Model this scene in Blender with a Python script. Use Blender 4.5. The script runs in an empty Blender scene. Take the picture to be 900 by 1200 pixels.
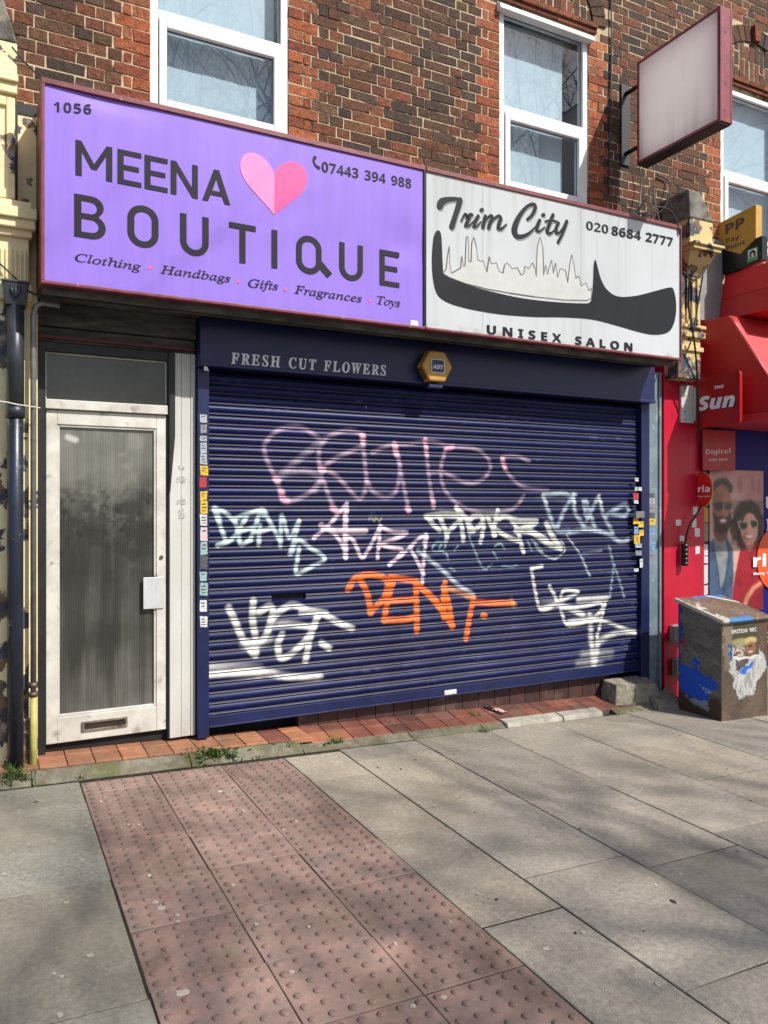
import bpy, bmesh, math, random
import numpy as np
GL = {
    'm': {
        'C': [440, [202, -11, 175, -10, 149, -6, 126, 1, 104, 10, 79, 26, 59, 47, 42, 71, 30, 99, 23, 130, 20, 165, 22, 197, 27, 230, 37, 262, 46, 286, 56, 309, 69, 331, 83, 352, 105, 378, 128, 401, 154, 420, 186, 439, 218, 452, 252, 460, 287, 463, 317, 461, 350, 456, 385, 448, 390, 447, 397, 446, 403, 444, 407, 444, 421, 449, 431, 463, 449, 463, 420, 308, 401, 310, 398, 349, 390, 381, 377, 406, 359, 425, 336, 436, 309, 439, 278, 435, 249, 422, 222, 401, 202, 379, 184, 353, 167, 322, 152, 287, 139, 249, 130, 212, 124, 177, 122, 142, 125, 107, 135, 77, 151, 53, 173, 35, 199, 24, 229, 20, 260, 24, 290, 34, 317, 51, 344, 75, 368, 105, 387, 91, 362, 59, 335, 34, 305, 14, 273, 0, 239, -9]],
        'E': [441, [-34, 0, -34, 15, -15, 17, 0, 20, 12, 28, 22, 41, 31, 59, 39, 85, 115, 369, 117, 378, 119, 387, 120, 394, 120, 401, 118, 416, 109, 426, 95, 431, 73, 435, 73, 451, 432, 451, 407, 324, 388, 324, 388, 330, 385, 363, 375, 388, 360, 407, 337, 419, 307, 427, 269, 429, 253, 429, 242, 427, 234, 423, 229, 418, 224, 409, 220, 398, 181, 251, 200, 251, 222, 251, 241, 253, 257, 257, 277, 266, 293, 280, 307, 298, 320, 322, 336, 322, 289, 136, 274, 136, 275, 143, 275, 149, 275, 163, 273, 184, 266, 201, 256, 213, 241, 221, 220, 226, 194, 228, 185, 228, 180, 228, 175, 227, 134, 73, 130, 56, 128, 48, 128, 44, 130, 34, 137, 28, 150, 24, 173, 23, 203, 24, 231, 27, 256, 33, 278, 42, 299, 54, 319, 69, 337, 87, 355, 110, 372, 136, 389, 136, 350, 0]],
        'F': [411, [-34, 0, -34, 15, -15, 17, 0, 20, 12, 28, 22, 41, 31, 59, 39, 85, 115, 369, 117, 378, 119, 387, 120, 395, 120, 404, 117, 417, 109, 426, 94, 432, 73, 435, 73, 451, 426, 451, 400, 323, 381, 323, 381, 332, 378, 363, 369, 387, 353, 406, 331, 418, 300, 426, 262, 428, 244, 427, 234, 422, 227, 412, 221, 396, 181, 248, 187, 247, 191, 247, 201, 247, 228, 249, 252, 255, 272, 265, 289, 278, 302, 297, 313, 320, 330, 320, 283, 135, 269, 135, 269, 141, 269, 147, 269, 158, 267, 183, 261, 201, 249, 214, 231, 221, 216, 224, 197, 226, 175, 226, 136, 82, 131, 62, 130, 47, 132, 34, 140, 24, 155, 18, 177, 15, 177, 0]],
        'H': [508, [-34, 0, -34, 15, -15, 17, 0, 20, 12, 28, 22, 41, 31, 59, 39, 85, 115, 369, 117, 378, 119, 387, 120, 395, 120, 404, 117, 417, 109, 426, 94, 432, 73, 435, 73, 451, 283, 451, 283, 435, 264, 433, 249, 429, 237, 421, 228, 409, 220, 391, 212, 365, 181, 252, 341, 252, 373, 369, 377, 388, 378, 404, 375, 417, 367, 426, 352, 432, 330, 435, 330, 451, 541, 451, 541, 435, 522, 433, 508, 430, 496, 423, 487, 412, 478, 394, 470, 369, 394, 82, 389, 61, 388, 48, 390, 34, 399, 24, 413, 18, 435, 15, 435, 0, 224, 0, 224, 15, 243, 17, 258, 20, 270, 28, 280, 41, 289, 59, 297, 85, 333, 221, 173, 221, 136, 82, 131, 61, 130, 47, 135, 30, 151, 20, 177, 15, 177, 0]],
        'L': [426, [-34, 0, -34, 15, -15, 17, 0, 20, 12, 28, 22, 41, 31, 59, 39, 85, 115, 369, 119, 387, 120, 401, 117, 416, 109, 426, 94, 432, 73, 435, 73, 451, 283, 451, 283, 435, 264, 433, 248, 429, 236, 421, 227, 408, 219, 390, 211, 365, 136, 83, 130, 56, 128, 42, 132, 33, 142, 28, 151, 26, 161, 25, 174, 24, 188, 24, 220, 25, 248, 30, 275, 38, 298, 50, 319, 65, 339, 84, 356, 107, 371, 134, 393, 134, 351, 0]],
        'O': [478, [179, -11, 144, -9, 113, 0, 86, 13, 62, 33, 43, 57, 30, 85, 22, 117, 19, 154, 20, 178, 24, 203, 30, 228, 38, 253, 48, 277, 61, 301, 75, 324, 90, 346, 107, 367, 126, 386, 145, 403, 165, 419, 197, 438, 230, 452, 264, 460, 299, 463, 334, 460, 366, 452, 394, 438, 417, 419, 436, 395, 450, 368, 458, 336, 461, 300, 460, 275, 456, 250, 451, 225, 443, 200, 433, 175, 421, 151, 407, 128, 392, 105, 374, 84, 356, 65, 336, 48, 315, 32, 282, 13, 249, -1, 214, -9], [184, 13, 213, 18, 241, 34, 267, 60, 282, 81, 296, 105, 309, 132, 322, 163, 334, 197, 344, 231, 352, 264, 358, 294, 362, 323, 363, 350, 361, 377, 355, 399, 345, 416, 331, 429, 314, 437, 294, 439, 277, 437, 260, 431, 244, 420, 228, 406, 213, 390, 198, 370, 183, 345, 168, 317, 155, 287, 144, 255, 134, 223, 126, 191, 120, 160, 117, 131, 116, 103, 117, 76, 123, 53, 133, 36, 147, 23, 164, 15]],
        'R': [430, [-34, 0, -34, 15, -15, 17, 0, 20, 12, 28, 22, 41, 31, 59, 39, 85, 115, 369, 117, 378, 119, 387, 120, 394, 120, 401, 118, 416, 109, 426, 95, 431, 73, 435, 73, 451, 253, 451, 292, 449, 326, 445, 354, 437, 376, 426, 398, 407, 411, 381, 415, 350, 411, 323, 400, 298, 382, 276, 364, 261, 342, 249, 316, 239, 286, 231, 343, 61, 352, 40, 364, 28, 380, 21, 400, 17, 400, 0, 266, 0, 194, 222, 173, 222, 136, 82, 131, 62, 130, 47, 132, 33, 141, 24, 155, 18, 177, 15, 177, 0], [197, 245, 231, 249, 259, 260, 282, 278, 299, 302, 310, 331, 313, 364, 306, 400, 286, 422, 253, 429, 240, 428, 232, 424, 226, 415, 221, 399, 179, 246, 184, 245, 188, 245]],
        'S': [369, [154, -11, 126, -9, 94, -2, 58, 10, 48, 13, 38, 14, 30, 13, 24, 9, 17, 2, 9, -7, -9, -7, 26, 144, 45, 144, 45, 140, 48, 101, 56, 69, 71, 45, 91, 27, 115, 16, 145, 13, 167, 16, 187, 25, 204, 39, 217, 56, 225, 76, 228, 97, 225, 117, 218, 134, 206, 152, 190, 170, 176, 184, 160, 198, 142, 214, 125, 230, 110, 245, 98, 258, 85, 277, 76, 295, 71, 314, 70, 336, 72, 360, 78, 381, 88, 401, 102, 419, 118, 434, 137, 446, 159, 455, 182, 461, 208, 463, 227, 462, 248, 458, 271, 453, 296, 445, 305, 443, 312, 442, 328, 447, 342, 461, 360, 461, 328, 322, 308, 322, 309, 326, 309, 330, 309, 337, 308, 356, 304, 374, 298, 390, 284, 411, 267, 426, 247, 436, 224, 439, 205, 437, 189, 430, 174, 419, 162, 404, 155, 387, 153, 368, 156, 349, 166, 331, 180, 313, 197, 295, 208, 285, 219, 274, 242, 254, 262, 235, 279, 215, 293, 195, 303, 173, 310, 150, 312, 126, 309, 95, 301, 69, 288, 45, 270, 25, 248, 9, 221, -2, 189, -9]],
        'T': [403, [44, 0, 44, 17, 68, 20, 86, 27, 98, 40, 107, 60, 205, 427, 194, 427, 168, 424, 144, 416, 120, 402, 98, 383, 79, 359, 64, 330, 47, 330, 72, 451, 437, 451, 418, 322, 399, 322, 391, 368, 374, 400, 347, 420, 311, 426, 306, 426, 208, 63, 205, 54, 205, 46, 208, 33, 216, 25, 230, 20, 253, 17, 253, 0]],
        'U': [477, [193, -11, 159, -9, 129, -3, 104, 7, 82, 21, 60, 46, 47, 75, 43, 108, 44, 127, 49, 150, 56, 179, 110, 377, 112, 385, 113, 392, 115, 398, 115, 403, 112, 419, 104, 428, 89, 433, 66, 436, 66, 451, 273, 451, 273, 435, 255, 434, 240, 430, 229, 424, 220, 413, 213, 397, 206, 376, 145, 152, 140, 133, 137, 115, 136, 98, 139, 79, 146, 62, 158, 47, 174, 36, 193, 30, 215, 28, 236, 29, 256, 34, 274, 42, 290, 55, 306, 72, 320, 93, 330, 113, 340, 137, 350, 164, 359, 194, 396, 320, 404, 351, 409, 376, 410, 394, 404, 415, 386, 428, 357, 435, 357, 451, 495, 451, 495, 434, 476, 428, 461, 416, 452, 402, 443, 380, 433, 349, 377, 160, 368, 129, 357, 102, 346, 78, 334, 58, 316, 35, 297, 17, 275, 4, 251, -4, 224, -10]],
        'W': [550, [79, -11, 82, 360, 81, 383, 77, 401, 71, 415, 54, 428, 30, 433, 30, 451, 213, 451, 213, 433, 193, 428, 182, 417, 176, 399, 174, 370, 172, 160, 296, 367, 297, 390, 294, 410, 286, 424, 271, 431, 250, 434, 250, 451, 430, 451, 430, 435, 411, 431, 399, 423, 393, 410, 390, 390, 389, 377, 388, 354, 387, 321, 383, 163, 514, 383, 518, 391, 521, 398, 523, 405, 523, 410, 514, 428, 487, 435, 484, 435, 484, 451, 608, 451, 608, 435, 586, 429, 570, 416, 560, 405, 550, 390, 539, 373, 308, -11, 287, -11, 295, 316, 99, -11]],
    },
    'i': {
        'A': [480, [16, 0, 201, 509, 276, 509, 463, 0, 395, 0, 287, 302, 280, 323, 272, 346, 264, 372, 257, 394, 250, 420, 241, 447, 232, 478, 245, 478, 236, 447, 228, 419, 220, 393, 213, 371, 204, 345, 197, 322, 191, 302, 85, 0], [110, 142, 110, 199, 370, 199, 370, 142]],
        'B': [456, [60, 0, 60, 509, 241, 509, 274, 507, 304, 501, 329, 491, 350, 477, 367, 461, 381, 442, 390, 421, 396, 398, 398, 374, 397, 353, 393, 336, 387, 320, 373, 301, 356, 286, 336, 275, 315, 267, 315, 262, 331, 260, 347, 254, 363, 245, 378, 234, 391, 220, 402, 203, 411, 184, 416, 161, 418, 136, 416, 111, 410, 88, 400, 67, 386, 48, 368, 31, 344, 18, 317, 8, 284, 2, 247, 0], [125, 57, 245, 57, 281, 60, 309, 67, 330, 80, 344, 96, 353, 115, 355, 137, 352, 161, 342, 184, 333, 197, 320, 209, 306, 218, 289, 225, 269, 229, 248, 231, 125, 231], [125, 285, 238, 285, 256, 287, 273, 290, 288, 296, 308, 309, 323, 326, 333, 348, 336, 372, 333, 393, 326, 412, 313, 429, 294, 442, 270, 449, 240, 452, 125, 452]],
        'E': [419, [60, 0, 60, 509, 372, 509, 372, 452, 125, 452, 125, 286, 355, 286, 355, 229, 125, 229, 125, 57, 375, 57, 375, 0]],
        'I': [301, [31, 0, 31, 57, 118, 57, 118, 452, 31, 452, 31, 509, 269, 509, 269, 452, 183, 452, 183, 57, 269, 57, 269, 0]],
        'M': [628, [60, 0, 60, 509, 152, 509, 277, 187, 282, 174, 287, 159, 299, 123, 305, 103, 311, 84, 317, 65, 322, 49, 307, 49, 318, 83, 330, 121, 336, 140, 342, 158, 348, 174, 352, 187, 476, 509, 568, 509, 568, 0, 504, 0, 504, 291, 504, 327, 505, 347, 505, 369, 506, 413, 507, 457, 513, 457, 508, 441, 503, 425, 498, 409, 482, 363, 474, 341, 467, 322, 461, 305, 456, 291, 342, 0, 286, 0, 170, 291, 165, 304, 159, 321, 145, 361, 137, 384, 129, 408, 124, 424, 118, 441, 112, 457, 119, 457, 120, 416, 121, 372, 122, 328, 122, 309, 122, 291, 122, 0]],
        'N': [523, [60, 0, 60, 509, 136, 509, 343, 183, 352, 169, 363, 151, 371, 137, 379, 122, 388, 107, 396, 90, 405, 73, 414, 55, 405, 54, 403, 72, 402, 90, 401, 108, 400, 134, 399, 157, 399, 195, 399, 509, 463, 509, 463, 0, 387, 0, 202, 290, 190, 310, 177, 331, 168, 346, 159, 363, 148, 381, 108, 452, 119, 454, 122, 384, 123, 363, 124, 345, 124, 328, 125, 307, 125, 291, 125, 0]],
        'O': [534, [267, -7, 235, -5, 205, 1, 177, 11, 150, 25, 126, 42, 105, 63, 86, 88, 70, 115, 57, 146, 48, 179, 42, 215, 40, 254, 42, 293, 48, 329, 57, 362, 70, 393, 86, 421, 105, 445, 126, 466, 150, 484, 177, 498, 205, 508, 235, 514, 267, 516, 299, 514, 329, 508, 357, 498, 384, 484, 408, 466, 429, 445, 448, 421, 464, 393, 477, 362, 486, 329, 491, 293, 493, 254, 491, 215, 486, 179, 477, 146, 464, 115, 448, 88, 429, 63, 408, 42, 384, 25, 357, 11, 329, 1, 299, -5], [267, 53, 296, 55, 324, 63, 349, 76, 372, 94, 392, 116, 408, 144, 418, 168, 425, 194, 429, 223, 430, 254, 429, 286, 425, 314, 418, 341, 408, 365, 392, 392, 372, 415, 349, 433, 324, 446, 296, 453, 267, 456, 237, 453, 210, 445, 184, 433, 161, 415, 142, 392, 125, 364, 116, 340, 109, 314, 105, 285, 103, 254, 105, 223, 109, 194, 116, 168, 125, 144, 142, 117, 161, 94, 184, 76, 210, 63, 237, 55]],
        'Q': [534, [245, 159, 313, 159, 369, 85, 384, 65, 468, -48, 401, -48, 346, 27, 331, 46], [267, -7, 235, -5, 205, 1, 177, 11, 150, 25, 126, 42, 105, 63, 86, 88, 70, 115, 57, 146, 48, 179, 42, 215, 40, 254, 42, 293, 48, 329, 57, 362, 70, 393, 86, 421, 105, 445, 126, 466, 150, 484, 177, 498, 205, 508, 235, 514, 267, 516, 299, 514, 329, 508, 357, 498, 384, 484, 408, 466, 429, 445, 448, 421, 464, 393, 477, 362, 486, 329, 491, 293, 493, 254, 491, 215, 486, 179, 477, 146, 464, 115, 448, 88, 429, 63, 408, 42, 384, 25, 357, 11, 329, 1, 299, -5], [267, 53, 296, 55, 324, 63, 349, 76, 372, 94, 392, 116, 408, 144, 418, 168, 425, 194, 429, 223, 430, 254, 429, 286, 425, 314, 418, 341, 408, 365, 392, 392, 372, 415, 349, 433, 324, 446, 296, 453, 267, 456, 237, 453, 210, 445, 184, 433, 161, 415, 142, 392, 125, 364, 116, 340, 109, 314, 105, 285, 103, 254, 105, 223, 109, 194, 116, 168, 125, 144, 142, 117, 161, 94, 184, 76, 210, 63, 237, 55]],
        'T': [448, [32, 452, 32, 509, 417, 509, 417, 452, 257, 452, 257, 0, 193, 0, 193, 452]],
        'U': [517, [259, -8, 230, -7, 203, -2, 177, 5, 154, 15, 126, 33, 103, 55, 85, 80, 71, 108, 63, 140, 60, 173, 60, 509, 124, 509, 124, 178, 126, 155, 132, 133, 141, 113, 153, 95, 169, 80, 187, 68, 208, 59, 232, 53, 259, 52, 285, 53, 309, 59, 331, 68, 349, 80, 364, 95, 377, 113, 385, 133, 391, 155, 393, 178, 393, 509, 457, 509, 457, 173, 454, 140, 446, 108, 433, 80, 414, 55, 391, 33, 363, 15, 340, 5, 315, -2, 288, -7]],
    },
    'e': {
        'C': [470, [218, -10, 190, -9, 164, -4, 139, 3, 117, 13, 90, 30, 67, 52, 49, 78, 39, 101, 31, 125, 27, 151, 26, 179, 28, 211, 35, 244, 46, 276, 57, 299, 70, 322, 85, 344, 102, 365, 120, 384, 139, 402, 160, 419, 181, 433, 215, 451, 250, 464, 285, 472, 321, 475, 348, 473, 379, 467, 412, 457, 422, 454, 430, 453, 443, 458, 453, 470, 467, 470, 439, 332, 425, 332, 426, 338, 426, 343, 426, 353, 423, 383, 414, 407, 400, 427, 381, 441, 357, 450, 328, 453, 300, 450, 273, 443, 246, 430, 220, 414, 196, 394, 174, 370, 159, 350, 146, 328, 134, 305, 124, 281, 115, 255, 109, 229, 106, 202, 105, 175, 107, 140, 114, 109, 125, 83, 140, 60, 160, 42, 182, 29, 208, 21, 236, 19, 271, 22, 305, 32, 338, 49, 369, 73, 399, 103, 412, 91, 391, 67, 369, 46, 346, 29, 323, 15, 299, 4, 274, -4, 247, -9]],
        'F': [406, [-31, 0, -27, 13, -24, 13, -5, 15, 10, 18, 21, 25, 30, 36, 38, 52, 45, 73, 129, 385, 133, 405, 135, 419, 132, 433, 123, 443, 107, 449, 84, 451, 88, 465, 421, 465, 400, 355, 387, 355, 387, 358, 388, 361, 388, 367, 385, 392, 379, 412, 369, 425, 354, 434, 333, 439, 307, 441, 254, 441, 231, 440, 218, 435, 211, 428, 207, 418, 195, 373, 165, 258, 203, 258, 224, 259, 243, 260, 258, 264, 277, 272, 292, 284, 305, 302, 316, 325, 330, 325, 285, 156, 271, 156, 272, 165, 273, 173, 274, 181, 274, 190, 271, 212, 262, 226, 251, 231, 235, 234, 212, 235, 159, 235, 116, 69, 115, 63, 113, 56, 112, 49, 112, 44, 115, 29, 125, 19, 143, 15, 169, 12, 168, 0]],
        'G': [541, [245, -10, 213, -9, 183, -4, 156, 3, 130, 13, 107, 26, 86, 42, 69, 60, 54, 80, 42, 102, 34, 127, 29, 153, 27, 181, 29, 214, 36, 246, 47, 278, 58, 302, 71, 325, 86, 346, 102, 367, 120, 386, 139, 404, 160, 420, 181, 435, 208, 449, 237, 460, 266, 468, 296, 473, 327, 475, 358, 473, 387, 468, 414, 459, 432, 452, 447, 446, 458, 443, 465, 442, 477, 444, 487, 448, 495, 457, 503, 469, 514, 469, 484, 327, 472, 327, 467, 355, 458, 380, 445, 402, 428, 420, 409, 434, 386, 444, 360, 451, 331, 453, 301, 450, 272, 443, 244, 430, 218, 413, 194, 391, 173, 366, 154, 338, 137, 306, 123, 272, 114, 239, 108, 206, 106, 173, 109, 137, 116, 105, 128, 77, 146, 53, 167, 35, 193, 21, 222, 13, 255, 11, 278, 12, 299, 17, 319, 26, 336, 37, 347, 49, 354, 64, 378, 158, 381, 173, 382, 180, 383, 185, 380, 199, 369, 208, 351, 212, 322, 214, 325, 227, 518, 227, 514, 214, 493, 213, 476, 208, 465, 200, 457, 188, 454, 180, 450, 171, 447, 159, 443, 146, 416, 35, 384, 19, 351, 6, 316, -3, 281, -8]],
        'H': [521, [-34, 0, -30, 13, -28, 13, -9, 15, 6, 18, 18, 25, 27, 36, 35, 51, 42, 73, 126, 385, 130, 405, 132, 419, 129, 433, 120, 443, 104, 449, 81, 451, 85, 465, 270, 465, 267, 451, 264, 451, 238, 448, 219, 439, 210, 428, 201, 412, 194, 390, 166, 285, 164, 278, 163, 271, 165, 265, 169, 262, 175, 260, 185, 259, 357, 259, 367, 260, 373, 262, 378, 266, 381, 274, 410, 385, 415, 404, 416, 419, 413, 433, 404, 443, 389, 449, 365, 451, 369, 465, 555, 465, 551, 451, 545, 451, 520, 448, 502, 439, 493, 428, 486, 413, 479, 392, 396, 80, 391, 60, 389, 52, 389, 45, 392, 31, 401, 21, 417, 16, 440, 13, 437, 0, 251, 0, 255, 13, 257, 13, 277, 15, 291, 18, 303, 25, 312, 36, 320, 51, 326, 73, 364, 212, 365, 217, 365, 220, 365, 222, 364, 228, 360, 232, 353, 233, 343, 234, 172, 234, 162, 233, 156, 231, 152, 227, 148, 220, 111, 80, 106, 60, 105, 52, 104, 45, 107, 31, 116, 21, 132, 16, 155, 13, 152, 0]],
        'T': [420, [50, 0, 52, 13, 58, 13, 80, 15, 97, 19, 110, 28, 121, 41, 127, 54, 133, 70, 139, 89, 228, 417, 230, 423, 230, 429, 226, 438, 212, 441, 194, 441, 168, 440, 145, 437, 126, 432, 109, 425, 96, 415, 84, 404, 75, 389, 66, 372, 59, 352, 44, 353, 74, 465, 461, 465, 439, 350, 426, 350, 427, 355, 427, 361, 427, 371, 425, 394, 420, 412, 410, 425, 396, 434, 374, 439, 346, 441, 318, 441, 311, 440, 305, 437, 301, 431, 298, 423, 208, 93, 202, 72, 199, 56, 198, 43, 202, 28, 212, 19, 230, 15, 257, 13, 265, 13, 261, 0]],
        'a': [342, [50, -8, 26, -3, 8, 10, 0, 25, -5, 43, -7, 64, -5, 92, 0, 119, 7, 147, 18, 175, 32, 203, 49, 228, 68, 252, 90, 274, 113, 293, 136, 306, 160, 314, 183, 316, 208, 312, 224, 300, 232, 280, 241, 309, 292, 309, 231, 90, 224, 62, 222, 44, 224, 37, 233, 35, 245, 40, 261, 55, 282, 80, 291, 72, 265, 37, 240, 12, 217, -3, 195, -8, 175, 0, 168, 23, 170, 42, 178, 74, 191, 118, 172, 88, 154, 62, 136, 41, 119, 23, 97, 6, 74, -5], [82, 33, 98, 37, 116, 48, 128, 59, 140, 72, 152, 87, 164, 104, 175, 122, 185, 141, 195, 161, 203, 181, 210, 201, 215, 221, 218, 240, 219, 257, 215, 280, 204, 294, 185, 299, 164, 295, 143, 284, 124, 266, 109, 247, 96, 226, 85, 202, 74, 175, 68, 157, 63, 139, 58, 122, 54, 97, 53, 73, 60, 43]],
        'b': [341, [82, -8, 57, -7, 36, -2, 18, 6, 1, 20, -5, 36, -4, 43, -2, 50, 88, 404, 91, 415, 92, 424, 93, 431, 93, 437, 91, 446, 86, 452, 76, 454, 61, 455, 50, 455, 54, 467, 75, 469, 94, 472, 110, 475, 123, 479, 144, 485, 156, 487, 162, 485, 163, 480, 103, 251, 128, 279, 155, 300, 184, 312, 214, 316, 239, 313, 262, 304, 280, 289, 294, 270, 303, 246, 306, 218, 304, 191, 298, 164, 287, 137, 274, 111, 257, 87, 238, 64, 216, 44, 192, 26, 166, 12, 139, 1, 111, -6], [95, 9, 120, 13, 144, 23, 168, 40, 190, 62, 208, 88, 224, 119, 237, 151, 244, 182, 246, 211, 245, 232, 239, 250, 230, 264, 211, 279, 186, 283, 165, 280, 145, 270, 126, 254, 109, 231, 95, 202, 83, 167, 54, 66, 51, 50, 50, 38, 55, 22, 70, 13]],
        'c': [299, [99, -8, 70, -5, 46, 6, 26, 23, 11, 46, 2, 75, -1, 109, 1, 131, 5, 153, 12, 175, 22, 197, 34, 217, 48, 237, 64, 255, 82, 272, 102, 286, 126, 299, 150, 309, 174, 314, 199, 316, 219, 315, 235, 310, 249, 302, 262, 286, 267, 267, 264, 251, 258, 239, 247, 231, 233, 228, 211, 235, 204, 255, 205, 262, 207, 268, 210, 274, 214, 279, 216, 281, 218, 284, 220, 287, 220, 289, 215, 297, 197, 299, 174, 296, 151, 286, 130, 271, 110, 250, 93, 225, 79, 196, 68, 165, 61, 136, 59, 107, 61, 83, 67, 63, 76, 46, 89, 33, 104, 25, 122, 23, 148, 27, 174, 38, 201, 56, 228, 82, 238, 71, 211, 42, 183, 20, 155, 5, 128, -5]],
        'd': [355, [61, -8, 41, -6, 24, 1, 10, 13, -1, 30, -7, 50, -9, 73, -7, 95, -2, 119, 5, 143, 16, 168, 29, 193, 44, 217, 61, 240, 80, 260, 99, 279, 115, 291, 130, 300, 146, 307, 169, 314, 192, 316, 216, 314, 232, 306, 242, 293, 273, 416, 274, 421, 275, 426, 275, 431, 275, 436, 274, 445, 268, 451, 258, 454, 243, 455, 233, 455, 236, 467, 263, 470, 287, 474, 306, 479, 326, 485, 338, 487, 343, 485, 345, 480, 344, 477, 344, 473, 343, 470, 343, 468, 240, 81, 236, 60, 234, 52, 234, 44, 238, 34, 250, 30, 264, 36, 283, 53, 306, 81, 317, 72, 297, 47, 279, 27, 263, 11, 240, -3, 217, -8, 191, 1, 183, 27, 185, 48, 191, 76, 201, 112, 184, 84, 167, 59, 150, 38, 133, 21, 110, 5, 86, -5], [91, 28, 109, 31, 127, 43, 140, 55, 153, 69, 165, 85, 177, 103, 188, 122, 199, 142, 208, 163, 216, 183, 223, 204, 228, 224, 231, 242, 232, 259, 229, 277, 223, 289, 212, 298, 198, 300, 176, 297, 154, 286, 132, 268, 116, 250, 101, 229, 88, 205, 75, 178, 65, 150, 57, 124, 53, 100, 51, 78, 54, 57, 62, 41, 74, 31]],
        'e': [287, [89, -7, 62, -4, 39, 6, 21, 21, 7, 42, -1, 68, -4, 99, -3, 120, 2, 143, 9, 165, 19, 188, 31, 210, 46, 231, 63, 250, 81, 268, 101, 283, 124, 298, 148, 308, 172, 314, 195, 316, 222, 313, 242, 303, 254, 287, 258, 266, 252, 239, 236, 213, 208, 189, 186, 177, 161, 165, 131, 156, 98, 148, 61, 142, 59, 130, 57, 118, 57, 107, 56, 98, 63, 58, 84, 34, 119, 26, 143, 29, 168, 39, 194, 57, 221, 81, 231, 71, 209, 47, 187, 27, 165, 12, 141, 2, 116, -5], [64, 158, 96, 164, 124, 173, 148, 184, 168, 199, 188, 221, 200, 245, 204, 271, 198, 291, 180, 298, 159, 294, 137, 280, 122, 266, 108, 250, 95, 230, 83, 208, 73, 184]],
        'f': [198, [-48, -153, -65, -150, -79, -142, -88, -130, -91, -116, -85, -94, -66, -87, -50, -92, -44, -108, -45, -114, -46, -119, -48, -123, -49, -127, -47, -132, -42, -134, -24, -128, -10, -108, -4, -93, 2, -74, 6, -60, 10, -43, 13, -25, 71, 283, 7, 283, 12, 304, 75, 304, 83, 340, 92, 374, 104, 403, 118, 428, 135, 449, 160, 470, 187, 483, 216, 487, 240, 483, 259, 473, 271, 458, 275, 439, 267, 416, 243, 408, 224, 415, 218, 435, 219, 438, 219, 441, 220, 445, 221, 447, 223, 451, 224, 455, 222, 460, 219, 465, 213, 468, 206, 469, 187, 463, 172, 447, 159, 421, 148, 383, 132, 304, 210, 304, 207, 283, 128, 283, 101, 150, 92, 110, 84, 73, 76, 38, 67, 7, 56, -29, 44, -60, 33, -85, 15, -115, -5, -136, -26, -149]],
        'g': [286, [63, -153, 30, -151, 2, -143, -21, -131, -38, -115, -48, -96, -52, -75, -46, -47, -30, -22, -3, 2, 36, 24, 13, 39, 6, 57, 10, 70, 21, 84, 58, 121, 32, 141, 15, 165, 10, 195, 12, 216, 18, 237, 29, 256, 43, 273, 60, 289, 80, 301, 102, 311, 126, 316, 152, 318, 168, 317, 186, 313, 206, 307, 232, 298, 246, 296, 289, 296, 289, 266, 243, 266, 247, 252, 248, 236, 246, 214, 239, 193, 229, 174, 215, 156, 198, 142, 179, 130, 157, 121, 135, 115, 110, 113, 96, 114, 82, 116, 66, 101, 60, 87, 66, 76, 83, 65, 112, 54, 145, 44, 172, 32, 194, 19, 210, 3, 220, -16, 223, -40, 221, -61, 214, -81, 203, -99, 188, -115, 170, -128, 147, -139, 122, -147, 94, -152], [111, 129, 132, 133, 151, 146, 162, 158, 172, 173, 180, 190, 186, 209, 190, 229, 191, 249, 188, 272, 179, 288, 165, 299, 147, 302, 127, 298, 108, 285, 97, 273, 87, 258, 78, 241, 72, 222, 68, 203, 66, 182, 71, 153, 86, 135], [75, -132, 119, -128, 151, -114, 170, -92, 176, -60, 173, -45, 163, -31, 149, -20, 132, -10, 113, -2, 94, 5, 70, 13, 52, 18, 25, 0, 6, -20, -6, -41, -9, -64, -4, -94, 12, -115, 38, -128]],
        'h': [402, [304, -7, 279, -2, 260, 11, 250, 25, 245, 41, 243, 60, 244, 78, 246, 99, 249, 115, 252, 132, 256, 151, 271, 221, 276, 240, 279, 257, 281, 271, 281, 283, 278, 305, 268, 319, 251, 323, 225, 317, 199, 300, 173, 272, 155, 246, 141, 221, 130, 196, 124, 172, 87, 0, 25, 0, 112, 415, 117, 439, 118, 451, 113, 468, 97, 479, 71, 482, 66, 482, 72, 510, 195, 510, 169, 387, 165, 368, 161, 350, 156, 331, 152, 313, 147, 294, 142, 275, 150, 275, 173, 308, 196, 333, 221, 352, 247, 362, 274, 366, 305, 361, 328, 347, 341, 324, 346, 291, 345, 279, 343, 262, 339, 242, 334, 218, 316, 138, 312, 119, 310, 101, 308, 84, 308, 68, 313, 44, 331, 36, 352, 39, 374, 51, 386, 32, 358, 10, 331, -2]],
        'i': [177, [122, 394, 110, 396, 98, 404, 91, 415, 88, 428, 91, 441, 98, 452, 110, 460, 122, 463, 135, 460, 147, 452, 155, 441, 157, 428, 155, 414, 147, 403, 136, 396], [33, -8, 8, 1, 0, 29, 1, 40, 3, 53, 11, 86, 55, 241, 58, 254, 59, 260, 60, 264, 57, 275, 50, 282, 37, 286, 17, 287, 20, 299, 65, 305, 82, 308, 96, 310, 115, 315, 124, 316, 129, 314, 131, 308, 131, 305, 130, 303, 129, 299, 128, 296, 63, 79, 59, 62, 58, 52, 61, 37, 72, 32, 87, 38, 106, 55, 130, 84, 140, 74, 112, 38, 84, 12, 58, -3]],
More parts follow.
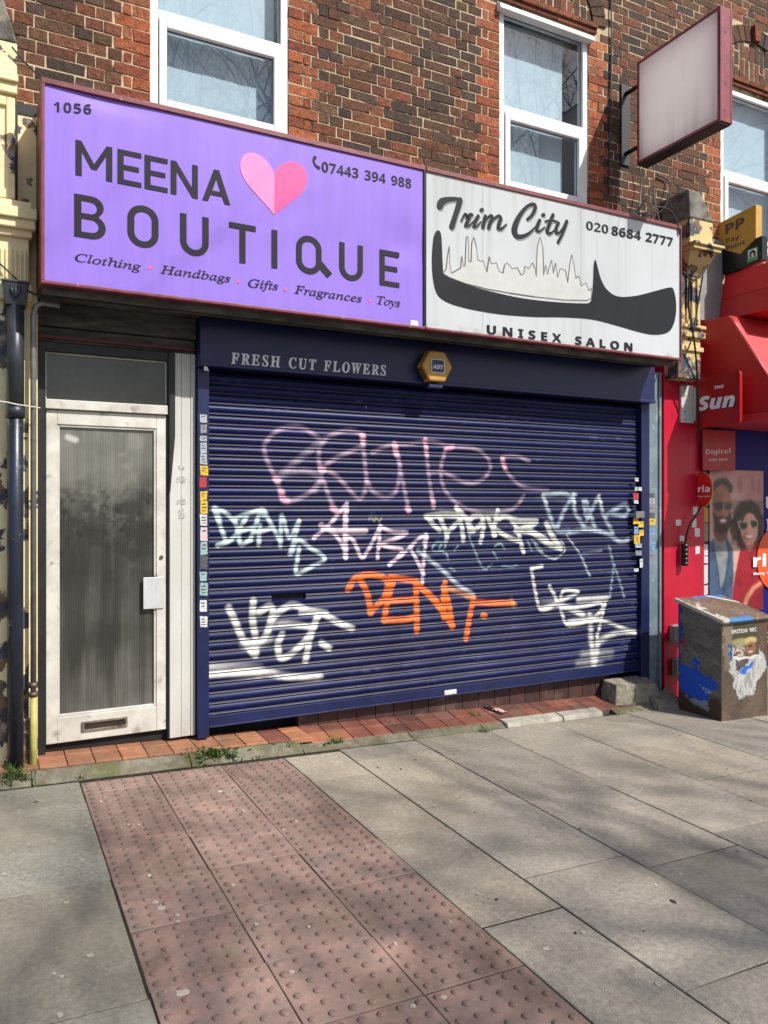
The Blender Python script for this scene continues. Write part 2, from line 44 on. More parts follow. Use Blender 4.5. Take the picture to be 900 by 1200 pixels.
        'l': [173, [32, -7, 18, -5, 7, 2, 0, 12, -2, 26, -1, 38, 2, 54, 13, 99, 98, 412, 101, 423, 101, 433, 99, 446, 92, 453, 79, 457, 58, 459, 60, 471, 104, 476, 121, 479, 134, 482, 154, 486, 163, 487, 170, 485, 171, 481, 170, 473, 168, 465, 62, 84, 57, 62, 56, 50, 59, 38, 68, 34, 82, 40, 100, 55, 122, 82, 133, 72, 114, 47, 95, 27, 77, 12, 52, -3]],
        'n': [364, [222, -9, 208, -6, 198, 1, 191, 12, 189, 28, 190, 42, 196, 65, 204, 98, 216, 140, 227, 183, 236, 216, 241, 240, 242, 254, 238, 269, 225, 275, 211, 272, 195, 263, 178, 250, 159, 232, 147, 219, 135, 205, 123, 189, 112, 174, 102, 158, 93, 142, 82, 121, 72, 96, 62, 68, 52, 36, 42, 0, -12, 0, 53, 221, 60, 245, 62, 263, 60, 273, 53, 280, 41, 284, 23, 285, 17, 285, 19, 297, 45, 300, 67, 303, 85, 306, 100, 310, 120, 315, 130, 316, 132, 316, 133, 314, 134, 311, 133, 308, 93, 177, 118, 210, 142, 238, 165, 262, 188, 281, 216, 300, 241, 311, 263, 315, 285, 311, 298, 299, 302, 278, 302, 265, 300, 252, 297, 237, 293, 222, 254, 88, 247, 64, 246, 55, 245, 49, 249, 37, 259, 34, 274, 40, 291, 59, 312, 91, 322, 83, 298, 43, 273, 14, 248, -3]],
        'o': [351, [105, -8, 75, -5, 48, 5, 26, 22, 9, 44, -1, 71, -4, 102, -2, 128, 4, 153, 14, 178, 27, 203, 43, 226, 61, 247, 82, 267, 104, 284, 128, 298, 152, 308, 177, 314, 201, 316, 234, 313, 261, 303, 283, 286, 300, 264, 310, 237, 314, 206, 312, 184, 307, 161, 299, 138, 288, 115, 275, 94, 260, 73, 243, 54, 224, 37, 203, 23, 179, 9, 155, 0, 130, -6], [113, 11, 131, 14, 149, 21, 166, 32, 182, 47, 197, 65, 211, 85, 224, 108, 234, 131, 243, 155, 249, 180, 253, 204, 255, 226, 248, 267, 229, 291, 197, 299, 176, 295, 154, 285, 132, 268, 117, 251, 103, 231, 90, 209, 78, 183, 68, 157, 61, 132, 57, 107, 56, 83, 57, 62, 62, 44, 71, 30, 89, 16]],
        'r': [224, [-13, 0, 46, 209, 51, 231, 55, 247, 56, 259, 53, 272, 47, 279, 34, 282, 13, 284, 15, 297, 39, 301, 59, 304, 76, 307, 90, 310, 109, 315, 118, 316, 124, 314, 124, 308, 89, 179, 119, 229, 146, 267, 170, 294, 190, 311, 208, 316, 220, 314, 229, 307, 235, 297, 237, 283, 234, 266, 226, 253, 214, 243, 200, 240, 189, 242, 180, 248, 173, 257, 170, 268, 143, 236, 118, 199, 95, 157, 75, 110, 57, 58, 41, 0]],
        's': [248, [78, -8, 53, -6, 32, -1, 18, 4, 6, 6, -4, 4, -9, -4, -22, -4, -7, 106, 4, 105, 7, 77, 14, 53, 24, 35, 37, 21, 53, 13, 71, 10, 93, 14, 110, 26, 122, 45, 126, 69, 123, 85, 116, 102, 104, 120, 94, 133, 83, 147, 73, 161, 63, 175, 53, 190, 46, 206, 41, 222, 40, 238, 42, 259, 50, 278, 63, 294, 80, 306, 100, 314, 123, 316, 147, 315, 166, 310, 181, 304, 193, 302, 205, 305, 209, 314, 220, 314, 207, 214, 195, 214, 188, 251, 175, 278, 156, 294, 130, 299, 115, 296, 102, 287, 94, 275, 91, 261, 93, 245, 102, 228, 116, 208, 126, 195, 136, 181, 146, 168, 155, 154, 165, 138, 173, 122, 178, 105, 179, 89, 178, 71, 173, 55, 166, 40, 156, 26, 144, 15, 130, 5, 114, -2, 97, -7]],
        't': [186, [33, -8, 9, 1, 1, 26, 1, 35, 2, 44, 4, 53, 7, 62, 66, 283, 19, 283, 22, 297, 53, 307, 82, 326, 109, 355, 136, 392, 151, 392, 126, 304, 183, 304, 177, 283, 120, 283, 66, 78, 61, 59, 60, 45, 63, 34, 72, 31, 85, 36, 102, 52, 124, 79, 134, 68, 108, 35, 82, 11, 57, -3]],
        'y': [270, [-44, -153, -58, -151, -68, -145, -75, -136, -77, -125, -75, -114, -69, -106, -60, -100, -48, -98, -39, -99, -30, -103, -20, -107, -9, -109, 2, -104, 17, -91, 34, -69, 79, -7, 44, 175, 40, 197, 36, 216, 32, 231, 29, 244, 21, 263, 11, 276, -4, 284, -24, 287, -22, 299, -6, 301, 8, 303, 21, 306, 32, 310, 50, 315, 62, 316, 69, 310, 77, 290, 85, 258, 89, 236, 94, 210, 100, 179, 105, 152, 111, 123, 117, 91, 123, 57, 142, 88, 158, 115, 173, 138, 184, 158, 193, 174, 200, 186, 207, 201, 213, 213, 216, 224, 217, 233, 213, 249, 201, 260, 196, 263, 190, 268, 186, 276, 184, 288, 186, 299, 192, 308, 202, 314, 214, 316, 228, 313, 239, 304, 247, 291, 249, 273, 247, 250, 239, 223, 226, 193, 208, 158, 199, 141, 188, 123, 175, 102, 162, 80, 148, 58, 133, 35, 118, 12, 102, -11, 86, -34, 70, -55, 55, -75, 39, -94, 23, -111, 8, -125, -6, -137, -26, -149]],
    },
    'b': {
        '0': [384, [191, -7, 151, -3, 116, 10, 88, 30, 64, 59, 50, 87, 39, 119, 31, 155, 26, 196, 24, 240, 25, 277, 28, 312, 33, 344, 40, 373, 53, 407, 71, 435, 93, 457, 113, 470, 136, 480, 162, 485, 191, 487, 232, 483, 266, 471, 295, 450, 318, 422, 333, 394, 345, 361, 353, 325, 358, 284, 359, 240, 358, 203, 355, 168, 350, 136, 343, 107, 330, 74, 312, 45, 290, 23, 270, 10, 247, 1, 221, -5], [191, 75, 214, 80, 231, 93, 244, 116, 250, 139, 255, 168, 258, 201, 259, 240, 258, 278, 255, 312, 250, 340, 244, 363, 231, 386, 214, 400, 191, 405, 169, 400, 151, 386, 139, 363, 133, 340, 128, 312, 126, 278, 125, 240, 126, 201, 128, 168, 133, 140, 139, 117, 151, 94, 169, 80]],
        '1': [384, [176, 0, 176, 277, 176, 298, 177, 323, 179, 373, 173, 367, 164, 358, 154, 348, 144, 340, 89, 296, 40, 357, 194, 480, 277, 480, 277, 0]],
        '2': [384, [27, 0, 27, 71, 147, 192, 170, 215, 190, 236, 206, 254, 219, 271, 230, 286, 238, 300, 245, 322, 248, 345, 244, 370, 232, 388, 213, 398, 189, 402, 171, 400, 153, 396, 136, 389, 118, 379, 100, 367, 81, 353, 26, 418, 40, 430, 54, 441, 70, 451, 86, 461, 104, 469, 123, 476, 145, 482, 170, 485, 197, 486, 227, 484, 254, 479, 278, 469, 299, 456, 316, 441, 330, 423, 340, 402, 347, 380, 349, 357, 347, 331, 342, 307, 333, 284, 321, 263, 305, 241, 287, 220, 271, 203, 254, 186, 235, 167, 215, 148, 153, 90, 153, 85, 362, 85, 362, 0]],
        '3': [384, [164, -7, 126, -5, 90, 0, 57, 8, 26, 19, 26, 105, 46, 96, 68, 88, 90, 82, 112, 77, 133, 75, 153, 74, 186, 76, 211, 82, 229, 93, 241, 107, 249, 125, 251, 146, 249, 164, 241, 180, 227, 192, 206, 200, 187, 204, 163, 207, 136, 208, 99, 208, 99, 285, 136, 285, 164, 286, 186, 289, 204, 294, 223, 304, 235, 317, 242, 332, 244, 350, 240, 373, 228, 390, 215, 398, 198, 403, 175, 404, 153, 403, 134, 399, 116, 393, 93, 381, 73, 369, 26, 439, 46, 452, 68, 463, 92, 473, 119, 480, 149, 485, 183, 486, 218, 484, 249, 479, 276, 469, 300, 456, 324, 434, 338, 406, 343, 372, 340, 341, 330, 315, 313, 293, 292, 275, 267, 262, 240, 253, 240, 251, 275, 244, 304, 232, 327, 216, 344, 195, 354, 169, 357, 140, 355, 113, 348, 88, 337, 65, 321, 44, 300, 27, 274, 12, 251, 4, 225, -2, 196, -6]],
        '4': [385, [216, 0, 216, 99, 11, 99, 11, 170, 222, 480, 315, 480, 315, 178, 373, 178, 373, 99, 315, 99, 315, 0], [101, 178, 216, 178, 216, 259, 216, 276, 217, 297, 218, 318, 219, 338, 220, 354, 220, 363, 218, 363, 211, 350, 205, 337, 197, 324, 189, 311]],
        '5': [384, [162, -7, 137, -6, 114, -4, 91, 0, 70, 5, 50, 12, 33, 19, 33, 107, 51, 99, 71, 91, 93, 85, 116, 80, 137, 77, 158, 76, 186, 78, 209, 84, 227, 94, 241, 109, 249, 128, 251, 152, 245, 184, 227, 206, 197, 220, 155, 224, 136, 223, 116, 221, 98, 217, 83, 214, 42, 235, 60, 480, 320, 480, 320, 394, 149, 394, 140, 300, 152, 302, 165, 304, 181, 306, 201, 306, 230, 304, 256, 299, 279, 289, 301, 277, 319, 260, 333, 240, 344, 217, 351, 191, 353, 161, 350, 124, 341, 91, 326, 62, 305, 38, 278, 18, 245, 4, 206, -4]],
        '6': [384, [199, -7, 167, -4, 138, 3, 110, 16, 86, 33, 64, 57, 47, 85, 37, 110, 29, 138, 25, 169, 24, 203, 24, 231, 26, 258, 30, 285, 35, 312, 42, 337, 51, 362, 62, 385, 76, 406, 93, 425, 113, 443, 136, 457, 162, 469, 184, 476, 209, 481, 235, 484, 264, 485, 279, 485, 297, 484, 314, 482, 328, 480, 328, 399, 315, 402, 301, 404, 286, 405, 271, 406, 234, 404, 203, 397, 178, 387, 159, 373, 143, 355, 132, 334, 125, 310, 119, 284, 117, 256, 121, 256, 131, 271, 144, 284, 160, 296, 178, 304, 200, 310, 225, 312, 255, 309, 282, 302, 305, 289, 325, 272, 341, 250, 353, 224, 360, 194, 362, 160, 359, 123, 351, 90, 337, 62, 318, 38, 294, 18, 266, 4, 234, -4], [197, 75, 215, 77, 231, 84, 245, 95, 256, 111, 262, 132, 264, 158, 262, 180, 257, 198, 248, 214, 235, 225, 219, 231, 199, 234, 178, 231, 160, 224, 145, 213, 134, 199, 127, 183, 124, 167, 126, 145, 132, 124, 142, 105, 157, 89, 175, 78]],
        '7': [384, [75, 0, 255, 394, 18, 394, 18, 480, 362, 480, 362, 416, 181, 0]],
        '8': [384, [192, -7, 154, -5, 121, 2, 92, 13, 67, 28, 48, 46, 35, 68, 26, 93, 24, 122, 26, 153, 35, 179, 50, 201, 70, 220, 91, 237, 116, 251, 95, 265, 77, 281, 61, 299, 48, 320, 41, 344, 38, 371, 41, 395, 48, 416, 60, 435, 76, 450, 95, 463, 117, 473, 141, 480, 166, 484, 192, 486, 219, 484, 244, 480, 268, 473, 290, 463, 308, 450, 324, 435, 336, 416, 343, 395, 345, 370, 342, 343, 334, 319, 321, 299, 303, 282, 282, 266, 259, 253, 276, 244, 292, 233, 308, 222, 322, 209, 335, 196, 346, 180, 354, 163, 358, 145, 360, 124, 358, 99, 351, 76, 339, 55, 323, 37, 303, 22, 280, 9, 253, 0, 224, -5], [192, 296, 214, 307, 232, 321, 245, 339, 250, 363, 246, 383, 233, 399, 215, 408, 191, 412, 169, 408, 150, 399, 138, 383, 134, 363, 138, 340, 151, 322, 170, 308], [191, 68, 214, 70, 233, 75, 247, 84, 261, 103, 266, 127, 263, 144, 255, 159, 243, 172, 229, 184, 213, 194, 196, 204, 187, 209, 168, 198, 151, 187, 137, 175, 126, 161, 120, 145, 118, 128, 122, 104, 136, 85, 150, 75, 169, 70]],
        '9': [385, [120, -7, 104, -6, 87, -6, 69, -4, 55, -2, 55, 79, 69, 77, 83, 75, 98, 73, 113, 73, 150, 75, 180, 81, 205, 92, 225, 106, 240, 124, 251, 144, 259, 168, 264, 194, 267, 222, 263, 222, 252, 207, 240, 194, 225, 183, 207, 174, 184, 168, 156, 167, 127, 169, 101, 176, 78, 189, 58, 206, 42, 228, 31, 254, 24, 284, 21, 318, 24, 355, 32, 388, 46, 416, 65, 441, 89, 460, 117, 474, 149, 482, 185, 485, 216, 482, 246, 475, 273, 462, 298, 445, 319, 422, 336, 393, 347, 368, 354, 340, 359, 309, 360, 275, 359, 247, 357, 220, 354, 193, 349, 167, 342, 141, 333, 117, 321, 93, 307, 72, 290, 53, 271, 35, 248, 21, 221, 9, 199, 2, 175, -3, 148, -6], [185, 244, 206, 247, 224, 255, 239, 266, 250, 280, 257, 295, 259, 311, 257, 333, 251, 355, 241, 374, 227, 390, 209, 400, 187, 404, 168, 401, 152, 395, 138, 383, 128, 367, 122, 346, 120, 320, 121, 298, 127, 280, 136, 265, 148, 253, 165, 247]],
        'A': [463, [0, 0, 169, 482, 293, 482, 463, 0, 354, 0, 319, 114, 144, 114, 109, 0], [170, 199, 295, 199, 259, 311, 251, 340, 240, 375, 236, 392, 232, 407, 228, 392, 223, 374, 212, 336, 207, 321, 204, 311]],
        'B': [452, [60, 0, 60, 480, 210, 480, 255, 478, 294, 473, 327, 464, 355, 453, 376, 437, 391, 416, 401, 389, 404, 358, 401, 332, 395, 309, 384, 289, 370, 272, 352, 261, 330, 255, 330, 251, 353, 245, 373, 234, 391, 220, 404, 199, 411, 183, 414, 162, 416, 139, 413, 108, 404, 81, 389, 57, 369, 37, 343, 21, 313, 9, 279, 2, 240, 0], [162, 289, 221, 289, 247, 291, 268, 296, 282, 304, 295, 321, 300, 345, 294, 368, 279, 384, 263, 391, 242, 395, 216, 396, 162, 396], [162, 84, 228, 84, 256, 86, 277, 92, 292, 102, 302, 115, 308, 131, 310, 149, 306, 173, 292, 192, 276, 202, 254, 207, 225, 209, 162, 209]],
        'C': [428, [255, -7, 219, -5, 187, 1, 158, 10, 133, 24, 110, 41, 91, 61, 75, 84, 62, 110, 52, 139, 45, 170, 40, 203, 39, 239, 41, 274, 46, 307, 54, 338, 65, 367, 80, 394, 97, 417, 118, 437, 141, 455, 168, 468, 197, 478, 229, 484, 264, 486, 288, 485, 312, 482, 335, 477, 359, 470, 382, 462, 404, 453, 371, 370, 353, 378, 335, 386, 317, 392, 299, 397, 282, 401, 264, 402, 228, 397, 198, 382, 175, 358, 161, 334, 151, 306, 146, 274, 144, 238, 146, 202, 151, 171, 160, 143, 172, 120, 189, 102, 209, 88, 235, 81, 264, 78, 284, 79, 303, 81, 323, 85, 343, 90, 364, 96, 386, 103, 386, 18, 365, 10, 344, 4, 324, -1, 302, -4, 279, -6]],
        'D': [497, [60, 0, 60, 480, 211, 480, 247, 478, 281, 473, 313, 464, 342, 453, 368, 438, 391, 419, 411, 398, 427, 374, 441, 346, 450, 315, 456, 282, 458, 244, 455, 198, 447, 157, 433, 120, 414, 88, 389, 61, 365, 43, 337, 27, 306, 15, 273, 7, 236, 2, 196, 0], [162, 84, 206, 84, 250, 88, 287, 101, 316, 123, 336, 154, 349, 194, 353, 242, 350, 279, 344, 311, 333, 338, 318, 359, 298, 375, 275, 387, 248, 394, 216, 396, 162, 396]],
        'E': [377, [60, 0, 60, 480, 336, 480, 336, 396, 162, 396, 162, 291, 324, 291, 324, 208, 162, 208, 162, 84, 336, 84, 336, 0]],
        'F': [369, [60, 0, 60, 480, 335, 480, 335, 396, 161, 396, 161, 273, 323, 273, 323, 189, 161, 189, 161, 0]],
        'G': [486, [262, -7, 221, -4, 184, 3, 151, 16, 122, 34, 97, 56, 76, 84, 60, 116, 48, 153, 41, 194, 39, 240, 41, 277, 46, 311, 55, 342, 68, 371, 84, 397, 104, 420, 127, 439, 153, 456, 183, 469, 215, 479, 251, 484, 289, 486, 315, 485, 340, 483, 365, 478, 389, 472, 411, 465, 432, 457, 398, 375, 383, 383, 366, 389, 348, 394, 329, 398, 309, 401, 289, 402, 261, 399, 235, 393, 212, 381, 192, 366, 175, 347, 162, 325, 152, 299, 146, 270, 144, 238, 145, 208, 149, 181, 156, 155, 167, 133, 180, 114, 197, 98, 217, 87, 241, 80, 269, 78, 289, 78, 305, 80, 320, 82, 333, 85, 333, 185, 242, 185, 242, 269, 433, 269, 433, 21, 407, 13, 381, 6, 354, 1, 326, -3, 295, -6]],
        'H': [514, [60, 0, 60, 480, 162, 480, 162, 291, 352, 291, 352, 480, 453, 480, 453, 0, 352, 0, 352, 207, 162, 207, 162, 0]],
        'I': [262, [21, 0, 21, 58, 80, 85, 80, 395, 21, 422, 21, 480, 240, 480, 240, 422, 181, 395, 181, 85, 240, 58, 240, 0]],
        'K': [446, [60, 0, 60, 480, 162, 480, 162, 260, 171, 274, 181, 288, 192, 303, 202, 316, 332, 480, 445, 480, 277, 267, 446, 0, 330, 0, 205, 202, 162, 171, 162, 0]],
        'L': [380, [60, 0, 60, 480, 162, 480, 162, 84, 357, 84, 357, 0]],
        'M': [634, [60, 0, 60, 480, 199, 480, 312, 113, 314, 113, 435, 480, 573, 480, 573, 0, 478, 0, 478, 227, 478, 243, 479, 260, 479, 279, 481, 335, 483, 375, 480, 375, 357, 0, 263, 0, 148, 376, 145, 376, 146, 359, 148, 336, 149, 317, 149, 298, 150, 278, 151, 259, 151, 240, 151, 223, 151, 0]],
        'N': [546, [60, 0, 60, 480, 189, 480, 397, 120, 399, 120, 398, 143, 397, 165, 396, 187, 395, 209, 394, 231, 394, 253, 394, 480, 486, 480, 486, 0, 357, 0, 148, 363, 145, 363, 147, 340, 148, 317, 149, 294, 150, 271, 151, 248, 151, 226, 151, 0]],
        'O': [535, [267, -7, 230, -5, 196, 1, 166, 11, 139, 24, 115, 41, 95, 61, 77, 84, 63, 111, 53, 140, 45, 171, 40, 205, 39, 241, 40, 277, 45, 311, 53, 342, 63, 371, 77, 397, 95, 420, 115, 440, 139, 456, 166, 470, 196, 479, 230, 485, 268, 487, 305, 485, 339, 479, 369, 470, 396, 456, 420, 440, 440, 420, 457, 397, 471, 370, 482, 341, 490, 310, 494, 277, 496, 240, 494, 204, 490, 171, 482, 139, 471, 110, 457, 84, 440, 61, 420, 41, 396, 24, 369, 11, 339, 1, 305, -5], [267, 79, 298, 81, 323, 89, 344, 103, 361, 122, 373, 146, 382, 173, 387, 205, 389, 240, 387, 276, 382, 308, 373, 336, 361, 359, 344, 378, 323, 392, 298, 400, 268, 402, 238, 400, 212, 392, 191, 378, 175, 359, 162, 336, 153, 308, 148, 276, 146, 240, 148, 205, 153, 173, 162, 146, 175, 122, 191, 103, 212, 89, 238, 81]],
        'P': [422, [60, 0, 60, 480, 214, 480, 257, 477, 294, 470, 324, 457, 349, 440, 368, 418, 381, 392, 389, 363, 392, 330, 390, 303, 384, 276, 374, 252, 360, 229, 340, 209, 316, 193, 294, 183, 268, 176, 239, 172, 206, 171, 162, 171, 162, 0], [162, 254, 195, 254, 222, 256, 245, 261, 264, 271, 278, 285, 286, 303, 289, 326, 284, 357, 269, 379, 243, 392, 208, 396, 162, 396]],
        'R': [444, [60, 0, 60, 480, 200, 480, 246, 477, 285, 471, 318, 459, 345, 444, 365, 424, 380, 399, 389, 370, 392, 336, 390, 315, 386, 296, 379, 278, 370, 263, 359, 249, 346, 237, 332, 226, 318, 217, 302, 209, 443, 0, 330, 0, 216, 184, 162, 184, 162, 0], [162, 267, 195, 267, 225, 268, 249, 274, 267, 283, 279, 296, 286, 313, 289, 333, 286, 354, 278, 370, 266, 382, 247, 390, 223, 395, 193, 396, 162, 396]],
        'S': [370, [167, -7, 130, -5, 95, 1, 62, 10, 31, 22, 31, 117, 54, 107, 78, 98, 102, 90, 126, 83, 150, 79, 175, 77, 197, 79, 215, 84, 228, 92, 240, 108, 244, 128, 241, 145, 232, 160, 217, 172, 198, 183, 176, 195, 150, 207, 133, 215, 114, 225, 95, 238, 77, 253, 61, 272, 48, 293, 41, 310, 38, 329, 36, 350, 39, 380, 47, 407, 61, 431, 80, 450, 104, 466, 131, 477, 163, 484, 199, 486, 223, 485, 247, 482, 270, 478, 293, 471, 317, 463, 341, 453, 308, 373, 287, 382, 267, 389, 249, 394, 232, 398, 214, 401, 195, 402, 170, 398, 151, 388, 140, 373, 136, 353, 141, 330, 158, 313, 176, 302, 199, 290, 226, 277, 250, 265, 271, 253, 289, 241, 305, 227, 318, 212, 329, 196, 337, 178, 342, 157, 343, 133, 340, 103, 332, 76, 317, 52, 297, 31, 272, 15, 242, 3, 206, -4]],
        'T': [389, [144, 0, 144, 395, 13, 395, 13, 480, 375, 480, 375, 395, 245, 395, 245, 0]],
        'U': [508, [252, -7, 216, -5, 183, 1, 154, 11, 128, 24, 107, 42, 85, 68, 70, 98, 60, 133, 57, 171, 57, 480, 158, 480, 158, 186, 161, 151, 169, 123, 183, 103, 201, 89, 225, 81, 255, 79, 285, 81, 309, 90, 327, 105, 339, 126, 347, 153, 349, 187, 349, 480, 451, 480, 451, 169, 448, 137, 441, 107, 429, 80, 412, 55, 390, 34, 363, 16, 340, 6, 313, -1, 284, -5]],
        'W': [649, [122, 0, 0, 480, 100, 480, 161, 218, 165, 200, 170, 179, 174, 155, 179, 132, 182, 110, 185, 92, 187, 110, 191, 132, 195, 155, 199, 177, 207, 211, 277, 480, 373, 480, 443, 211, 446, 197, 450, 177, 455, 155, 459, 132, 462, 110, 465, 92, 467, 110, 471, 132, 475, 155, 480, 179, 488, 218, 549, 480, 649, 480, 527, 0, 412, 0, 347, 252, 344, 261, 342, 274, 335, 306, 331, 323, 328, 339, 324, 364, 323, 354, 321, 339, 314, 307, 311, 290, 308, 274, 302, 251, 238, 0]],
        'X': [448, [0, 0, 159, 247, 10, 480, 122, 480, 226, 307, 327, 480, 437, 480, 286, 242, 448, 0, 332, 0, 220, 181, 109, 0]],
        'a': [406, [142, -7, 111, -4, 84, 6, 60, 22, 43, 44, 32, 73, 28, 109, 33, 145, 46, 174, 69, 196, 92, 208, 120, 217, 154, 223, 192, 226, 256, 228, 256, 244, 252, 269, 241, 287, 223, 297, 199, 300, 181, 299, 164, 297, 146, 292, 129, 287, 112, 281, 95, 273, 62, 341, 83, 351, 105, 359, 128, 365, 152, 370, 177, 373, 203, 374, 238, 372, 268, 366, 294, 356, 316, 342, 333, 324, 345, 302, 353, 275, 355, 244, 355, 0, 285, 0, 266, 50, 263, 50, 247, 32, 231, 17, 214, 7, 194, -1, 170, -5], [179, 66, 200, 69, 218, 75, 234, 86, 246, 100, 253, 118, 256, 140, 256, 170, 217, 169, 188, 166, 166, 160, 150, 151, 136, 132, 131, 109, 134, 89, 144, 76, 160, 69]],
        'c': [345, [201, -7, 163, -4, 129, 5, 100, 19, 75, 39, 55, 65, 41, 97, 33, 136, 30, 181, 32, 213, 36, 242, 43, 268, 53, 291, 70, 317, 91, 337, 117, 353, 145, 364, 176, 371, 210, 373, 234, 373, 256, 370, 276, 366, 293, 361, 310, 355, 324, 349, 295, 271, 272, 280, 251, 287, 230, 291, 210, 293, 176, 286, 152, 265, 137, 230, 132, 182, 135, 148, 141, 121, 153, 101, 168, 86, 187, 77, 210, 75, 230, 75, 249, 78, 266, 83, 282, 89, 298, 97, 313, 106, 313, 21, 297, 12, 281, 5, 265, 0, 247, -4, 226, -6]],
        'd': [425, [169, -7, 139, -4, 113, 5, 90, 20, 69, 41, 52, 68, 40, 101, 33, 139, 30, 183, 33, 227, 40, 265, 52, 298, 69, 325, 90, 346, 114, 361, 141, 370, 171, 373, 196, 372, 218, 367, 236, 358, 252, 347, 266, 334, 277, 320, 280, 320, 278, 333, 275, 351, 273, 372, 273, 393, 273, 510, 373, 510, 373, 0, 296, 0, 277, 48, 273, 48, 262, 33, 248, 20, 233, 9, 215, 0, 193, -5], [203, 73, 228, 76, 248, 84, 262, 98, 271, 117, 277, 141, 279, 171, 279, 182, 278, 215, 272, 242, 263, 264, 249, 280, 229, 289, 202, 292, 182, 289, 165, 279, 150, 264, 140, 242, 134, 214, 132, 181, 134, 148, 140, 121, 150, 100, 165, 85, 182, 76]],
        'e': [397, [218, -7, 183, -4, 151, 2, 121, 14, 95, 30, 73, 50, 54, 76, 44, 98, 36, 123, 32, 150, 30, 181, 32, 212, 36, 240, 42, 265, 52, 288, 69, 314, 89, 335, 113, 352, 140, 364, 170, 371, 203, 373, 239, 371, 271, 363, 300, 349, 324, 330, 343, 306, 357, 278, 365, 245, 368, 207, 368, 158, 132, 158, 135, 132, 143, 110, 157, 92, 175, 79, 197, 71, 223, 68, 246, 69, 267, 71, 287, 75, 307, 80, 327, 88, 347, 97, 347, 19, 329, 11, 310, 5, 290, 0, 269, -4, 245, -6], [134, 225, 274, 225, 272, 246, 266, 265, 257, 280, 243, 293, 226, 300, 204, 302, 186, 300, 170, 294, 156, 283, 145, 269, 138, 249]],
        'f': [260, [69, 0, 69, 291, 13, 291, 13, 340, 69, 367, 69, 394, 70, 423, 76, 447, 84, 466, 96, 482, 111, 494, 129, 503, 150, 509, 173, 513, 198, 514, 217, 513, 235, 512, 252, 509, 273, 504, 290, 498, 265, 425, 253, 428, 240, 431, 225, 434, 209, 435, 191, 431, 178, 422, 171, 407, 169, 390, 169, 367, 255, 367, 255, 291, 169, 291, 169, 0]],
        'g': [425, [189, -161, 164, -161, 140, -159, 117, -156, 95, -153, 74, -147, 52, -140, 52, -60, 87, -72, 122, -81, 158, -86, 195, -88, 229, -83, 253, -67, 268, -41, 273, -5, 273, 3, 273, 14, 274, 26, 275, 48, 273, 48, 259, 30, 244, 16, 228, 6, 209, -1, 190, -5, 169, -7, 138, -4, 111, 6, 87, 21, 67, 43, 51, 71, 39, 103, 33, 140, 30, 183, 33, 225, 40, 263, 51, 295, 68, 323, 88, 345, 112, 361, 140, 370, 171, 373, 203, 370, 232, 360, 256, 343, 277, 320, 280, 320, 288, 367, 373, 367, 373, -1, 370, -38, 361, -70, 347, -97, 326, -120, 300, -138, 269, -151, 232, -159], [204, 72, 227, 74, 246, 82, 261, 94, 271, 112, 277, 137, 279, 170, 279, 182, 277, 218, 271, 246, 261, 267, 247, 281, 227, 289, 203, 292, 172, 285, 150, 264, 137, 230, 132, 181, 137, 133, 150, 99, 173, 79]],
        'h': [442, [52, 0, 52, 510, 152, 510, 152, 406, 152, 389, 152, 371, 151, 355, 149, 333, 148, 320, 153, 320, 166, 337, 181, 350, 198, 361, 217, 368, 238, 372, 259, 373, 288, 371, 313, 365, 335, 355, 355, 342, 371, 323, 382, 300, 389, 272, 391, 239, 391, 0, 291, 0, 291, 214, 284, 258, 265, 285, 232, 293, 205, 290, 184, 280, 170, 262, 160, 238, 154, 209, 152, 173, 152, 0]],
        'i': [205, [103, 412, 82, 415, 64, 423, 52, 438, 48, 461, 52, 485, 64, 500, 82, 508, 103, 510, 123, 508, 141, 500, 153, 485, 157, 461, 153, 438, 141, 423, 123, 415], [52, 0, 52, 367, 152, 367, 152, 0]],
        'l': [205, [52, 0, 52, 510, 152, 510, 152, 0]],
        'n': [442, [52, 0, 52, 367, 129, 367, 142, 320, 148, 320, 161, 337, 177, 350, 196, 361, 217, 368, 238, 372, 261, 373, 297, 370, 329, 359, 355, 342, 371, 323, 382, 300, 389, 272, 391, 239, 391, 0, 291, 0, 291, 214, 289, 238, 285, 258, 277, 274, 258, 289, 232, 293, 204, 290, 184, 280, 169, 262, 160, 238, 154, 209, 152, 173, 152, 0]],
        'o': [416, [207, -7, 174, -4, 144, 3, 116, 15, 91, 32, 70, 54, 53, 80, 43, 103, 36, 128, 32, 155, 30, 184, 33, 227, 42, 265, 57, 297, 78, 324, 104, 346, 134, 361, 169, 370, 209, 373, 242, 371, 272, 364, 300, 351, 325, 334, 346, 313, 363, 287, 373, 265, 380, 240, 384, 213, 385, 184, 382, 141, 373, 103, 358, 70, 337, 43, 311, 21, 281, 6, 246, -4], [208, 74, 232, 77, 251, 86, 266, 102, 276, 123, 281, 151, 283, 184, 281, 217, 276, 244, 266, 266, 251, 281, 232, 290, 208, 293, 184, 290, 164, 281, 150, 266, 140, 244, 134, 217, 132, 184, 134, 151, 140, 123, 150, 102, 164, 86, 184, 77]],
        'r': [305, [52, 0, 52, 367, 128, 367, 143, 305, 148, 305, 160, 323, 175, 339, 192, 353, 212, 364, 234, 371, 257, 373, 265, 373, 275, 373, 284, 372, 291, 371, 283, 277, 278, 278, 270, 279, 261, 280, 254, 280, 229, 278, 205, 271, 184, 259, 167, 242, 159, 227, 154, 208, 152, 187, 152, 0]],
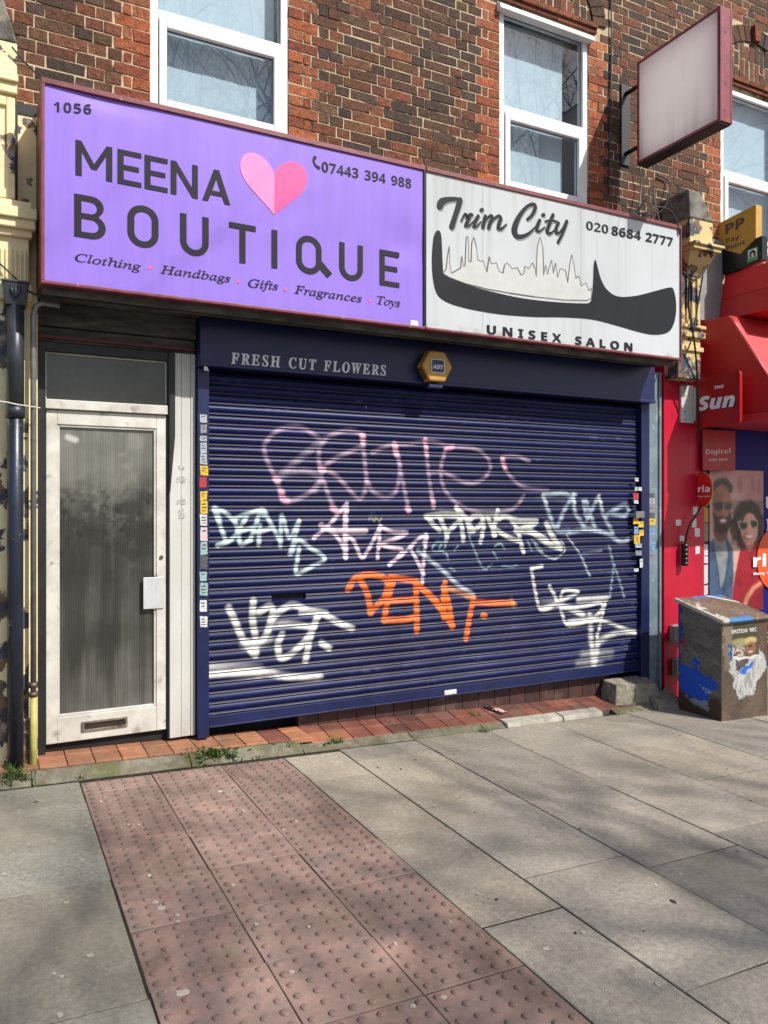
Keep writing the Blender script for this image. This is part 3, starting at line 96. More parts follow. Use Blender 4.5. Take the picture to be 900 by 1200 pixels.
        's': [334, [152, -7, 127, -6, 106, -4, 86, -2, 68, 2, 49, 8, 31, 15, 31, 97, 51, 89, 72, 82, 95, 75, 117, 70, 137, 67, 155, 66, 180, 69, 197, 75, 206, 85, 210, 98, 208, 107, 204, 115, 197, 123, 183, 132, 169, 138, 152, 146, 130, 156, 109, 166, 90, 175, 74, 185, 55, 201, 41, 220, 35, 235, 31, 252, 30, 271, 35, 303, 48, 328, 70, 348, 91, 359, 116, 367, 144, 372, 175, 373, 198, 373, 219, 370, 240, 367, 261, 361, 283, 354, 304, 345, 274, 273, 256, 280, 239, 286, 223, 292, 199, 298, 174, 300, 149, 297, 135, 289, 130, 275, 131, 267, 135, 260, 144, 252, 157, 244, 170, 238, 186, 231, 206, 223, 226, 214, 244, 206, 261, 196, 281, 181, 296, 162, 303, 147, 307, 129, 308, 109, 304, 75, 291, 46, 269, 23, 247, 10, 220, 1, 188, -5]],
        't': [292, [178, -7, 157, -6, 137, -2, 119, 4, 103, 13, 90, 25, 78, 41, 70, 61, 65, 86, 63, 115, 63, 291, 15, 291, 15, 334, 71, 367, 99, 445, 163, 445, 163, 367, 266, 367, 266, 291, 163, 291, 163, 115, 166, 97, 175, 84, 189, 76, 207, 73, 223, 74, 239, 77, 255, 80, 270, 85, 270, 10, 252, 4, 230, -2, 214, -4, 196, -6]],
        'y': [382, [74, -161, 58, -161, 45, -160, 33, -158, 23, -156, 23, -77, 31, -78, 41, -79, 51, -80, 62, -81, 82, -78, 99, -72, 112, -61, 124, -48, 133, -32, 140, -15, 146, 3, 0, 367, 109, 367, 179, 161, 183, 145, 187, 130, 189, 114, 191, 97, 193, 97, 195, 114, 198, 130, 202, 145, 207, 161, 275, 367, 382, 367, 227, -47, 215, -74, 201, -97, 185, -117, 166, -133, 138, -148, 107, -158]],
    },
    'z': {
        'A': [421, [-40, 0, 211, 480, 333, 480, 381, 0, 284, 0, 276, 114, 121, 114, 64, 0], [162, 199, 271, 199, 263, 323, 260, 363, 259, 383, 259, 404, 258, 404, 251, 386, 243, 368, 235, 349, 225, 329]],
        'D': [455, [17, 0, 119, 480, 248, 480, 290, 477, 327, 468, 358, 453, 385, 433, 406, 407, 422, 376, 431, 340, 434, 298, 433, 263, 429, 229, 423, 198, 414, 168, 403, 140, 385, 109, 364, 81, 340, 57, 311, 37, 286, 23, 259, 13, 230, 6, 199, 1, 165, 0], [135, 84, 170, 84, 204, 87, 235, 97, 261, 113, 282, 135, 300, 160, 314, 190, 321, 214, 327, 240, 330, 266, 331, 293, 328, 325, 320, 351, 307, 371, 288, 385, 266, 393, 239, 396, 201, 396]],
        'E': [364, [17, 0, 119, 480, 387, 480, 369, 396, 201, 396, 179, 291, 336, 291, 318, 208, 161, 208, 135, 84, 303, 84, 285, 0]],
        'H': [471, [17, 0, 119, 480, 219, 480, 179, 291, 334, 291, 373, 480, 473, 480, 372, 0, 272, 0, 316, 207, 161, 207, 118, 0]],
        'S': [356, [130, -7, 107, -6, 85, -3, 64, 1, 45, 7, 28, 14, 13, 23, 13, 113, 33, 102, 53, 94, 72, 87, 91, 81, 111, 78, 131, 77, 152, 79, 171, 83, 187, 90, 203, 106, 209, 130, 205, 154, 193, 173, 181, 184, 167, 196, 151, 208, 138, 217, 125, 228, 112, 240, 100, 253, 90, 267, 81, 283, 75, 300, 71, 319, 69, 340, 71, 368, 78, 393, 89, 416, 105, 436, 124, 453, 147, 467, 173, 478, 202, 484, 234, 486, 258, 485, 281, 483, 303, 478, 324, 472, 344, 464, 364, 454, 328, 377, 295, 391, 264, 399, 234, 402, 209, 398, 189, 387, 176, 370, 172, 348, 176, 325, 187, 307, 199, 297, 214, 285, 231, 273, 255, 255, 275, 236, 290, 216, 301, 193, 308, 169, 310, 142, 308, 110, 299, 82, 286, 58, 268, 38, 246, 22, 221, 9, 193, 0, 162, -5]],
        'T': [357, [87, 0, 171, 395, 55, 395, 73, 480, 404, 480, 386, 395, 271, 395, 187, 0]],
        'n': [406, [12, 0, 90, 367, 165, 367, 158, 299, 161, 299, 176, 319, 193, 337, 211, 353, 230, 364, 252, 371, 277, 373, 306, 370, 330, 361, 348, 345, 361, 324, 369, 298, 371, 268, 371, 251, 368, 231, 364, 209, 320, 0, 222, 0, 267, 214, 271, 236, 272, 253, 268, 276, 256, 289, 236, 293, 215, 289, 196, 274, 185, 260, 174, 243, 165, 223, 157, 201, 149, 177, 143, 152, 111, 0]],
        'u': [406, [130, -7, 101, -4, 78, 6, 59, 22, 47, 43, 39, 69, 36, 99, 37, 113, 38, 130, 41, 149, 44, 169, 86, 367, 185, 367, 140, 152, 136, 131, 134, 113, 138, 91, 150, 78, 170, 73, 191, 78, 211, 92, 222, 107, 232, 124, 242, 144, 250, 166, 257, 190, 263, 215, 296, 367, 394, 367, 316, 0, 241, 0, 248, 68, 244, 68, 230, 47, 214, 29, 196, 14, 176, 3, 154, -4]],
    },
    's': {
        'p': [272, [113, -60, 97, -59, 80, -57, 62, -55, 44, -52, 39, -50, 35, -47, 31, -42, 30, -35, 30, -33, 50, 87, 52, 93, 55, 96, 61, 100, 68, 101, 75, 101, 81, 99, 87, 97, 92, 96, 108, 92, 126, 86, 146, 77, 154, 91, 161, 108, 167, 129, 171, 153, 174, 180, 175, 210, 174, 240, 171, 267, 167, 292, 161, 312, 154, 329, 146, 342, 123, 333, 103, 325, 87, 320, 71, 319, 66, 319, 60, 320, 55, 323, 52, 328, 50, 333, 30, 452, 30, 455, 31, 462, 35, 467, 39, 470, 44, 472, 62, 475, 80, 477, 97, 479, 114, 480, 132, 479, 149, 475, 164, 469, 177, 459, 188, 445, 199, 424, 206, 406, 213, 386, 220, 364, 226, 340, 232, 315, 236, 289, 239, 263, 241, 236, 242, 210, 241, 184, 239, 157, 236, 131, 232, 105, 226, 80, 220, 56, 213, 34, 206, 14, 199, -4, 188, -25, 177, -40, 164, -49, 149, -55, 132, -59]],
    },
}
from mathutils import Vector, Matrix

random.seed(7); np.random.seed(7)
SC = bpy.context.scene
COL = SC.collection
PSI = math.radians(27.2); SN, CS = math.sin(PSI), math.cos(PSI)
H = 1.54            # eye height
K = 0.034           # the street falls to the right by this much per metre
FOC, CX, HY = 900.0, 450.0, 592.0

# ---- from a photo point to a place on a wall (y = Y), a side face (x = X) or the pavement
def ray(u, v):
    a = (u-CX)/FOC; b = (HY-v)/FOC
    return (SN+a*CS, CS-a*SN, b)
def at(u, v, Y):
    r = ray(u, v); t = Y/r[1]; return Vector((r[0]*t, Y, H+r[2]*t))
def atx(u, v, X):
    r = ray(u, v); t = X/r[0]; return Vector((X, r[1]*t, H+r[2]*t))
def atg(u, v, off=0.0):
    r = ray(u, v); t = (off-H)/(r[2]+K*r[0]); return Vector((r[0]*t, r[1]*t, H+r[2]*t))
def G(x, off=0.0): return -K*x+off

def S(r, g, b, a=1.0):
    f = lambda c: (c/255/12.92 if c/255 <= .04045 else ((c/255+.055)/1.055)**2.4)
    return (f(r), f(g), f(b), a)

# ------------------------------------------------------------------ materials
MATS = {}
def pbr(name, c1, c2=None, rough=.6, scale=8.0, bump=.0, bscale=60.0, metal=0.0, spec=.5, detail=6.0, contrast=(.35, .65), attr=None, coat=0.0, trans=0.0, stretch=None, c3=None, s3=3.0, t3=(.55, .62)):
    """a procedural surface: two base colours mixed by noise, third colour in worn patches, noise bump"""
    if name in MATS: return MATS[name]
    m = bpy.data.materials.new(name); m.use_nodes = True
    nt = m.node_tree; N = nt.nodes; L = nt.links
    b = N['Principled BSDF']; out = N['Material Output']
    b.inputs['Roughness'].default_value = rough
    b.inputs['Metallic'].default_value = metal
    b.inputs['Specular IOR Level'].default_value = spec
    b.inputs['Coat Weight'].default_value = coat; b.inputs['Coat Roughness'].default_value = .42
    tc = N.new('ShaderNodeTexCoord'); vec = tc.outputs['Object']
    if stretch:
        mp = N.new('ShaderNodeMapping'); mp.inputs['Scale'].default_value = stretch
        L.new(vec, mp.inputs['Vector']); vec2 = mp.outputs['Vector']
    else: vec2 = vec
    col = None
    if attr:
        at_ = N.new('ShaderNodeVertexColor'); at_.layer_name = attr; col = at_.outputs['Color']
    if c2 is not None or attr:
        nz = N.new('ShaderNodeTexNoise'); nz.inputs['Scale'].default_value = scale; nz.inputs['Detail'].default_value = detail
        nz.inputs['Roughness'].default_value = .62
        L.new(vec2, nz.inputs['Vector'])
        mr = N.new('ShaderNodeMapRange'); mr.inputs['From Min'].default_value = contrast[0]; mr.inputs['From Max'].default_value = contrast[1]
        L.new(nz.outputs['Fac'], mr.inputs['Value'])
        mx = N.new('ShaderNodeMix'); mx.data_type = 'RGBA'
        L.new(mr.outputs['Result'], mx.inputs['Factor'])
        if attr:
            mul = N.new('ShaderNodeMix'); mul.data_type = 'RGBA'; mul.blend_type = 'MULTIPLY'; mul.inputs['Factor'].default_value = 1.0
            mx.inputs['A'].default_value = c1; mx.inputs['B'].default_value = c2 if c2 else c1
            L.new(col, mul.inputs['A']); L.new(mx.outputs['Result'], mul.inputs['B']); col = mul.outputs['Result']
        else:
            mx.inputs['A'].default_value = c1; mx.inputs['B'].default_value = c2; col = mx.outputs['Result']
    if c3 is not None:
        n3 = N.new('ShaderNodeTexNoise'); n3.inputs['Scale'].default_value = s3; n3.inputs['Detail'].default_value = 9; n3.inputs['Roughness'].default_value = .6
        L.new(vec2, n3.inputs['Vector'])
        r3 = N.new('ShaderNodeMapRange'); r3.inputs['From Min'].default_value = t3[0]; r3.inputs['From Max'].default_value = t3[1]
        L.new(n3.outputs['Fac'], r3.inputs['Value'])
        m3 = N.new('ShaderNodeMix'); m3.data_type = 'RGBA'; L.new(r3.outputs['Result'], m3.inputs['Factor'])
        if col is None: m3.inputs['A'].default_value = c1
        else: L.new(col, m3.inputs['A'])
        m3.inputs['B'].default_value = c3; col = m3.outputs['Result']
    if col is None: b.inputs['Base Color'].default_value = c1
    else: L.new(col, b.inputs['Base Color'])
    if bump > 0:
        nb = N.new('ShaderNodeTexNoise'); nb.inputs['Scale'].default_value = bscale; nb.inputs['Detail'].default_value = 5
        L.new(vec, nb.inputs['Vector'])
        bp = N.new('ShaderNodeBump'); bp.inputs['Strength'].default_value = bump; bp.inputs['Distance'].default_value = .01
        L.new(nb.outputs['Fac'], bp.inputs['Height']); L.new(bp.outputs['Normal'], b.inputs['Normal'])
    if trans > 0:
        tr = N.new('ShaderNodeBsdfTranslucent')
        if col is None: tr.inputs['Color'].default_value = c1
        else: L.new(col, tr.inputs['Color'])
        ms = N.new('ShaderNodeMixShader'); ms.inputs[0].default_value = trans
        L.new(b.outputs[0], ms.inputs[1]); L.new(tr.outputs[0], ms.inputs[2]); L.new(ms.outputs[0], out.inputs['Surface'])
    MATS[name] = m
    return m

def glass(name, tint=(.9, .95, .97, 1), gain=1.3):
    if name in MATS: return MATS[name]
    m = bpy.data.materials.new(name); m.use_nodes = True
    nt = m.node_tree; N = nt.nodes; L = nt.links
    N.remove(N['Principled BSDF'])
    t = N.new('ShaderNodeBsdfTransparent'); t.inputs['Color'].default_value = tint
    g = N.new('ShaderNodeBsdfGlossy'); g.inputs['Roughness'].default_value = .01
    f = N.new('ShaderNodeFresnel'); f.inputs['IOR'].default_value = 1.55
    mt = N.new('ShaderNodeMath'); mt.operation = 'MULTIPLY'; mt.inputs[1].default_value = gain; mt.use_clamp = True
    L.new(f.outputs[0], mt.inputs[0])
    nz = N.new('ShaderNodeTexNoise'); nz.inputs['Scale'].default_value = 1.3
    tc = N.new('ShaderNodeTexCoord'); L.new(tc.outputs['Object'], nz.inputs['Vector'])
    bp = N.new('ShaderNodeBump'); bp.inputs['Strength'].default_value = .08; bp.inputs['Distance'].default_value = .02
    L.new(nz.outputs['Fac'], bp.inputs['Height']); L.new(bp.outputs['Normal'], g.inputs['Normal'])
    ge = N.new('ShaderNodeNewGeometry'); iv = N.new('ShaderNodeMath'); iv.operation = 'SUBTRACT'; iv.inputs[0].default_value = 1.0; L.new(ge.outputs['Backfacing'], iv.inputs[1])
    m2 = N.new('ShaderNodeMath'); m2.operation = 'MULTIPLY'; L.new(mt.outputs[0], m2.inputs[0]); L.new(iv.outputs[0], m2.inputs[1]); mt = m2
    mx = N.new('ShaderNodeMixShader')
    L.new(mt.outputs[0], mx.inputs[0]); L.new(t.outputs[0], mx.inputs[1]); L.new(g.outputs[0], mx.inputs[2])
    L.new(mx.outputs[0], N['Material Output'].inputs['Surface'])
    MATS[name] = m
    return m

# ------------------------------------------------------------------ objects
WLOC = {}
def tag(o, label=None, cat=None, group=None, kind=None):
    if label: o['label'] = label
    if cat: o['category'] = cat
    if group: o['group'] = group
    if kind: o['kind'] = kind
    return o
def place(o, loc, parent):
    loc = Vector(loc)
    WLOC[o] = loc
    if parent is not None:
        o.parent = parent; o.location = loc-WLOC[parent]
    else: o.location = loc
    COL.objects.link(o)
    return o
def thing(name, label, cat, loc, group=None):
    o = bpy.data.objects.new(name, None); o.empty_display_size = .1
    place(o, loc, None); return tag(o, label, cat, group)

class MB:
    def __init__(s): s.v = []; s.f = []; s.m = []; s.c = []; s.col = (1, 1, 1, 1); s.smooth = set()
    def add(s, vs, fs, m=0, smooth=False):
        n = len(s.v)
        s.v += [tuple(p) for p in vs]; s.c += [s.col]*len(vs)
        for f in fs:
            if smooth: s.smooth.add(len(s.f))
            s.f.append(tuple(i+n for i in f)); s.m.append(m)
        return s
    def box(s, x0, x1, y0, y1, z0, z1, m=0, slope=0.0):
        g = lambda x, z: z-slope*x
        vs = [(x, y, g(x, z)) for z in (z0, z1) for y in (y0, y1) for x in (x0, x1)]
        return s.add(vs, [(0, 2, 3, 1), (4, 5, 7, 6), (0, 1, 5, 4), (2, 6, 7, 3), (0, 4, 6, 2), (1, 3, 7, 5)], m)
    def hexa(s, v8, m=0):
        return s.add(v8, [(0, 2, 3, 1), (4, 5, 7, 6), (0, 1, 5, 4), (2, 6, 7, 3), (0, 4, 6, 2), (1, 3, 7, 5)], m)
    def slab(s, x0, x1, y0, y1, zt, th, ch, m=0, slope=0.0, tilt=(0, 0), jit=0.0):
        """a slab with chamfered upper edges"""
        xc, yc = (x0+x1)/2, (y0+y1)/2
        g = lambda x, y, z: z-slope*x+tilt[0]*(x-xc)+tilt[1]*(y-yc)
        r1 = [(x0, y0), (x1, y0), (x1, y1), (x0, y1)]
        r2 = [(x0+ch, y0+ch), (x1-ch, y0+ch), (x1-ch, y1-ch), (x0+ch, y1-ch)]
        if jit:
            jj = [(random.uniform(-jit, jit), random.uniform(-jit, jit)) for _ in range(4)]
            r1 = [(a+c, b+d) for (a, b), (c, d) in zip(r1, jj)]; r2 = [(a+c, b+d) for (a, b), (c, d) in zip(r2, jj)]
        vs = [(x, y, g(x, y, zt-th)) for x, y in r1]+[(x, y, g(x, y, zt-ch)) for x, y in r1]+[(x, y, g(x, y, zt)) for x, y in r2]
        fs = [(8, 9, 10, 11)]
        for k in range(4):
            j = (k+1) % 4
            fs += [(k, j, 4+j, 4+k), (4+k, 4+j, 8+j, 8+k)]
        return s.add(vs, fs, m)
    def tube(s, pts, r, n=8, m=0, caps=True):
        pts = [Vector(p) for p in pts]; R = r if isinstance(r, (list, tuple)) else [r]*len(pts)
        vs = []; fs = []; up = None
        for i, p in enumerate(pts):
            d = (pts[min(i+1, len(pts)-1)]-pts[max(i-1, 0)])
            d = d.normalized() if d.length > 1e-9 else Vector((0, 0, 1))
            if up is None: up = d.orthogonal().normalized()
            up = (up-d*up.dot(d)); up = up.normalized() if up.length > 1e-6 else d.orthogonal().normalized()
            w = d.cross(up)
            for k in range(n):
                a = 2*math.pi*k/n; vs.append(p+(up*math.cos(a)+w*math.sin(a))*R[i])
        for i in range(len(pts)-1):
            for k in range(n):
                j = (k+1) % n
                fs.append((i*n+k, i*n+j, (i+1)*n+j, (i+1)*n+k))
        s.add(vs, fs, m, smooth=True)
        if caps:
            b = len(s.v)-len(vs)
            s.f.append(tuple(b+k for k in reversed(range(n)))); s.m.append(m)
            s.f.append(tuple(b+len(vs)-n+k for k in range(n))); s.m.append(m)
        return s
    def prism(s, poly, o, ux, uy, un, th, m=0, back=True):
        """extrude a 2-D outline: front at o, thickness th along -un"""
        o, ux, uy, un = Vector(o), Vector(ux), Vector(uy), Vector(un)
        n = len(poly)
        fr = [o+ux*a+uy*b for a, b in poly]; bk = [p-un*th for p in fr]
        area = sum(poly[i][0]*poly[(i+1) % n][1]-poly[(i+1) % n][0]*poly[i][1] for i in range(n))
        if (area > 0) != (ux.cross(uy).dot(un) > 0): fr.reverse(); bk.reverse()
        fs = [tuple(range(n))]
        if back: fs.append(tuple(reversed(range(n, 2*n))))
        fs += [(i, n+i, n+(i+1) % n, (i+1) % n) for i in range(n)]
        return s.add(fr+bk, fs, m)
    def build(s, name, mats, parent=None, bevel=0.0, tri=False, colors=False, shade=False, loc=None):
        mats = mats if isinstance(mats, (list, tuple)) else [mats]
        a = np.array(s.v, dtype=np.float64)
        if loc is None:
            lo, hi = a.min(0), a.max(0); loc = ((lo[0]+hi[0])/2, (lo[1]+hi[1])/2, lo[2])
        me = bpy.data.meshes.new(name)
        me.from_pydata((a-np.array(loc)).tolist(), [], s.f)
        for m in mats: me.materials.append(m)
        if len(mats) > 1: me.polygons.foreach_set('material_index', s.m)
        if s.smooth or shade:
            sm = [shade or (i in s.smooth) for i in range(len(s.f))]
            me.polygons.foreach_set('use_smooth', sm)
        if colors:
            ca = me.color_attributes.new('Col', 'FLOAT_COLOR', 'POINT')
            ca.data.foreach_set('color', np.array(s.c, dtype=np.float32).ravel())
        if tri:
            bm = bmesh.new(); bm.from_mesh(me)
            bmesh.ops.triangulate(bm, faces=[f for f in bm.faces if len(f.verts) > 4]); bm.to_mesh(me); bm.free()
        me.update()
        o = bpy.data.objects.new(name, me)
        place(o, loc, parent)
        if bevel > 0:
            b = o.modifiers.new('edge', 'BEVEL'); b.width = bevel; b.segments = 2; b.limit_method = 'ANGLE'; b.angle_limit = math.radians(40)
        return o

def painted_grid(name, mat, P, C, parent=None, shade=True, closed_back=None):
    """a surface patch: P[nz,nx,3] points, C[nz,nx,3] pigment"""
    nz, nx = P.shape[:2]
    a = P.reshape(-1, 3); lo, hi = a.min(0), a.max(0); loc = np.array(((lo[0]+hi[0])/2, (lo[1]+hi[1])/2, lo[2]))
    me = bpy.data.meshes.new(name)
    idx = np.arange(nz*nx).reshape(nz, nx)
    q = np.stack([idx[:-1, :-1], idx[:-1, 1:], idx[1:, 1:], idx[1:, :-1]], -1).reshape(-1, 4)
    nf = len(q)
    me.vertices.add(nz*nx); me.vertices.foreach_set('co', (a-loc).astype(np.float32).ravel())
    me.loops.add(nf*4); me.loops.foreach_set('vertex_index', q.astype(np.int32).ravel())
    me.polygons.add(nf); me.polygons.foreach_set('loop_start', np.arange(0, nf*4, 4, dtype=np.int32))
    me.polygons.foreach_set('loop_total', np.full(nf, 4, dtype=np.int32)) if False else None
    me.polygons.foreach_set('use_smooth', np.full(nf, shade))
    me.materials.append(mat)
    ca = me.color_attributes.new('Col', 'FLOAT_COLOR', 'POINT')
    rgba = np.ones((nz*nx, 4), np.float32); rgba[:, :3] = C.reshape(-1, 3)
    ca.data.foreach_set('color', rgba.ravel())
    me.update(calc_edges=True); me.validate()
    o = bpy.data.objects.new(name, me)
    return place(o, loc, parent)

# ---- pigment painting helpers (numpy)
def lin(c): return np.array(S(*c)[:3])
def sstep(a, b, x):
    t = np.clip((x-a)/(b-a), 0, 1); return t*t*(3-2*t)
def vnoise(X, Y, scale, seed=0, octaves=3):
    out = np.zeros_like(X, dtype=float); amp = 1.0; tot = 0.0
    rs = np.random.RandomState(seed)
    for o in range(octaves):
        T = rs.rand(64, 64)
        x = X*scale*2**o+rs.rand()*50; y = Y*scale*2**o+rs.rand()*50
        xi = np.floor(x).astype(int); yi = np.floor(y).astype(int); fx = x-xi; fy = y-yi
        fx = fx*fx*(3-2*fx); fy = fy*fy*(3-2*fy)
        g = lambda i, j: T[(xi+i) % 64, (yi+j) % 64]
        out += amp*((g(0, 0)*(1-fx)+g(1, 0)*fx)*(1-fy)+(g(0, 1)*(1-fx)+g(1, 1)*fx)*fy)
        tot += amp; amp *= .5
    return out/tot
def smooth_path(pts, n=6):
    p = [np.array(a, float) for a in pts]
    if len(p) < 3: return p
    q = [2*p[0]-p[1]]+p+[2*p[-1]-p[-2]]
    out = []
    for i in range(1, len(q)-2):
        for k in range(n):
            t = k/n
            out.append(.5*((2*q[i])+(-q[i-1]+q[i+1])*t+(2*q[i-1]-5*q[i]+4*q[i+1]-q[i+2])*t*t+(-q[i-1]+3*q[i]-3*q[i+1]+q[i+2])*t**3))
    out.append(p[-1]); return out
def stroke_alpha(X, Z, pts, w, soft):
    """coverage of a brush stroke over sample positions X, Z"""
    p = np.array(pts); r = w+soft
    m = (X > p[:, 0].min()-r) & (X < p[:, 0].max()+r) & (Z > p[:, 1].min()-r) & (Z < p[:, 1].max()+r)
    A = np.zeros_like(X)
    if not m.any(): return A
    xs = X[m]; zs = Z[m]; d = np.full(xs.shape, 1e9)
    for a, b in zip(p[:-1], p[1:]):
        ab = b-a; L2 = max(ab.dot(ab), 1e-12)
        t = np.clip(((xs-a[0])*ab[0]+(zs-a[1])*ab[1])/L2, 0, 1)
        d = np.minimum(d, np.hypot(xs-a[0]-t*ab[0], zs-a[1]-t*ab[1]))
    A[m] = 1-sstep(max(w-soft, 0), w+soft, d)
    return A
def inpoly(X, Y, poly):
    r = np.zeros(X.shape, bool); n = len(poly)
    for i in range(n):
        x1, y1 = poly[i]; x2, y2 = poly[(i+1) % n]
        if y1 == y2: continue
        c = ((Y > min(y1, y2)) & (Y <= max(y1, y2)) & (X < (Y-y1)*(x2-x1)/(y2-y1)+x1)); r ^= c
    return r
def over(C, A, col):
    return C*(1-A[..., None])+np.array(col)*A[..., None]

# ------------------------------------------------------------------ lettering
def arc(cx, cy, rx, ry, a0, a1, n=10):
    return [(cx+rx*math.cos(math.radians(a0+(a1-a0)*k/n)), cy+ry*math.sin(math.radians(a0+(a1-a0)*k/n))) for k in range(n+1)]
def rrect(x0, y0, x1, y1, r):
    return arc(x1-r, y0+r, r, r, -90, 0)+arc(x1-r, y1-r, r, r, 0, 90)+arc(x0+r, y1-r, r, r, 90, 180)+arc(x0+r, y0+r, r, r, 180, 270)
def flat(*polys): return [[c for q in pl for c in q] for pl in polys]
GL['d'] = {
    'E': [500]+flat([(0, 0), (430, 0), (430, 102), (108, 102), (108, 306), (385, 306), (385, 408), (108, 408), (108, 612), (430, 612), (430, 714), (0, 714)]),
    'M': [745]+flat([(0, 0), (108, 0), (108, 500), (272, 180), (368, 180), (532, 500), (532, 0), (640, 0), (640, 714), (540, 714), (320, 292), (100, 714), (0, 714)]),
    'N': [620]+flat([(0, 0), (108, 0), (108, 510), (420, 0), (520, 0), (520, 714), (412, 714), (412, 204), (100, 714), (0, 714)]),
    'A': [600]+flat([(0, 0), (114, 0), (164, 150), (396, 150), (446, 0), (560, 0), (332, 714), (228, 714)], [(196, 246), (280, 520), (364, 246)]),
    'B': [560]+flat([(0, 0)]+arc(268, 200, 212, 200, -90, 62)+arc(258, 540, 190, 174, -32, 90)+[(0, 714)], [(108, 102)]+[(108, 318)]+arc(258, 210, 112, 108, 90, -90), [(108, 412)]+[(108, 614)]+arc(248, 513, 98, 101, 90, -90)),
    'O': [600]+flat(rrect(0, -4, 500, 718, 244), list(reversed(rrect(108, 104, 392, 610, 138)))),
    'Q': [600]+flat(rrect(0, -4, 500, 718, 244), list(reversed(rrect(108, 104, 392, 610, 138)))),
    'U': [590]+flat([(0, 714)]+arc(245, 240, 245, 246, 180, 360, 18)+[(490, 714), (382, 714)]+arc(245, 240, 137, 140, 360, 180, 18)+[(108, 714)]),
    'T': [520]+flat([(0, 612), (188, 612), (188, 0), (296, 0), (296, 612), (484, 612), (484, 714), (0, 714)]),
    'I': [210]+flat([(0, 0), (108, 0), (108, 714), (0, 714)]),
}
def grow(splines, d):
    """push every outline outwards by d (holes shrink)"""
    if abs(d) < 1e-9: return splines
    ar = lambda q: sum(q[i][0]*q[(i+1) % len(q)][1]-q[(i+1) % len(q)][0]*q[i][1] for i in range(len(q)))
    big = max((ar(q) for q in splines), key=abs); sg = 1 if big > 0 else -1
    out = []
    for q in splines:
        n = len(q); r = []
        for i in range(n):
            a, b, c = q[i-1], q[i], q[(i+1) % n]
            d1 = (b[0]-a[0], b[1]-a[1]); d2 = (c[0]-b[0], c[1]-b[1]); l1 = math.hypot(*d1) or 1; l2 = math.hypot(*d2) or 1
            n1 = (d1[1]/l1*sg, -d1[0]/l1*sg); n2 = (d2[1]/l2*sg, -d2[0]/l2*sg); m = (n1[0]+n2[0], n1[1]+n2[1]); mm = m[0]**2+m[1]**2
            k = 2/max(mm, 1.2)
            r.append((b[0]+m[0]*k*d, b[1]+m[1]*k*d))
        out.append(r)
    return out
def text(name, key, s, p0, width, size, mat, parent, xd=(1, 0, 0), up=(0, 0, 1), track=0.0, bold=0.0, th=.0010, shear=0.0, fit=True, label=None, slope=0.0, flip=False):
    """raised lettering on a surface; baseline starts at p0, is `width` long, capitals `size`*0.72 high"""
    xd, up = Vector(xd).normalized(), Vector(up).normalized(); nn = xd.cross(up)
    x = 0.0; splines = []
    last = 0.0
    for ch in s:
        if ch == ' ': x += 260+track*1000; continue
        if ch not in GL[key]: x += 300; continue
        g = GL[key][ch]
        for sp in g[1:]:
            pts = [(sp[i]+x+shear*sp[i+1], sp[i+1]) for i in range(0, len(sp), 2)]
            splines.append(pts); last = max(last, max(p[0] for p in pts))
        x += g[0]+track*1000
    first = min(p[0] for sp in splines for p in sp)
    sx = (width/(last-first)) if fit else size/1000
    sy = size/1000
    cu = bpy.data.curves.new(name, 'CURVE'); cu.dimensions = '2D'; cu.fill_mode = 'BOTH'; cu.extrude = th/2
    if flip: splines = [[(first+last-a, b) for a, b in pts] for pts in splines]
    glyphs = [[((a-first)*sx, b*sy) for a, b in pts] for pts in splines]
    for pts in grow(glyphs, bold):
        sp = cu.splines.new('POLY'); sp.points.add(len(pts)-1); sp.use_cyclic_u = True
        for k, (a, b) in enumerate(pts): sp.points[k].co = (a, b, 0, 1)
    tmp = bpy.data.objects.new(name, cu); COL.objects.link(tmp)
    dg = bpy.context.evaluated_depsgraph_get(); dg.update()
    me = bpy.data.meshes.new_from_object(tmp.evaluated_get(dg))
    bpy.data.objects.remove(tmp)
    R = Matrix((xd, up, nn)).transposed().to_4x4()
    if slope:
        Sh = Matrix.Identity(4); Sh[1][0] = slope; R = R @ Sh
    me.transform(R)
    me.materials.clear(); me.materials.append(mat)
    o = bpy.data.objects.new(name, me)
    place(o, Vector(p0)+nn*(th/2), parent)
    if label: o['label'] = label
    return o
def text_px(name, key, s, a, b, cap, Y, mat, parent, **kw):
    """text on a wall from photo points: baseline a -> b, capital height cap photo pixels at its start"""
    A = at(a[0], a[1], Y); B = at(b[0], b[1], Y); T = at(a[0], a[1]-cap, Y)
    return text(name, key, s, A, (B-A).x, (T.z-A.z)/.714, mat, parent, slope=(B.z-A.z)/(B.x-A.x), **kw)
def text_pxx(name, key, s, a, b, cap, X, mat, parent, **kw):
    A = atx(a[0], a[1], X); B = atx(b[0], b[1], X); T = atx(a[0], a[1]-cap, X)
    return text(name, key, s, A, A.y-B.y, (T.z-A.z)/.714, mat, parent, xd=(0, -1, 0), slope=(B.z-A.z)/(A.y-B.y), **kw)
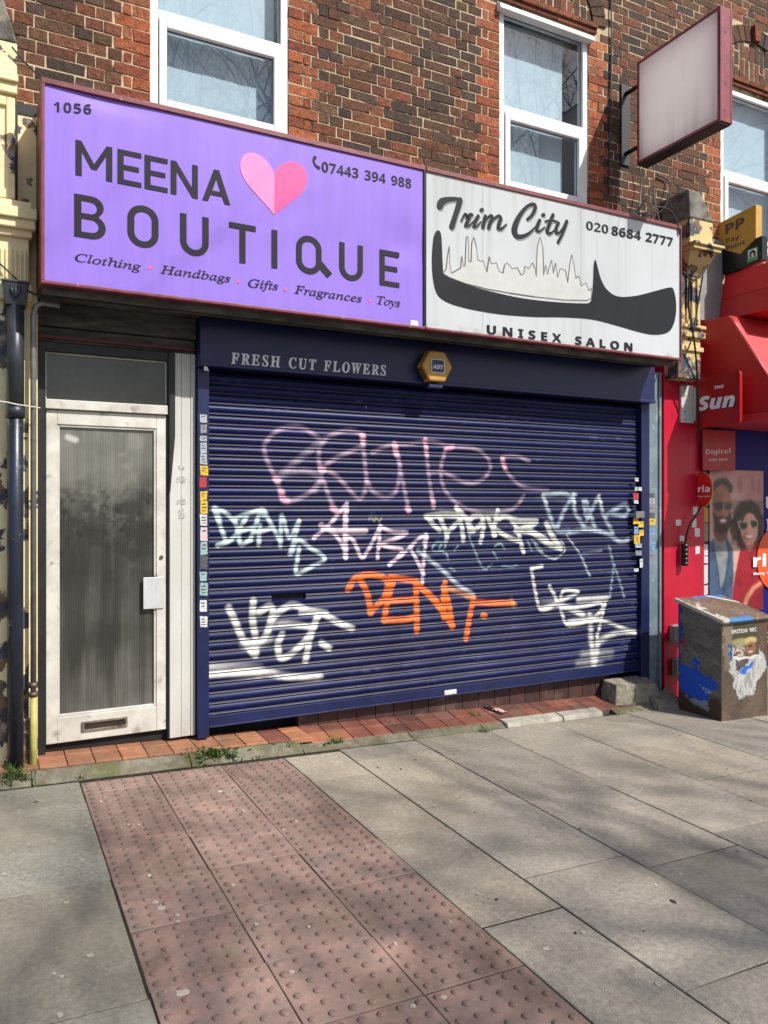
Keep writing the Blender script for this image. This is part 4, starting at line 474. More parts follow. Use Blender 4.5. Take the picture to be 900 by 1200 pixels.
def brush(mb, pts, widths, Y, n=6, m=0, cap=True):
    """flat brush stroke on a wall plane, rounded ends; pts (x, z)"""
    p = smooth_path([(a[0], a[1]) for a in pts], n)
    if isinstance(widths, (int, float)): widths = [widths]*len(pts)
    w = [a[0] for a in smooth_path([(q, 0) for q in widths], n)] if len(pts) > 2 else list(widths)
    vs = []; N = len(p)
    for i in range(N):
        d = p[min(i+1, N-1)]-p[max(i-1, 0)]; l = np.hypot(*d); d = d/l if l > 1e-9 else np.array([1, 0])
        nx, nz = -d[1], d[0]
        vs.append((p[i][0]+nx*w[i], Y, p[i][1]+nz*w[i])); vs.append((p[i][0]-nx*w[i], Y, p[i][1]-nz*w[i]))
    fs = [(2*i, 2*i+1, 2*i+3, 2*i+2) for i in range(N-1)]
    if cap:
        for e, i in ((0, 0), (1, N-1)):
            d = (p[1]-p[0]) if e == 0 else (p[-1]-p[-2]); a0 = math.atan2(d[1], d[0])
            b = len(vs); sgn = 1 if e else -1
            arc = []
            for k in range(1, 6):
                t = a0+math.pi/2*sgn*1-sgn*math.pi*k/6 if e else a0+math.pi/2+math.pi*k/6
                vs.append((p[i][0]+math.cos(t)*w[i], Y, p[i][1]+math.sin(t)*w[i])); arc.append(b+k-1)
            fs.append(tuple([2*i]+arc+[2*i+1]))
    mb.add(vs, fs, m)
    return mb
# ================================================================== LIGHT, SKY, CAMERA
SUN = Vector((.60, -1.0, 1.20)).normalized()
w = bpy.data.worlds.new('World'); SC.world = w; w.use_nodes = True
nt = w.node_tree; bg = nt.nodes['Background']
sky = nt.nodes.new('ShaderNodeTexSky'); sky.sky_type = 'NISHITA'; sky.sun_disc = False
sky.sun_elevation = math.asin(SUN.z); sky.sun_rotation = math.atan2(SUN.x, SUN.y)
sky.air_density = 1.0; sky.dust_density = 2.0; sky.ozone_density = 1.0
nt.links.new(sky.outputs[0], bg.inputs['Color']); bg.inputs['Strength'].default_value = .11
sl = bpy.data.lights.new('sun', 'SUN'); sl.energy = 4.2; sl.angle = math.radians(.55); sl.color = (1, .95, .87)
so = bpy.data.objects.new('sun', sl); so.rotation_euler = SUN.to_track_quat('Z', 'Y').to_euler(); so.location = (6, -8, 12); COL.objects.link(so)
cam = bpy.data.cameras.new('camera'); cam.sensor_fit = 'VERTICAL'; cam.sensor_height = 36; cam.lens = 27
cam.shift_y = -8/1200; cam.clip_start = .05; cam.clip_end = 1000
co = bpy.data.objects.new('camera', cam); co.location = (0, 0, H); co.rotation_euler = (math.radians(90), 0, -PSI); COL.objects.link(co)
SC.camera = co
vs_ = SC.view_settings; vs_.view_transform = 'Standard'; vs_.look = 'None'; vs_.gamma = 1; vs_.exposure = 0.40; vs_.use_curve_mapping = False
SC.render.engine = 'CYCLES'
SC.cycles.max_bounces = 7; SC.cycles.transparent_max_bounces = 12; SC.cycles.use_denoising = True

# ================================================================== GROUND
def ground_sheet():
    b = MB(); 
    for i in range(-10, 10):
        for j in range(-10, 10):
            x0, x1, y0, y1 = i*30, i*30+30, j*30, j*30+30
            f = lambda x: -.26-K*max(-40, min(40, x))
            b.add([(x0, y0, f(x0)), (x1, y0, f(x1)), (x1, y1, f(x1)), (x0, y1, f(x0))], [(0, 1, 2, 3)])
    o = b.build('ground', pbr('asphalt', S(62, 62, 62), S(78, 76, 74), .9, 40, .4, 200))
    tag(o, 'dark asphalt road and ground around the shop', 'ground', kind='structure')
ground_sheet()

slab_a, slab_b = (.74, .72, .67, 1), (.98, .96, .92, 1)
m_slab = pbr('paving_concrete', (.70, .69, .67, 1), (1.04, 1.04, 1.03, 1), .92, 45, .9, 240, attr='Col', contrast=(.34, .64), c3=S(128, 119, 104), s3=1.6, t3=(.50, .85), detail=14)
m_gum = pbr('gum', S(186, 180, 168), S(160, 152, 140), .8, 60)
m_dkgum = pbr('gum_dark', S(52, 48, 44), None, .7)
m_joint = pbr('joint_dirt', S(34, 31, 26), S(48, 44, 34), .95, 30, c3=S(50, 58, 24), s3=2.5, t3=(.54, .62))

def pavement():
    bed = MB(); bed.box(-8, 14, -1.5, 4.70, -.25, -.0045, slope=K)
    # open left over so that the bed never lies in a slab's top
    tag(bed.build('pavement_bed', m_joint), 'dirt filled joints beneath the paving slabs', 'pavement', kind='structure')
    b = MB()
    def lay(x0, x1, y0, y1, gap=.0042, base=None):
        t = random.uniform(.84, 1.10); wr = random.uniform(-.03, .03)
        c = base or (.455, .405, .335)
        b.col = (c[0]*t*(1+wr), c[1]*t, c[2]*t*(1-wr), 1)
        b.slab(x0+gap, x1-gap, y0+gap, y1-gap, random.uniform(-.0012, .0018), .05, .0025, 0, K, (random.uniform(-.002, .002), random.uniform(-.002, .002)), jit=.0032)
    # big flags left of the blister paving
    for x0, x1 in ((-.40, .452), (-1.25, -.40), (-2.1, -1.25), (-2.95, -2.1), (-5, -2.95)):
        ys = [4.63, 4.30, 3.365, 2.495, 1.625, .755, -.115, -.985, -1.5]
        for a, c in zip(ys[1:], ys[:-1]): lay(x0, x1, a, c, base=(.40, .375, .31))
    cols = [(1.655, 2.045, [4.60, 4.142, 3.285, 2.411, 1.54, .67, -.2, -1.07, -1.5]),
            (2.045, 2.63, [4.63, 4.385, 3.533, 2.67, 1.806, .94, .07, -.8, -1.5]),
            (2.63, 3.235, [4.66, 4.28, 3.417, 2.535, 1.67, .8, -.07, -.95, -1.5]),
            (3.235, 3.83, [4.66, 3.55, 2.68, 1.81, .94, .07, -.8, -1.5]),
            (3.83, 4.62, [4.66, 3.99, 3.27, 2.3, 1.43, .56, -.31, -1.5]),
            (4.62, 5.5, [4.95, 4.12, 3.45, 2.6, 1.73, .86, 0, -1.5]),
            (5.5, 6.4, [4.98, 4.3, 3.4, 2.5, 1.6, .7, -.2, -1.5]), (6.4, 7.3, [4.98, 4.0, 3.1, 2.2, 1.3, .4, -.5, -1.5]),
            (7.3, 8.2, [4.98, 4.3, 3.4, 2.5, 1.6, .7, -.2, -1.5]), (8.2, 10.5, [4.98, 4.0, 3.1, 2.2, 1.3, .4, -.5, -1.5])]
    for x0, x1, ys in cols:
        for a, c in zip(ys[1:], ys[:-1]): lay(x0, x1, a, c)
    for x0, x1 in ((.452, .84), (.84, 1.25), (1.25, 1.655)):
        for a, c in ((-.62, .2), (-1.5, -.62)): lay(x0, x1, a, c)
    # trodden chewing gum
    b.col = (1, 1, 1, 1)
    def blob(x, y, r, mi):
        n = 9; ph = random.random()*6; st = random.uniform(.6, 1.6)
        ring = [(x+r*st*math.cos(2*math.pi*k/n+ph)*random.uniform(.8, 1.2), y+r*math.sin(2*math.pi*k/n+ph)*random.uniform(.8, 1.2)) for k in range(n)]
        top = [(x+(p[0]-x)*.8, y+(p[1]-y)*.8) for p in ring]
        b.add([(px, py, G(px, .0015)) for px, py in ring]+[(px, py, G(px, .0040)) for px, py in top],
              [tuple(range(n, 2*n))]+[(k, (k+1) % n, n+(k+1) % n, n+k) for k in range(n)], mi)
    for u, v, r in ((685, 1042, 1), (683, 1093, .9), (640, 1112, .9), (770, 1154, 1.1), (552, 1003, .7), (560, 1048, .8), (614, 850, .6), (660, 945, .9), (676, 935, .6),
                    (748, 903, .7), (695, 897, .7), (100, 968, .8), (95, 1008, .9), (105, 1120, 1), (72, 1145, 1), (70, 1190, 1.2), (78, 1058, .8), (5, 1025, .8), (40, 950, .6), (22, 950, .6), (485, 912, .6), (500, 896, .5), (818, 898, .5), (830, 912, .6)):
        p = atg(u, v); blob(p.x, p.y, .010*r, 1)
    p = atg(789, 1057); blob(p.x, p.y, .018, 2)
    for k in range(70):
        x, y = random.uniform(1.8, 5.4), random.uniform(.9, 4.4); blob(x, y, random.uniform(.003, .008), 1 if random.random() < .7 else 2)
    for k in range(18):
        x, y = random.uniform(-1, .4), random.uniform(1.5, 4.4); blob(x, y, random.uniform(.003, .008), 1 if random.random() < .6 else 2)
    tag(b.build('pavement', [m_slab, m_gum, m_dkgum], colors=True), 'worn grey concrete paving slabs dotted with trodden gum', 'pavement', kind='structure')

    # red blister paving
    b = MB(); xs = [.454, .842, 1.25, 1.653]; ys = [4.60, 4.42, 4.04, 3.66, 3.28, 2.905, 2.525, 2.15, 1.76, 1.38, .99, .6, .2]
    dn = 10
    for i in range(3):
        for a, c in zip(ys[1:], ys[:-1]):
            t = random.uniform(.88, 1.10); gr = random.uniform(-.06, .10)
            b.col = (.355*t, (.252+.06*gr)*t, (.215+.06*gr)*t, 1)
            zt = random.uniform(-.0015, .0025)
            b.slab(xs[i]+.002, xs[i+1]-.002, a+.003, c-.003, zt, .05, .002, 0, K, jit=.0015)
            nx = 6; ny = max(2, round((c-a)/.064)); dx = (xs[i+1]-xs[i])/nx; dy = (c-a)/ny
            for p in range(nx):
                for q in range(ny):
                    x = xs[i]+dx*(p+.5); y = a+dy*(q+.5); s = random.uniform(.9, 1.05); wear = random.random()
                    ww = random.uniform(.78, .98); b.col = tuple([cc*ww for cc in (.315*t, .222*t, .190*t)]+[1])
                    vs = []
                    for r, h in ((.0155, .0005), (.0135, .0050), (.0100, .0074), (.0050, .0080)):
                        for k in range(dn):
                            an = 2*math.pi*k/dn; px, py = x+r*s*math.cos(an), y+r*s*math.sin(an); vs.append((px, py, G(px, zt+h*s)))
                    fs = [(l*dn+k, l*dn+(k+1) % dn, (l+1)*dn+(k+1) % dn, (l+1)*dn+k) for l in range(3) for k in range(dn)]+[tuple(3*dn+k for k in range(dn))]
                    b.add(vs, fs, 0, smooth=True)
    b.col = (1, 1, 1, 1)
    def blob(x, y, r, mi):
        n = 9; ph = random.random()*6
        ring = [(x+r*1.3*math.cos(2*math.pi*k/n+ph)*random.uniform(.8, 1.2), y+r*math.sin(2*math.pi*k/n+ph)*random.uniform(.8, 1.2)) for k in range(n)]
        top = [(x+(p[0]-x)*.8, y+(p[1]-y)*.8) for p in ring]
        b.add([(px, py, G(px, .0015)) for px, py in ring]+[(px, py, G(px, .0065)) for px, py in top], [tuple(range(n, 2*n))]+[(k, (k+1) % n, n+(k+1) % n, n+k) for k in range(n)], mi)
    for u, v, r in ((188, 1065, 1.4), (182, 1058, 1), (208, 1073, .8), (257, 928, 1.3), (213, 1164, 2.2), (190, 1165, 1.2), (123, 935, .7), (118, 940, .7), (150, 967, .7), (162, 967, .7), (300, 1084, .8), (332, 973, .8), (273, 1038, .8),
                    (526, 1081, .9), (520, 1170, 1), (463, 1107, .9), (484, 1180, .9), (362, 1087, .7), (342, 1140, .9), (347, 963, .8), (285, 951, .7), (430, 993, .8), (175, 1027, .8), (208, 1081, .7)):
        p = atg(u, v); blob(p.x, p.y, .009*r, 1)
    m_bl = pbr('blister_concrete', (.70, .74, .74, 1), (1.16, 1.02, .98, 1), .88, 11, .6, 260, attr='Col', contrast=(.32, .68), c3=S(112, 94, 82), s3=2.6, t3=(.50, .72), detail=14)
    tag(b.build('blister_paving', [m_bl, m_gum], colors=True), 'band of worn pink blister paving running to the shop front', 'pavement', kind='structure')

    # mossy concrete edging, quarry tile step
    m_edge = pbr('edging_concrete', S(134, 128, 112), S(98, 93, 78), .92, 14, .8, 60, c3=S(92, 92, 60), s3=4, t3=(.48, .64))
    b = MB(); x = -.5
    while x < 5.3:
        x1 = x+random.uniform(.55, .9)
        ya = 4.64 if x < 2 else 4.66
        h = .058 if x < 1.4 else .032
        if x > 3.4 and x < 4.5: x = x1; continue
        b.hexa([(x+.003, ya, G(x, .002)), (x1-.003, ya, G(x1, .002)), (x+.003, 4.735, G(x, -.1)), (x1-.003, 4.735, G(x1, -.1)),
                (x+.003, ya+.006, G(x, .008+random.uniform(-.004, .004))), (x1-.003, ya+.006, G(x1, .008)), (x+.003, 4.735, G(x, h)), (x1-.003, 4.735, G(x1, h))])
        x = x1
    tag(b.build('step_edging', m_edge, bevel=.006), 'sloping mossy concrete edging along the tiled step', 'kerb', kind='structure')
    b = MB()
    for x, x1, h in ((3.42, 3.95, .035), (3.955, 4.36, .04)):
        b.hexa([(x, 4.64, G(x, .004)), (x1, 4.65, G(x1, .004)), (x, 4.75, G(x, -.1)), (x1, 4.75, G(x1, -.1)), (x, 4.655, G(x, h)), (x1, 4.66, G(x1, h)), (x, 4.75, G(x, h+.012)), (x1, 4.75, G(x1, h+.016))])
    tag(b.build('edging_repair', pbr('pale_mortar', S(176, 172, 160), S(138, 133, 120), .9, 9, .6, 60), bevel=.006), 'pale patched mortar edging near the right end of the step', 'kerb', kind='structure')
    m_tile = pbr('quarry_tile', (.60, .62, .64, 1), (1.08, 1.05, 1.03, 1), .65, 12, .4, 120, attr='Col', contrast=(.3, .68), c3=S(104, 88, 74), s3=6, t3=(.54, .74), detail=12)
    b = MB(); x = -.2
    while x < 4.75:
        left = x < 1.75
        wd = .150 if left else .152
        rows = ((4.737, 4.888), (4.888, 5.04)) if not left else ((4.737, 4.92), (4.92, 5.04))
        for r, (a, c) in enumerate(rows):
            t = random.uniform(.8, 1.15)
            if x < 1.55: base = (.42, .185, .10)
            elif x < 2.1: base = random.choice([(.44, .18, .09), (.24, .085, .06)])
            else: base = random.choice([(.20, .075, .055), (.23, .08, .055), (.16, .07, .055), (.27, .095, .062)])
            b.col = tuple(q*t for q in base)+(1,)
            ft = 0 if left else .15
            b.slab(x+.0025, x+wd-.0025, a+.0025, c-.0025, .070+ft*((a+c)/2-4.99)+random.uniform(-.002, .002), .03, .003, 0, K, (0, ft))
        x += wd
    b.col = (.10, .085, .07, 1); b.box(-.2, 1.73, 4.737, 5.06, -.1, .058, 0, K); b.box(1.73, 4.76, 4.737, 5.06, -.1, .018, 0, K)
    # riser of red tiles below the shutter, colour darkened for its shade
    x = 1.9
    while x < 4.75:
        t = random.uniform(.7, 1.1); b.col = (.075*t, .03*t, .027*t, 1)
        b.hexa([(x+.003, 5.0, G(x, .05)), (x+.147, 5.0, G(x+.147, .05)), (x+.003, 5.06, G(x, .05)), (x+.147, 5.06, G(x+.147, .05)), (x+.003, 5.0, .115), (x+.147, 5.0, .115), (x+.003, 5.06, .115), (x+.147, 5.06, .115)]); x += .15
    tag(b.build('tiled_step', m_tile, colors=True), 'orange and dark red quarry tile step beneath the shutter', 'step', kind='structure')
pavement()

# ================================================================== BRICK BUILDING
YB = 5.0
bld = thing('brick_building', 'brick building with white upper windows above the shuttered shop', 'building', (2.7, 5.2, 0))
OPEN = [(.906, 1.832, 4.03, 5.52), (3.602, 4.520, 4.03, 5.52), (6.150, 7.080, 4.03, 5.52)]
XA, XB, ZA, ZB = -2.2, 9.0, 3.0, 7.4
def brickwork():
    m_mort = pbr('mortar', S(204, 186, 154), S(172, 154, 126), .95, 25, .5, 150, c3=S(70, 58, 48), s3=4.5, t3=(.52, .60))
    m_br = pbr('brick', (.50, .48, .48, 1), (1.22, 1.2, 1.16, 1), .9, 26, 1.0, 75, attr='Col', contrast=(.32, .66), c3=(.035, .025, .02, 1), s3=16, t3=(.60, .76), detail=10)
    wall = MB(); edges = [XA]
    for a, b_, z0, z1 in OPEN:
        wall.box(edges[-1], a, YB+.0045, YB+.3, ZA, ZB); wall.box(a, b_, YB+.0045, YB+.3, ZA, z0); wall.box(a, b_, YB+.0045, YB+.3, z1, ZB); edges.append(b_)
    wall.box(edges[-1], XB, YB+.0045, YB+.3, ZA, ZB)
    wl = wall.build('wall', m_mort, bld)
    b = MB(); CH = .0755; BH = .0675
    dark = [(.092, .041, .021), (.070, .034, .020), (.112, .046, .023), (.050, .032, .025), (.094, .048, .025), (.128, .048, .023), (.080, .042, .022), (.060, .034, .023)]
    red = [(.27, .076, .026), (.23, .062, .024), (.30, .092, .034), (.20, .056, .025), (.25, .084, .036)]; mid = [(.14, .048, .024), (.165, .054, .025), (.12, .042, .023)]
    arch = [((a+b_)/2, 5.63, .50, .40) for a, b_, _, _ in OPEN]      # centre x, springing, half width, rise
    def in_arch(x, z, grow):
        for cx, zs, hw, rs in arch:
            if z > zs-.10 and ((x-cx)/(hw+grow))**2+(max(0, z-zs)/(rs+grow))**2 < 1: return True
        return False
    def put(x0, x1, z0, z1, pal, y=YB):
        if x1-x0 < .03: return
        c = random.choice(pal); t = random.uniform(.85, 1.5)
        b.col = (c[0]*t, c[1]*t*random.uniform(.93, 1.07), c[2]*t, 1)
        j = lambda: random.uniform(-.0032, .0032); e = .003
        y0 = y+random.uniform(-.002, .003)
        r1 = [(x0+j(), z0+j()), (x1+j(), z0+j()), (x1+j(), z1+j()), (x0+j(), z1+j())]
        s = [(e, e), (-e, e), (-e, -e), (e, -e)]
        vs = [(p[0], y+.012, p[1]) for p in r1]+[(p[0], y0+e*.7, p[1]) for p in r1]+[(p[0]+q[0], y0, p[1]+q[1]) for p, q in zip(r1, s)]
        fs = [(8, 9, 10, 11)]
        for k in range(4):
            n = (k+1) % 4; fs += [(k, n, 4+n, 4+k), (4+k, 4+n, 8+n, 8+k)]
        b.add(vs, fs)
    z = 3.70; row = 0
    while z < ZB-.08:
        gaps = [(XA, XB)]
        x = XA-(0 if row % 2 else .158)+random.uniform(-.01, .01); k = row
        while x < XB:
            wd = .215 if k % 2 == 0 else .102
            x0, x1 = x, x+wd; zc = z+BH/2
            segs = [(x0, x1)]
            for a, b_, z0, z1 in OPEN:
                if z0-.02 < zc < z1+.10:
                    lo, hi = (a-.224, b_+.224) if row % 2 else (a-.170, b_+.170)
                    if zc > z1: lo, hi = a-.06, b_+.06
                    ns = []
                    for p, q in segs:
                        if q <= lo or p >= hi: ns.append((p, q)); continue
                        if p < lo: ns.append((p, lo-.004))
                        if q > hi: ns.append((hi+.004, q))
                    segs = ns
            for p, q in segs:
                if in_arch((p+q)/2, zc, .16): continue
                put(p, q, z, z+BH, dark if random.random() < (.86 if wd > .15 else .74) else mid)
            x += wd+.0082; k += 1
        for a, b_, z0, z1 in OPEN:
            if z0-.02 < z+BH/2 < z1+.0:
                for sg, e0 in ((-1, a), (1, b_)):
                    for d0, d1 in (((.002, .216),) if row % 2 else ((.002, .104), (.112, .162))):
                        put(min(e0+sg*d0, e0+sg*d1), max(e0+sg*d0, e0+sg*d1), z, z+BH, red)
        z += CH; row += 1
    # arches over the windows: ring of voussoirs, soldier bricks inside, keystone
    for cx, zs, hw, rs in arch:
        n = 19
        for i in range(n):
            a0 = math.pi*(i+.06)/n; a1 = math.pi*(i+.94)/n
            P = lambda a, g: (cx+(hw+g)*math.cos(a), zs+(rs+g)*math.sin(a))
            c = random.choice(red[1:4] if abs(i-n//2) < 1 else dark); t = random.uniform(.75, 1.25); b.col = (c[0]*t, c[1]*t, c[2]*t, 1)
            pr = .05 if i == n//2 else .012
            q = [P(a0, .0), P(a0, .15), P(a1, .15), P(a1, .0)]
            b.prism([(p[0], p[1]) for p in q], (0, YB-pr, 0), (1, 0, 0), (0, 0, 1), (0, -1, 0), .04+pr)
        x = cx-hw+.01
        while x < cx+hw-.05:
            zz = zs-.005
            while zz < zs+rs:
                top = zs+rs*math.sqrt(max(0, 1-((x+.03-cx)/hw)**2))-.012
                z1 = min(zz+random.choice([.21, .21, .13]), top)
                if z1-zz > .03: put(x, x+.062, zz, z1, dark+mid, YB+.001)
                zz = z1+.01 if z1 < top else 99
            x += .072
    # moulded red brick bands above the window heads
    for a, b_, z0, z1 in OPEN:
        for zz, pr, hh in ((z1+.028, .020, .035), (z1+.066, .038, .036)):
            x = a-.075
            while x < b_+.06:
                c = random.choice(red); t = random.uniform(.6, .9); b.col = (c[0]*t, c[1]*t, c[2]*t, 1)
                b.box(x, min(x+.21, b_+.075), YB-pr, YB+.02, zz, zz+hh); x += .215
    o = b.build('brick_face', m_br, wl, colors=True)
    # flank and rear so the block has depth, dark inside walls round the shop front
    b = MB(); b.box(XA, XB, 9.0, 9.3, -.5, ZB); b.box(XA-.3, XA, 5.0, 9.3, -.5, ZB); b.box(XB, XB+.3, 5.0, 9.3, -.5, ZB); b.box(XA-.3, XB+.3, 4.99, 9.3, ZB, ZB+.12)
    b.box(XA, XB, 5.34, 9.0, 3.0, 3.14); b.box(XA, -.2, 5.2, 5.5, -.5, 3.0)
    b.build('carcass', pbr('plain_brick', S(110, 80, 66), S(80, 60, 52), .9, 10), bld)
brickwork()

m_upvc = pbr('white_upvc', S(236, 238, 238), S(214, 216, 216), .35, 9, contrast=(.4, .8))
m_glass = glass('window_glass', gain=1.5)
m_curt = pbr('net_curtain', S(196, 208, 216), S(168, 184, 198), .9, 3, 0, trans=.25)
m_gasket = pbr('gasket', S(38, 40, 42), None, .6)
def window(x0, x1, z0, z1, zt, curtain_label, wlabel):
    b = MB(); Y0, Y1 = YB+.012, YB+.085; fw = .052
    b.box(x0, x0+fw, Y0, Y1, z0, z1); b.box(x1-fw, x1, Y0, Y1, z0, z1); b.box(x0+fw, x1-fw, Y0, Y1, z1-fw, z1); b.box(x0+fw, x1-fw, Y0, Y1, z0, z0+fw)
    b.box(x0+fw, x1-fw, Y0, Y1, zt-.03, zt+.03)
    wo = b.build('window', m_upvc, bld, bevel=.006); wo['label'] = wlabel
    # opening lower sash with its own frame
    s = MB(); a, c, d, e = x0+fw+.003, x1-fw-.003, z0+fw+.003, zt-.033; sw = .05; ys, ye = Y0-.014, Y0+.05
    s.box(a, a+sw, ys, ye, d, e); s.box(c-sw, c, ys, ye, d, e); s.box(a+sw, c-sw, ys, ye, e-sw, e); s.box(a+sw, c-sw, ys, ye, d, d+sw)
    s.build('sash', m_upvc, wo, bevel=.007)
    g = MB(); g.box(a+sw-.006, c-sw+.006, Y0+.020, Y0+.026, d+sw-.006, e-sw+.006); g.build('pane', m_glass, wo)
    g = MB(); g.box(x0+fw-.006, x1-fw+.006, Y0+.030, Y0+.036, zt+.024, z1-fw+.006); g.build('pane', m_glass, wo)
    g = MB()
    for (p, q, r, t) in ((a+sw, c-sw, d+sw, e-sw), (x0+fw, x1-fw, zt+.03, z1-fw)):
        yy = Y0+.0165 if r < zt else Y0+.027
        g.box(p, p+.006, yy, yy+.003, r, t); g.box(q-.006, q, yy, yy+.003, r, t); g.box(p+.006, q-.006, yy, yy+.003, t-.006, t); g.box(p+.006, q-.006, yy, yy+.003, r, r+.006)
    g.build('gasket', m_gasket, wo)
    # inside: reveal walls and a hanging net curtain
    rv = MB(); rv.box(x0, x0+.01, Y1, Y1+.6, z0, z1); rv.box(x1-.01, x1, Y1, Y1+.6, z0, z1); rv.box(x0, x1, Y1+.6, Y1+.62, z0, z1); rv.box(x0+.01, x1-.01, Y1, Y1+.6, z0-.02, z0); rv.box(x0+.01, x1-.01, Y1, Y1+.6, z1, z1+.02)
    rv.build('reveal', pbr('room_plaster', S(120, 122, 124), S(100, 102, 104), .9, 3), wo)
    xa, xb = x0+.06, x1-(.06 if x0 > 6 or x0 < 2 else .17)
    n = 120; xs = np.linspace(xa, xb, n); zs = np.linspace(z0+.03, z1-.03, 12)
    X, Z = np.meshgrid(xs, zs); Yc = Y1+.055+.0012*np.sin(X*17+np.sin(Z*2)*.8)+.0006*np.sin(X*41+1.3)
    P = np.stack([X, Yc, Z], -1); C = np.tile(lin((236, 244, 250)), X.shape+(1,)); C = C*(1-.07*((Z < zt) & (X > xa+.35*(xb-xa)+.0) & (X < xb-.18) & (Z < zt-.18)))[..., None]
    m = pbr('curtain_cloth', (.85, .88, .92, 1), (1, 1, 1, 1), .9, 2.5, attr='Col', trans=.3)
    cu = painted_grid('curtain', m, P, C); tag(cu, curtain_label, 'curtain', 'net curtains behind the upper windows')
hd = MB(); hd.hexa([(3.575, 4.945, 5.455), (4.548, 4.945, 5.455), (3.575, 5.01, 5.455), (4.548, 5.01, 5.455), (3.575, 4.96, 5.50), (4.548, 4.96, 5.50), (3.575, 5.01, 5.54), (4.548, 5.01, 5.54)]); hd.build('window_hood', m_upvc, bld, bevel=.004)
window(.906, 1.832, 4.03, 5.52, 4.675, 'pale net curtain in the window above the purple sign', 'white casement window above the purple sign')
window(3.602, 4.520, 4.03, 5.52, 4.705, 'pale net curtain in the window above the white salon sign', 'white window above the white salon sign')
window(6.150, 7.080, 4.03, 5.52, 4.70, 'pale net curtain in the window above the red awning', 'white window above the red awning')

# ================================================================== SHOP FRONT: doorway
m_white = pbr('old_white_paint', S(214, 212, 204), S(188, 185, 176), .5, 7, .15, 60, c3=S(138, 134, 124), s3=9, t3=(.60, .72))
m_black = pbr('black_paint', S(20, 21, 25), S(32, 32, 36), .5, 8)
m_navy = pbr('navy_paint', S(24, 34, 82), S(19, 27, 66), .38, 5, .05, 80, c3=S(52, 58, 84), s3=14, t3=(.66, .74))
m_navyd = pbr('navy_housing', S(19, 29, 82), S(16, 25, 70), .42, 4, .05, 80)
m_grime = pbr('grimy_board', S(96, 92, 86), S(52, 49, 45), .85, 5, .2, 40, stretch=(1, 1, 4))
m_dark = pbr('dark_void', S(30, 28, 27), S(20, 19, 19), .9, 5)
def reeded():
    """dirty reeded wired door glass"""
    m = bpy.data.materials.new('reeded_glass'); m.use_nodes = True; nt = m.node_tree; N = nt.nodes; L = nt.links; b = N['Principled BSDF']
    tc = N.new('ShaderNodeTexCoord')
    n1 = N.new('ShaderNodeTexNoise'); n1.inputs['Scale'].default_value = 3.2; n1.inputs['Detail'].default_value = 7; L.new(tc.outputs['Object'], n1.inputs['Vector'])
    at_ = N.new('ShaderNodeVertexColor'); at_.layer_name = 'Col'
    mr = N.new('ShaderNodeMapRange'); mr.inputs['From Min'].default_value = .3; mr.inputs['From Max'].default_value = .7; mr.inputs['To Min'].default_value = .75; mr.inputs['To Max'].default_value = 1.2; L.new(n1.outputs['Fac'], mr.inputs['Value'])
    mx = N.new('ShaderNodeMix'); mx.data_type = 'RGBA'; mx.blend_type = 'MULTIPLY'; mx.inputs['Factor'].default_value = 1; L.new(at_.outputs['Color'], mx.inputs['A']); L.new(mr.outputs['Result'], mx.inputs['B'])
    L.new(mx.outputs['Result'], b.inputs['Base Color']); b.inputs['Roughness'].default_value = .22; b.inputs['Specular IOR Level'].default_value = .55
    wv = N.new('ShaderNodeTexWave'); wv.inputs['Scale'].default_value = 22; wv.bands_direction = 'X'; wv.inputs['Distortion'].default_value = .15; L.new(tc.outputs['Object'], wv.inputs['Vector'])
    bp = N.new('ShaderNodeBump'); bp.inputs['Strength'].default_value = .22; bp.inputs['Distance'].default_value = .006; L.new(wv.outputs['Color'], bp.inputs['Height']); L.new(bp.outputs['Normal'], b.inputs['Normal'])
    return m
